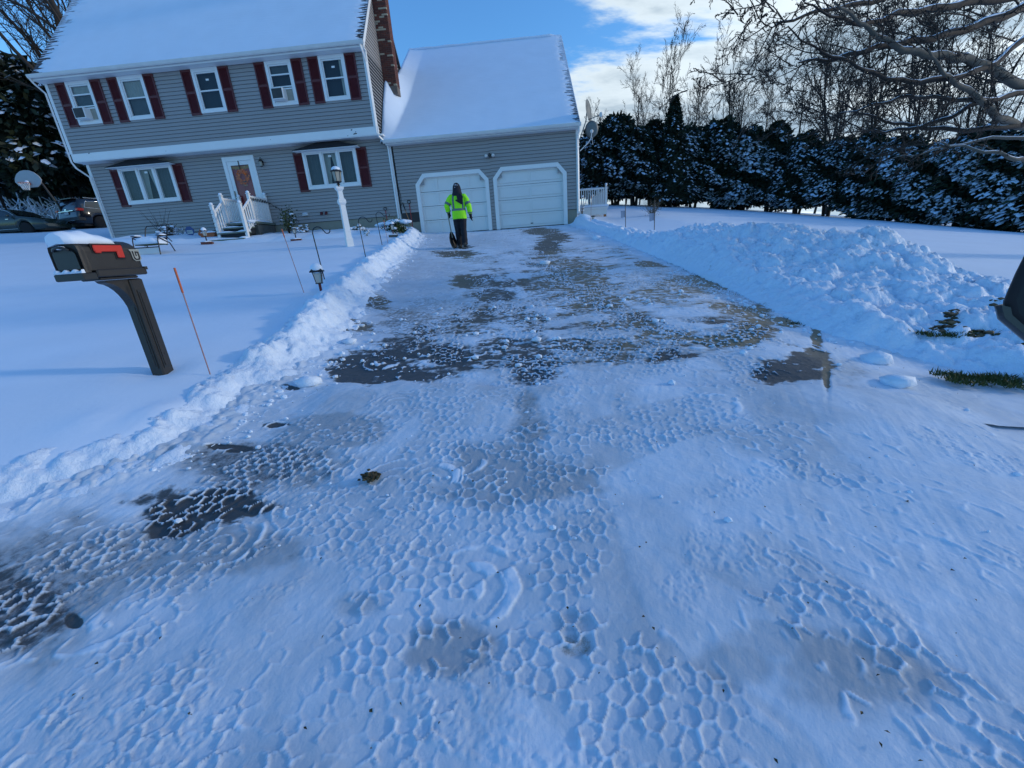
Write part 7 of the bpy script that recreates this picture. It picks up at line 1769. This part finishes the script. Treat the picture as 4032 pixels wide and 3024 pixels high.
for t_, w_, c_ in ((0.18, 0.05, 0.02), (0.08, 0.12, 0.03), (-0.02, 0.16, 0.04), (-0.16, 0.165, 0.03), (-0.27, 0.12, 0.01), (-0.33, 0.02, 0.0)):
    V.append([tuple(bd*t_+bs*w_*u+bn_*(c_*(1-u*u)*1.2)) for u in (-1, -0.5, 0, 0.5, 1)]+[tuple(bd*t_+bs*w_*u+bn_*(c_*(1-u*u)*1.2-0.012)) for u in (1, 0.5, 0, -0.5, -1)])
part('blade', MB().rings(V, True, True), 'blackp', sv)
part('blade_edge', MB().tube([V[4][0], V[5][2], V[4][4]], 0.010, 5), 'silver', sv)

# ------------------------------------------------------------------ parked cars
M['paintg'] = plain('dark green paint', (0.020, 0.032, 0.026), 0.16, var=0.1, spec=0.8); M['paintb'] = plain('dark blue black paint', (0.010, 0.012, 0.018), 0.16, var=0.1, spec=0.8)
M['tyre'] = plain('tyre', (0.010, 0.010, 0.011), 0.9); M['rim'] = plain('alloy rim', (0.38, 0.40, 0.41), 0.3, 0.7); M['chrome'] = plain('chrome', (0.65, 0.68, 0.70), 0.15, 0.9)
M['carglass'] = plain('tinted glass', (0.012, 0.020, 0.024), 0.06, var=0.1, spec=0.9); M['tail'] = plain('tail light red', (0.45, 0.015, 0.010), 0.2); M['plate'] = plain('number plate', (0.35, 0.40, 0.45), 0.5); M['headl'] = plain('lamp lens', (0.35, 0.38, 0.40), 0.1)
def wheel(par, x, y, z, r_, side, spokes=10, w=0.21):
    t = part('tyre', MB().lathe([(r_*0.66, -w/2), (r_*0.9, -w/2), (r_, -w/2+0.03), (r_, w/2-0.03), (r_*0.9, w/2), (r_*0.66, w/2), (r_*0.62, 0)], 28, (x, y, z), True, 'y'), 'tyre', par)
    m = MB(); yo = y+side*w*0.40
    for k in range(spokes):
        a = 2*math.pi*k/spokes; ca, sa = math.cos(a), math.sin(a); wv = 0.028
        P = [(r_*.12, -wv), (r_*.62, -wv*0.8), (r_*.62, wv*0.8), (r_*.12, wv)]; m.add([(x+ca*p-sa*q, yo, z+sa*p+ca*q) for p, q in P]+[(x+ca*p-sa*q, yo-side*0.02, z+sa*p+ca*q) for p, q in P], [(0, 1, 2, 3), (4, 5, 6, 7), (0, 1, 5, 4), (2, 3, 7, 6)])
    m.lathe([(r_*.17, -0.012), (r_*.17, 0.012)], 12, (x, yo, z), False, 'y'); m.lathe([(r_*.60, -0.02), (r_*.67, -0.02), (r_*.67, 0.02), (r_*.60, 0.02), (r_*.60, -0.02)], 28, (x, yo, z), False, 'y'); part('rim', m, 'rim', t)
    part('brake', MB().lathe([(0.001, -0.01), (r_*.58, -0.01), (r_*.58, 0.01), (0.001, 0.01)], 20, (x, y+side*w*0.1, z), False, 'y'), 'black', t)
def interp_prof(pts, x): xs_, zs_ = zip(*pts); return float(np.interp(x, xs_, zs_))
def car_body(Ln, W, hood, roofp, bot, waist, wheels, wr, n=64, tum=0.80):
    """lofted shell: sections across the car at stations along x; arches are cut by raising the sill over each wheel"""
    xs_ = sorted(set(list(np.linspace(0, Ln, n))+[w_+d for w_ in wheels for d in np.linspace(-wr*1.12, wr*1.12, 15)])); rs = []
    for x in xs_:
        e = min(x, Ln-x); wd = W/2*(0.80+0.20*min(1, (e/0.55))**0.5); zb = interp_prof(bot, x)
        for w_ in wheels:
            d = abs(x-w_)
            if d < wr*1.12: zb = max(zb, wr+math.sqrt(max(0, (wr*1.12)**2-d*d)))
        zt = interp_prof(hood, x); zw = interp_prof(waist, x); zr = interp_prof(roofp, x)
        zs_ = min(zw, zt)
        half = [(wd*0.93, zb), (wd*0.99, max(zb+0.02, 0.5*(zb+zs_)-0.05)), (wd, max(zb+0.03, zs_-0.16)), (wd*0.965, max(zb+0.04, zs_-0.02))]
        if zr > zt+0.03: half += [(wd*(0.965-(0.965-tum)*0.45), zs_+(zr-zs_)*0.5), (wd*tum, zr-0.05), (wd*tum*0.86, zr-0.008), (0, zr)]
        else: half += [(wd*0.93, zt-0.02), (wd*0.86, zt-0.006), (wd*0.5, zt+0.008), (0, zt+0.012)]
        rs.append([(x, p, z) for p, z in half]+[(x, -p, z) for p, z in half[-2::-1]])
    return xs_, rs
def build_car(name, label, loc, rz, spec):
    t = thing(name, label, 'car', loc, rz, 'cars parked behind the house')
    xs_, rs = car_body(**spec['shape']); m = MB(); m.rings(rs, True, True, True); part('body', m, spec['paint'], t)
    Wd = spec['shape']['W']
    for (wx, s_) in [(w_, s_) for w_ in spec['shape']['wheels'] for s_ in (-1, 1)]: wheel(t, wx, s_*(Wd/2-0.12), spec['shape']['wr'], spec['shape']['wr'], s_, spec['spokes'])
    part('underbody', MB().box(0.25, spec['shape']['Ln']-0.25, -Wd/2+0.24, Wd/2-0.24, 0.22, 0.6), 'black', t)
    sh_ = spec['shape']; tum = sh_['tum']
    for poly in spec['side_windows']:
        for s_ in (-1, 1):
            V = []
            for (x, z) in poly:
                zr = interp_prof(sh_['roofp'], x); zs_ = min(interp_prof(sh_['waist'], x), interp_prof(sh_['hood'], x)); f_ = max(0, min(1.1, (z-zs_)/max(0.05, zr-zs_))); e = min(x, sh_['Ln']-x); wd = Wd/2*(0.80+0.20*min(1, e/0.55)**0.5)
                V.append((x, s_*(wd*(0.965-(0.965-tum)*(0.9*f_+0.02))+0.016), z))
            g = part('window', MB().add(V, [tuple(range(len(V)))]), 'carglass', t)
            if spec.get('win_trim'): part('window_trim', MB().tube(V+[V[0]], 0.014, 4), 'chrome', g)
    for nm, mat, mb in spec['extras']: part(nm, mb, mat, t)
    return t
Ls = 4.75
sed = dict(paint='paintg', spokes=12, shape=dict(Ln=Ls, W=1.80, wr=0.325, tum=0.74, wheels=(0.98, 3.72),
    hood=[(0, .60), (.04, .88), (.15, 1.0), (.75, 1.04), (3.3, 1.00), (3.6, .97), (4.3, .86), (4.62, .76), (4.75, .55)], roofp=[(0, .5), (.55, 1.02), (1.25, 1.36), (1.85, 1.45), (2.5, 1.45), (2.95, 1.32), (3.45, 1.0), (3.6, .9), (4.75, .5)],
    bot=[(0, .42), (.3, .28), (1.5, .22), (3.2, .22), (4.4, .26), (4.75, .40)], waist=[(0, .86), (1, .98), (2.2, .94), (3.4, .92), (4.75, .70)]),
    side_windows=[[(0.95, 1.06), (1.30, 1.33), (1.62, 1.39), (1.78, 1.02)], [(1.84, 1.02), (1.70, 1.395), (2.25, 1.405), (2.33, 1.0)], [(2.40, 1.0), (2.32, 1.405), (2.55, 1.395), (2.95, 1.235), (3.22, 1.03), (3.22, .99)]],
    extras=[('window_trim', 'chrome', MB().tube([(0.95, -.80, 1.05), (1.28, -.76, 1.36), (1.7, -.72, 1.43), (2.5, -.72, 1.43), (2.95, -.75, 1.28), (3.3, -.84, 1.02)], 0.011, 4)), ('sill_trim', 'chrome', MB().tube([(1.4, -.885, .33), (3.3, -.885, .33)], 0.012, 4)),
            ('door_handle', 'chrome', MB().bbox(1.95, 2.12, -.915, -.885, .84, .875, .006)), ('door_handle', 'chrome', MB().bbox(2.85, 3.02, -.915, -.885, .83, .865, .006)), ('wing_mirror', 'paintg', MB().ell((3.12, -.99, 1.02), (.07, .10, .065), 10, 7)),
            ('door_gap', 'black', MB().tube([(2.36, -.902, .35), (2.36, -.905, .96)], 0.006, 4)), ('door_gap', 'black', MB().tube([(3.25, -.902, .36), (3.32, -.895, .93)], 0.006, 4)), ('headlight', 'headl', MB().ell((4.45, -.66, .70), (.20, .13, .06), 10, 7)), ('headlight', 'headl', MB().ell((4.45, .66, .70), (.20, .13, .06), 10, 7)), ('tail_light', 'tail', MB().ell((0.08, -.68, .84), (.10, .16, .06), 10, 7)), ('windscreen', 'carglass', MB().add([(2.98, -.60, 1.325), (2.98, .60, 1.325), (3.50, .70, 1.03), (3.50, -.70, 1.03)], [(0, 1, 2, 3)]))])
cz = 2.72
build_car('sedan', 'dark green saloon car parked side on at the left edge', (-31.6, 23.4, cz), R(6), sed)
Lv = 5.05
suv = dict(paint='paintb', spokes=7, win_trim=True, shape=dict(Ln=Lv, W=1.98, wr=0.385, tum=0.80, wheels=(1.05, 4.0),
    hood=[(0, .70), (.05, 1.05), (.20, 1.14), (3.5, 1.16), (3.9, 1.12), (4.7, 1.02), (4.95, .9), (5.05, .65)], roofp=[(0, .6), (.10, 1.30), (.32, 1.70), (.8, 1.77), (2.8, 1.77), (3.25, 1.62), (3.85, 1.12), (5.05, .6)],
    bot=[(0, .50), (.3, .36), (1.6, .28), (3.4, .28), (4.7, .36), (5.05, .5)], waist=[(0, 1.05), (1, 1.12), (3.6, 1.08), (5.05, .85)]),
    side_windows=[[(0.42, 1.22), (0.58, 1.56), (1.30, 1.60), (1.36, 1.19)], [(1.44, 1.19), (1.40, 1.60), (2.25, 1.61), (2.30, 1.17)], [(2.38, 1.17), (2.34, 1.61), (3.0, 1.58), (3.5, 1.20)]],
    extras=[('rear_window', 'carglass', MB().add([(0.12, -.72, 1.26), (0.12, .72, 1.26), (0.285, .66, 1.62), (0.285, -.66, 1.62)], [(0, 1, 2, 3)])), ('tail_light', 'tail', MB().bbox(0.03, 0.36, -.965, -.74, 1.02, 1.17, .03)), ('tail_light', 'tail', MB().bbox(0.03, 0.36, .74, .965, 1.02, 1.17, .03)),
            ('number_plate', 'plate', MB().box(-0.012, 0.02, -.16, .16, .86, 1.0)), ('bumper', 'black', MB().bbox(-0.05, 0.35, -.92, .92, .46, .70, .04)), ('chrome_strip', 'chrome', MB().box(-0.02, 0.03, -.62, .62, 1.03, 1.06)), ('bumper_trim', 'chrome', MB().box(-0.062, -0.048, -.55, .55, .50, .525)),
            ('roof_rail', 'chrome', MB().tube([(0.7, -.66, 1.80), (2.9, -.66, 1.80)], 0.016, 5)), ('snow', 'snow_cap', MB().ell((1.7, 0, 1.765), (1.2, .62, .04), 14, 6)), ('spoiler', 'paintb', MB().bbox(0.10, 0.36, -.66, .66, 1.70, 1.745, .012)), ('badge', 'chrome', MB().box(-0.004, 0.05, -.08, .08, 1.10, 1.15))])
build_car('suv', 'dark blue black estate car seen from behind, beside the corner of the house', (-27.0, 24.6, 2.95), R(78), suv)
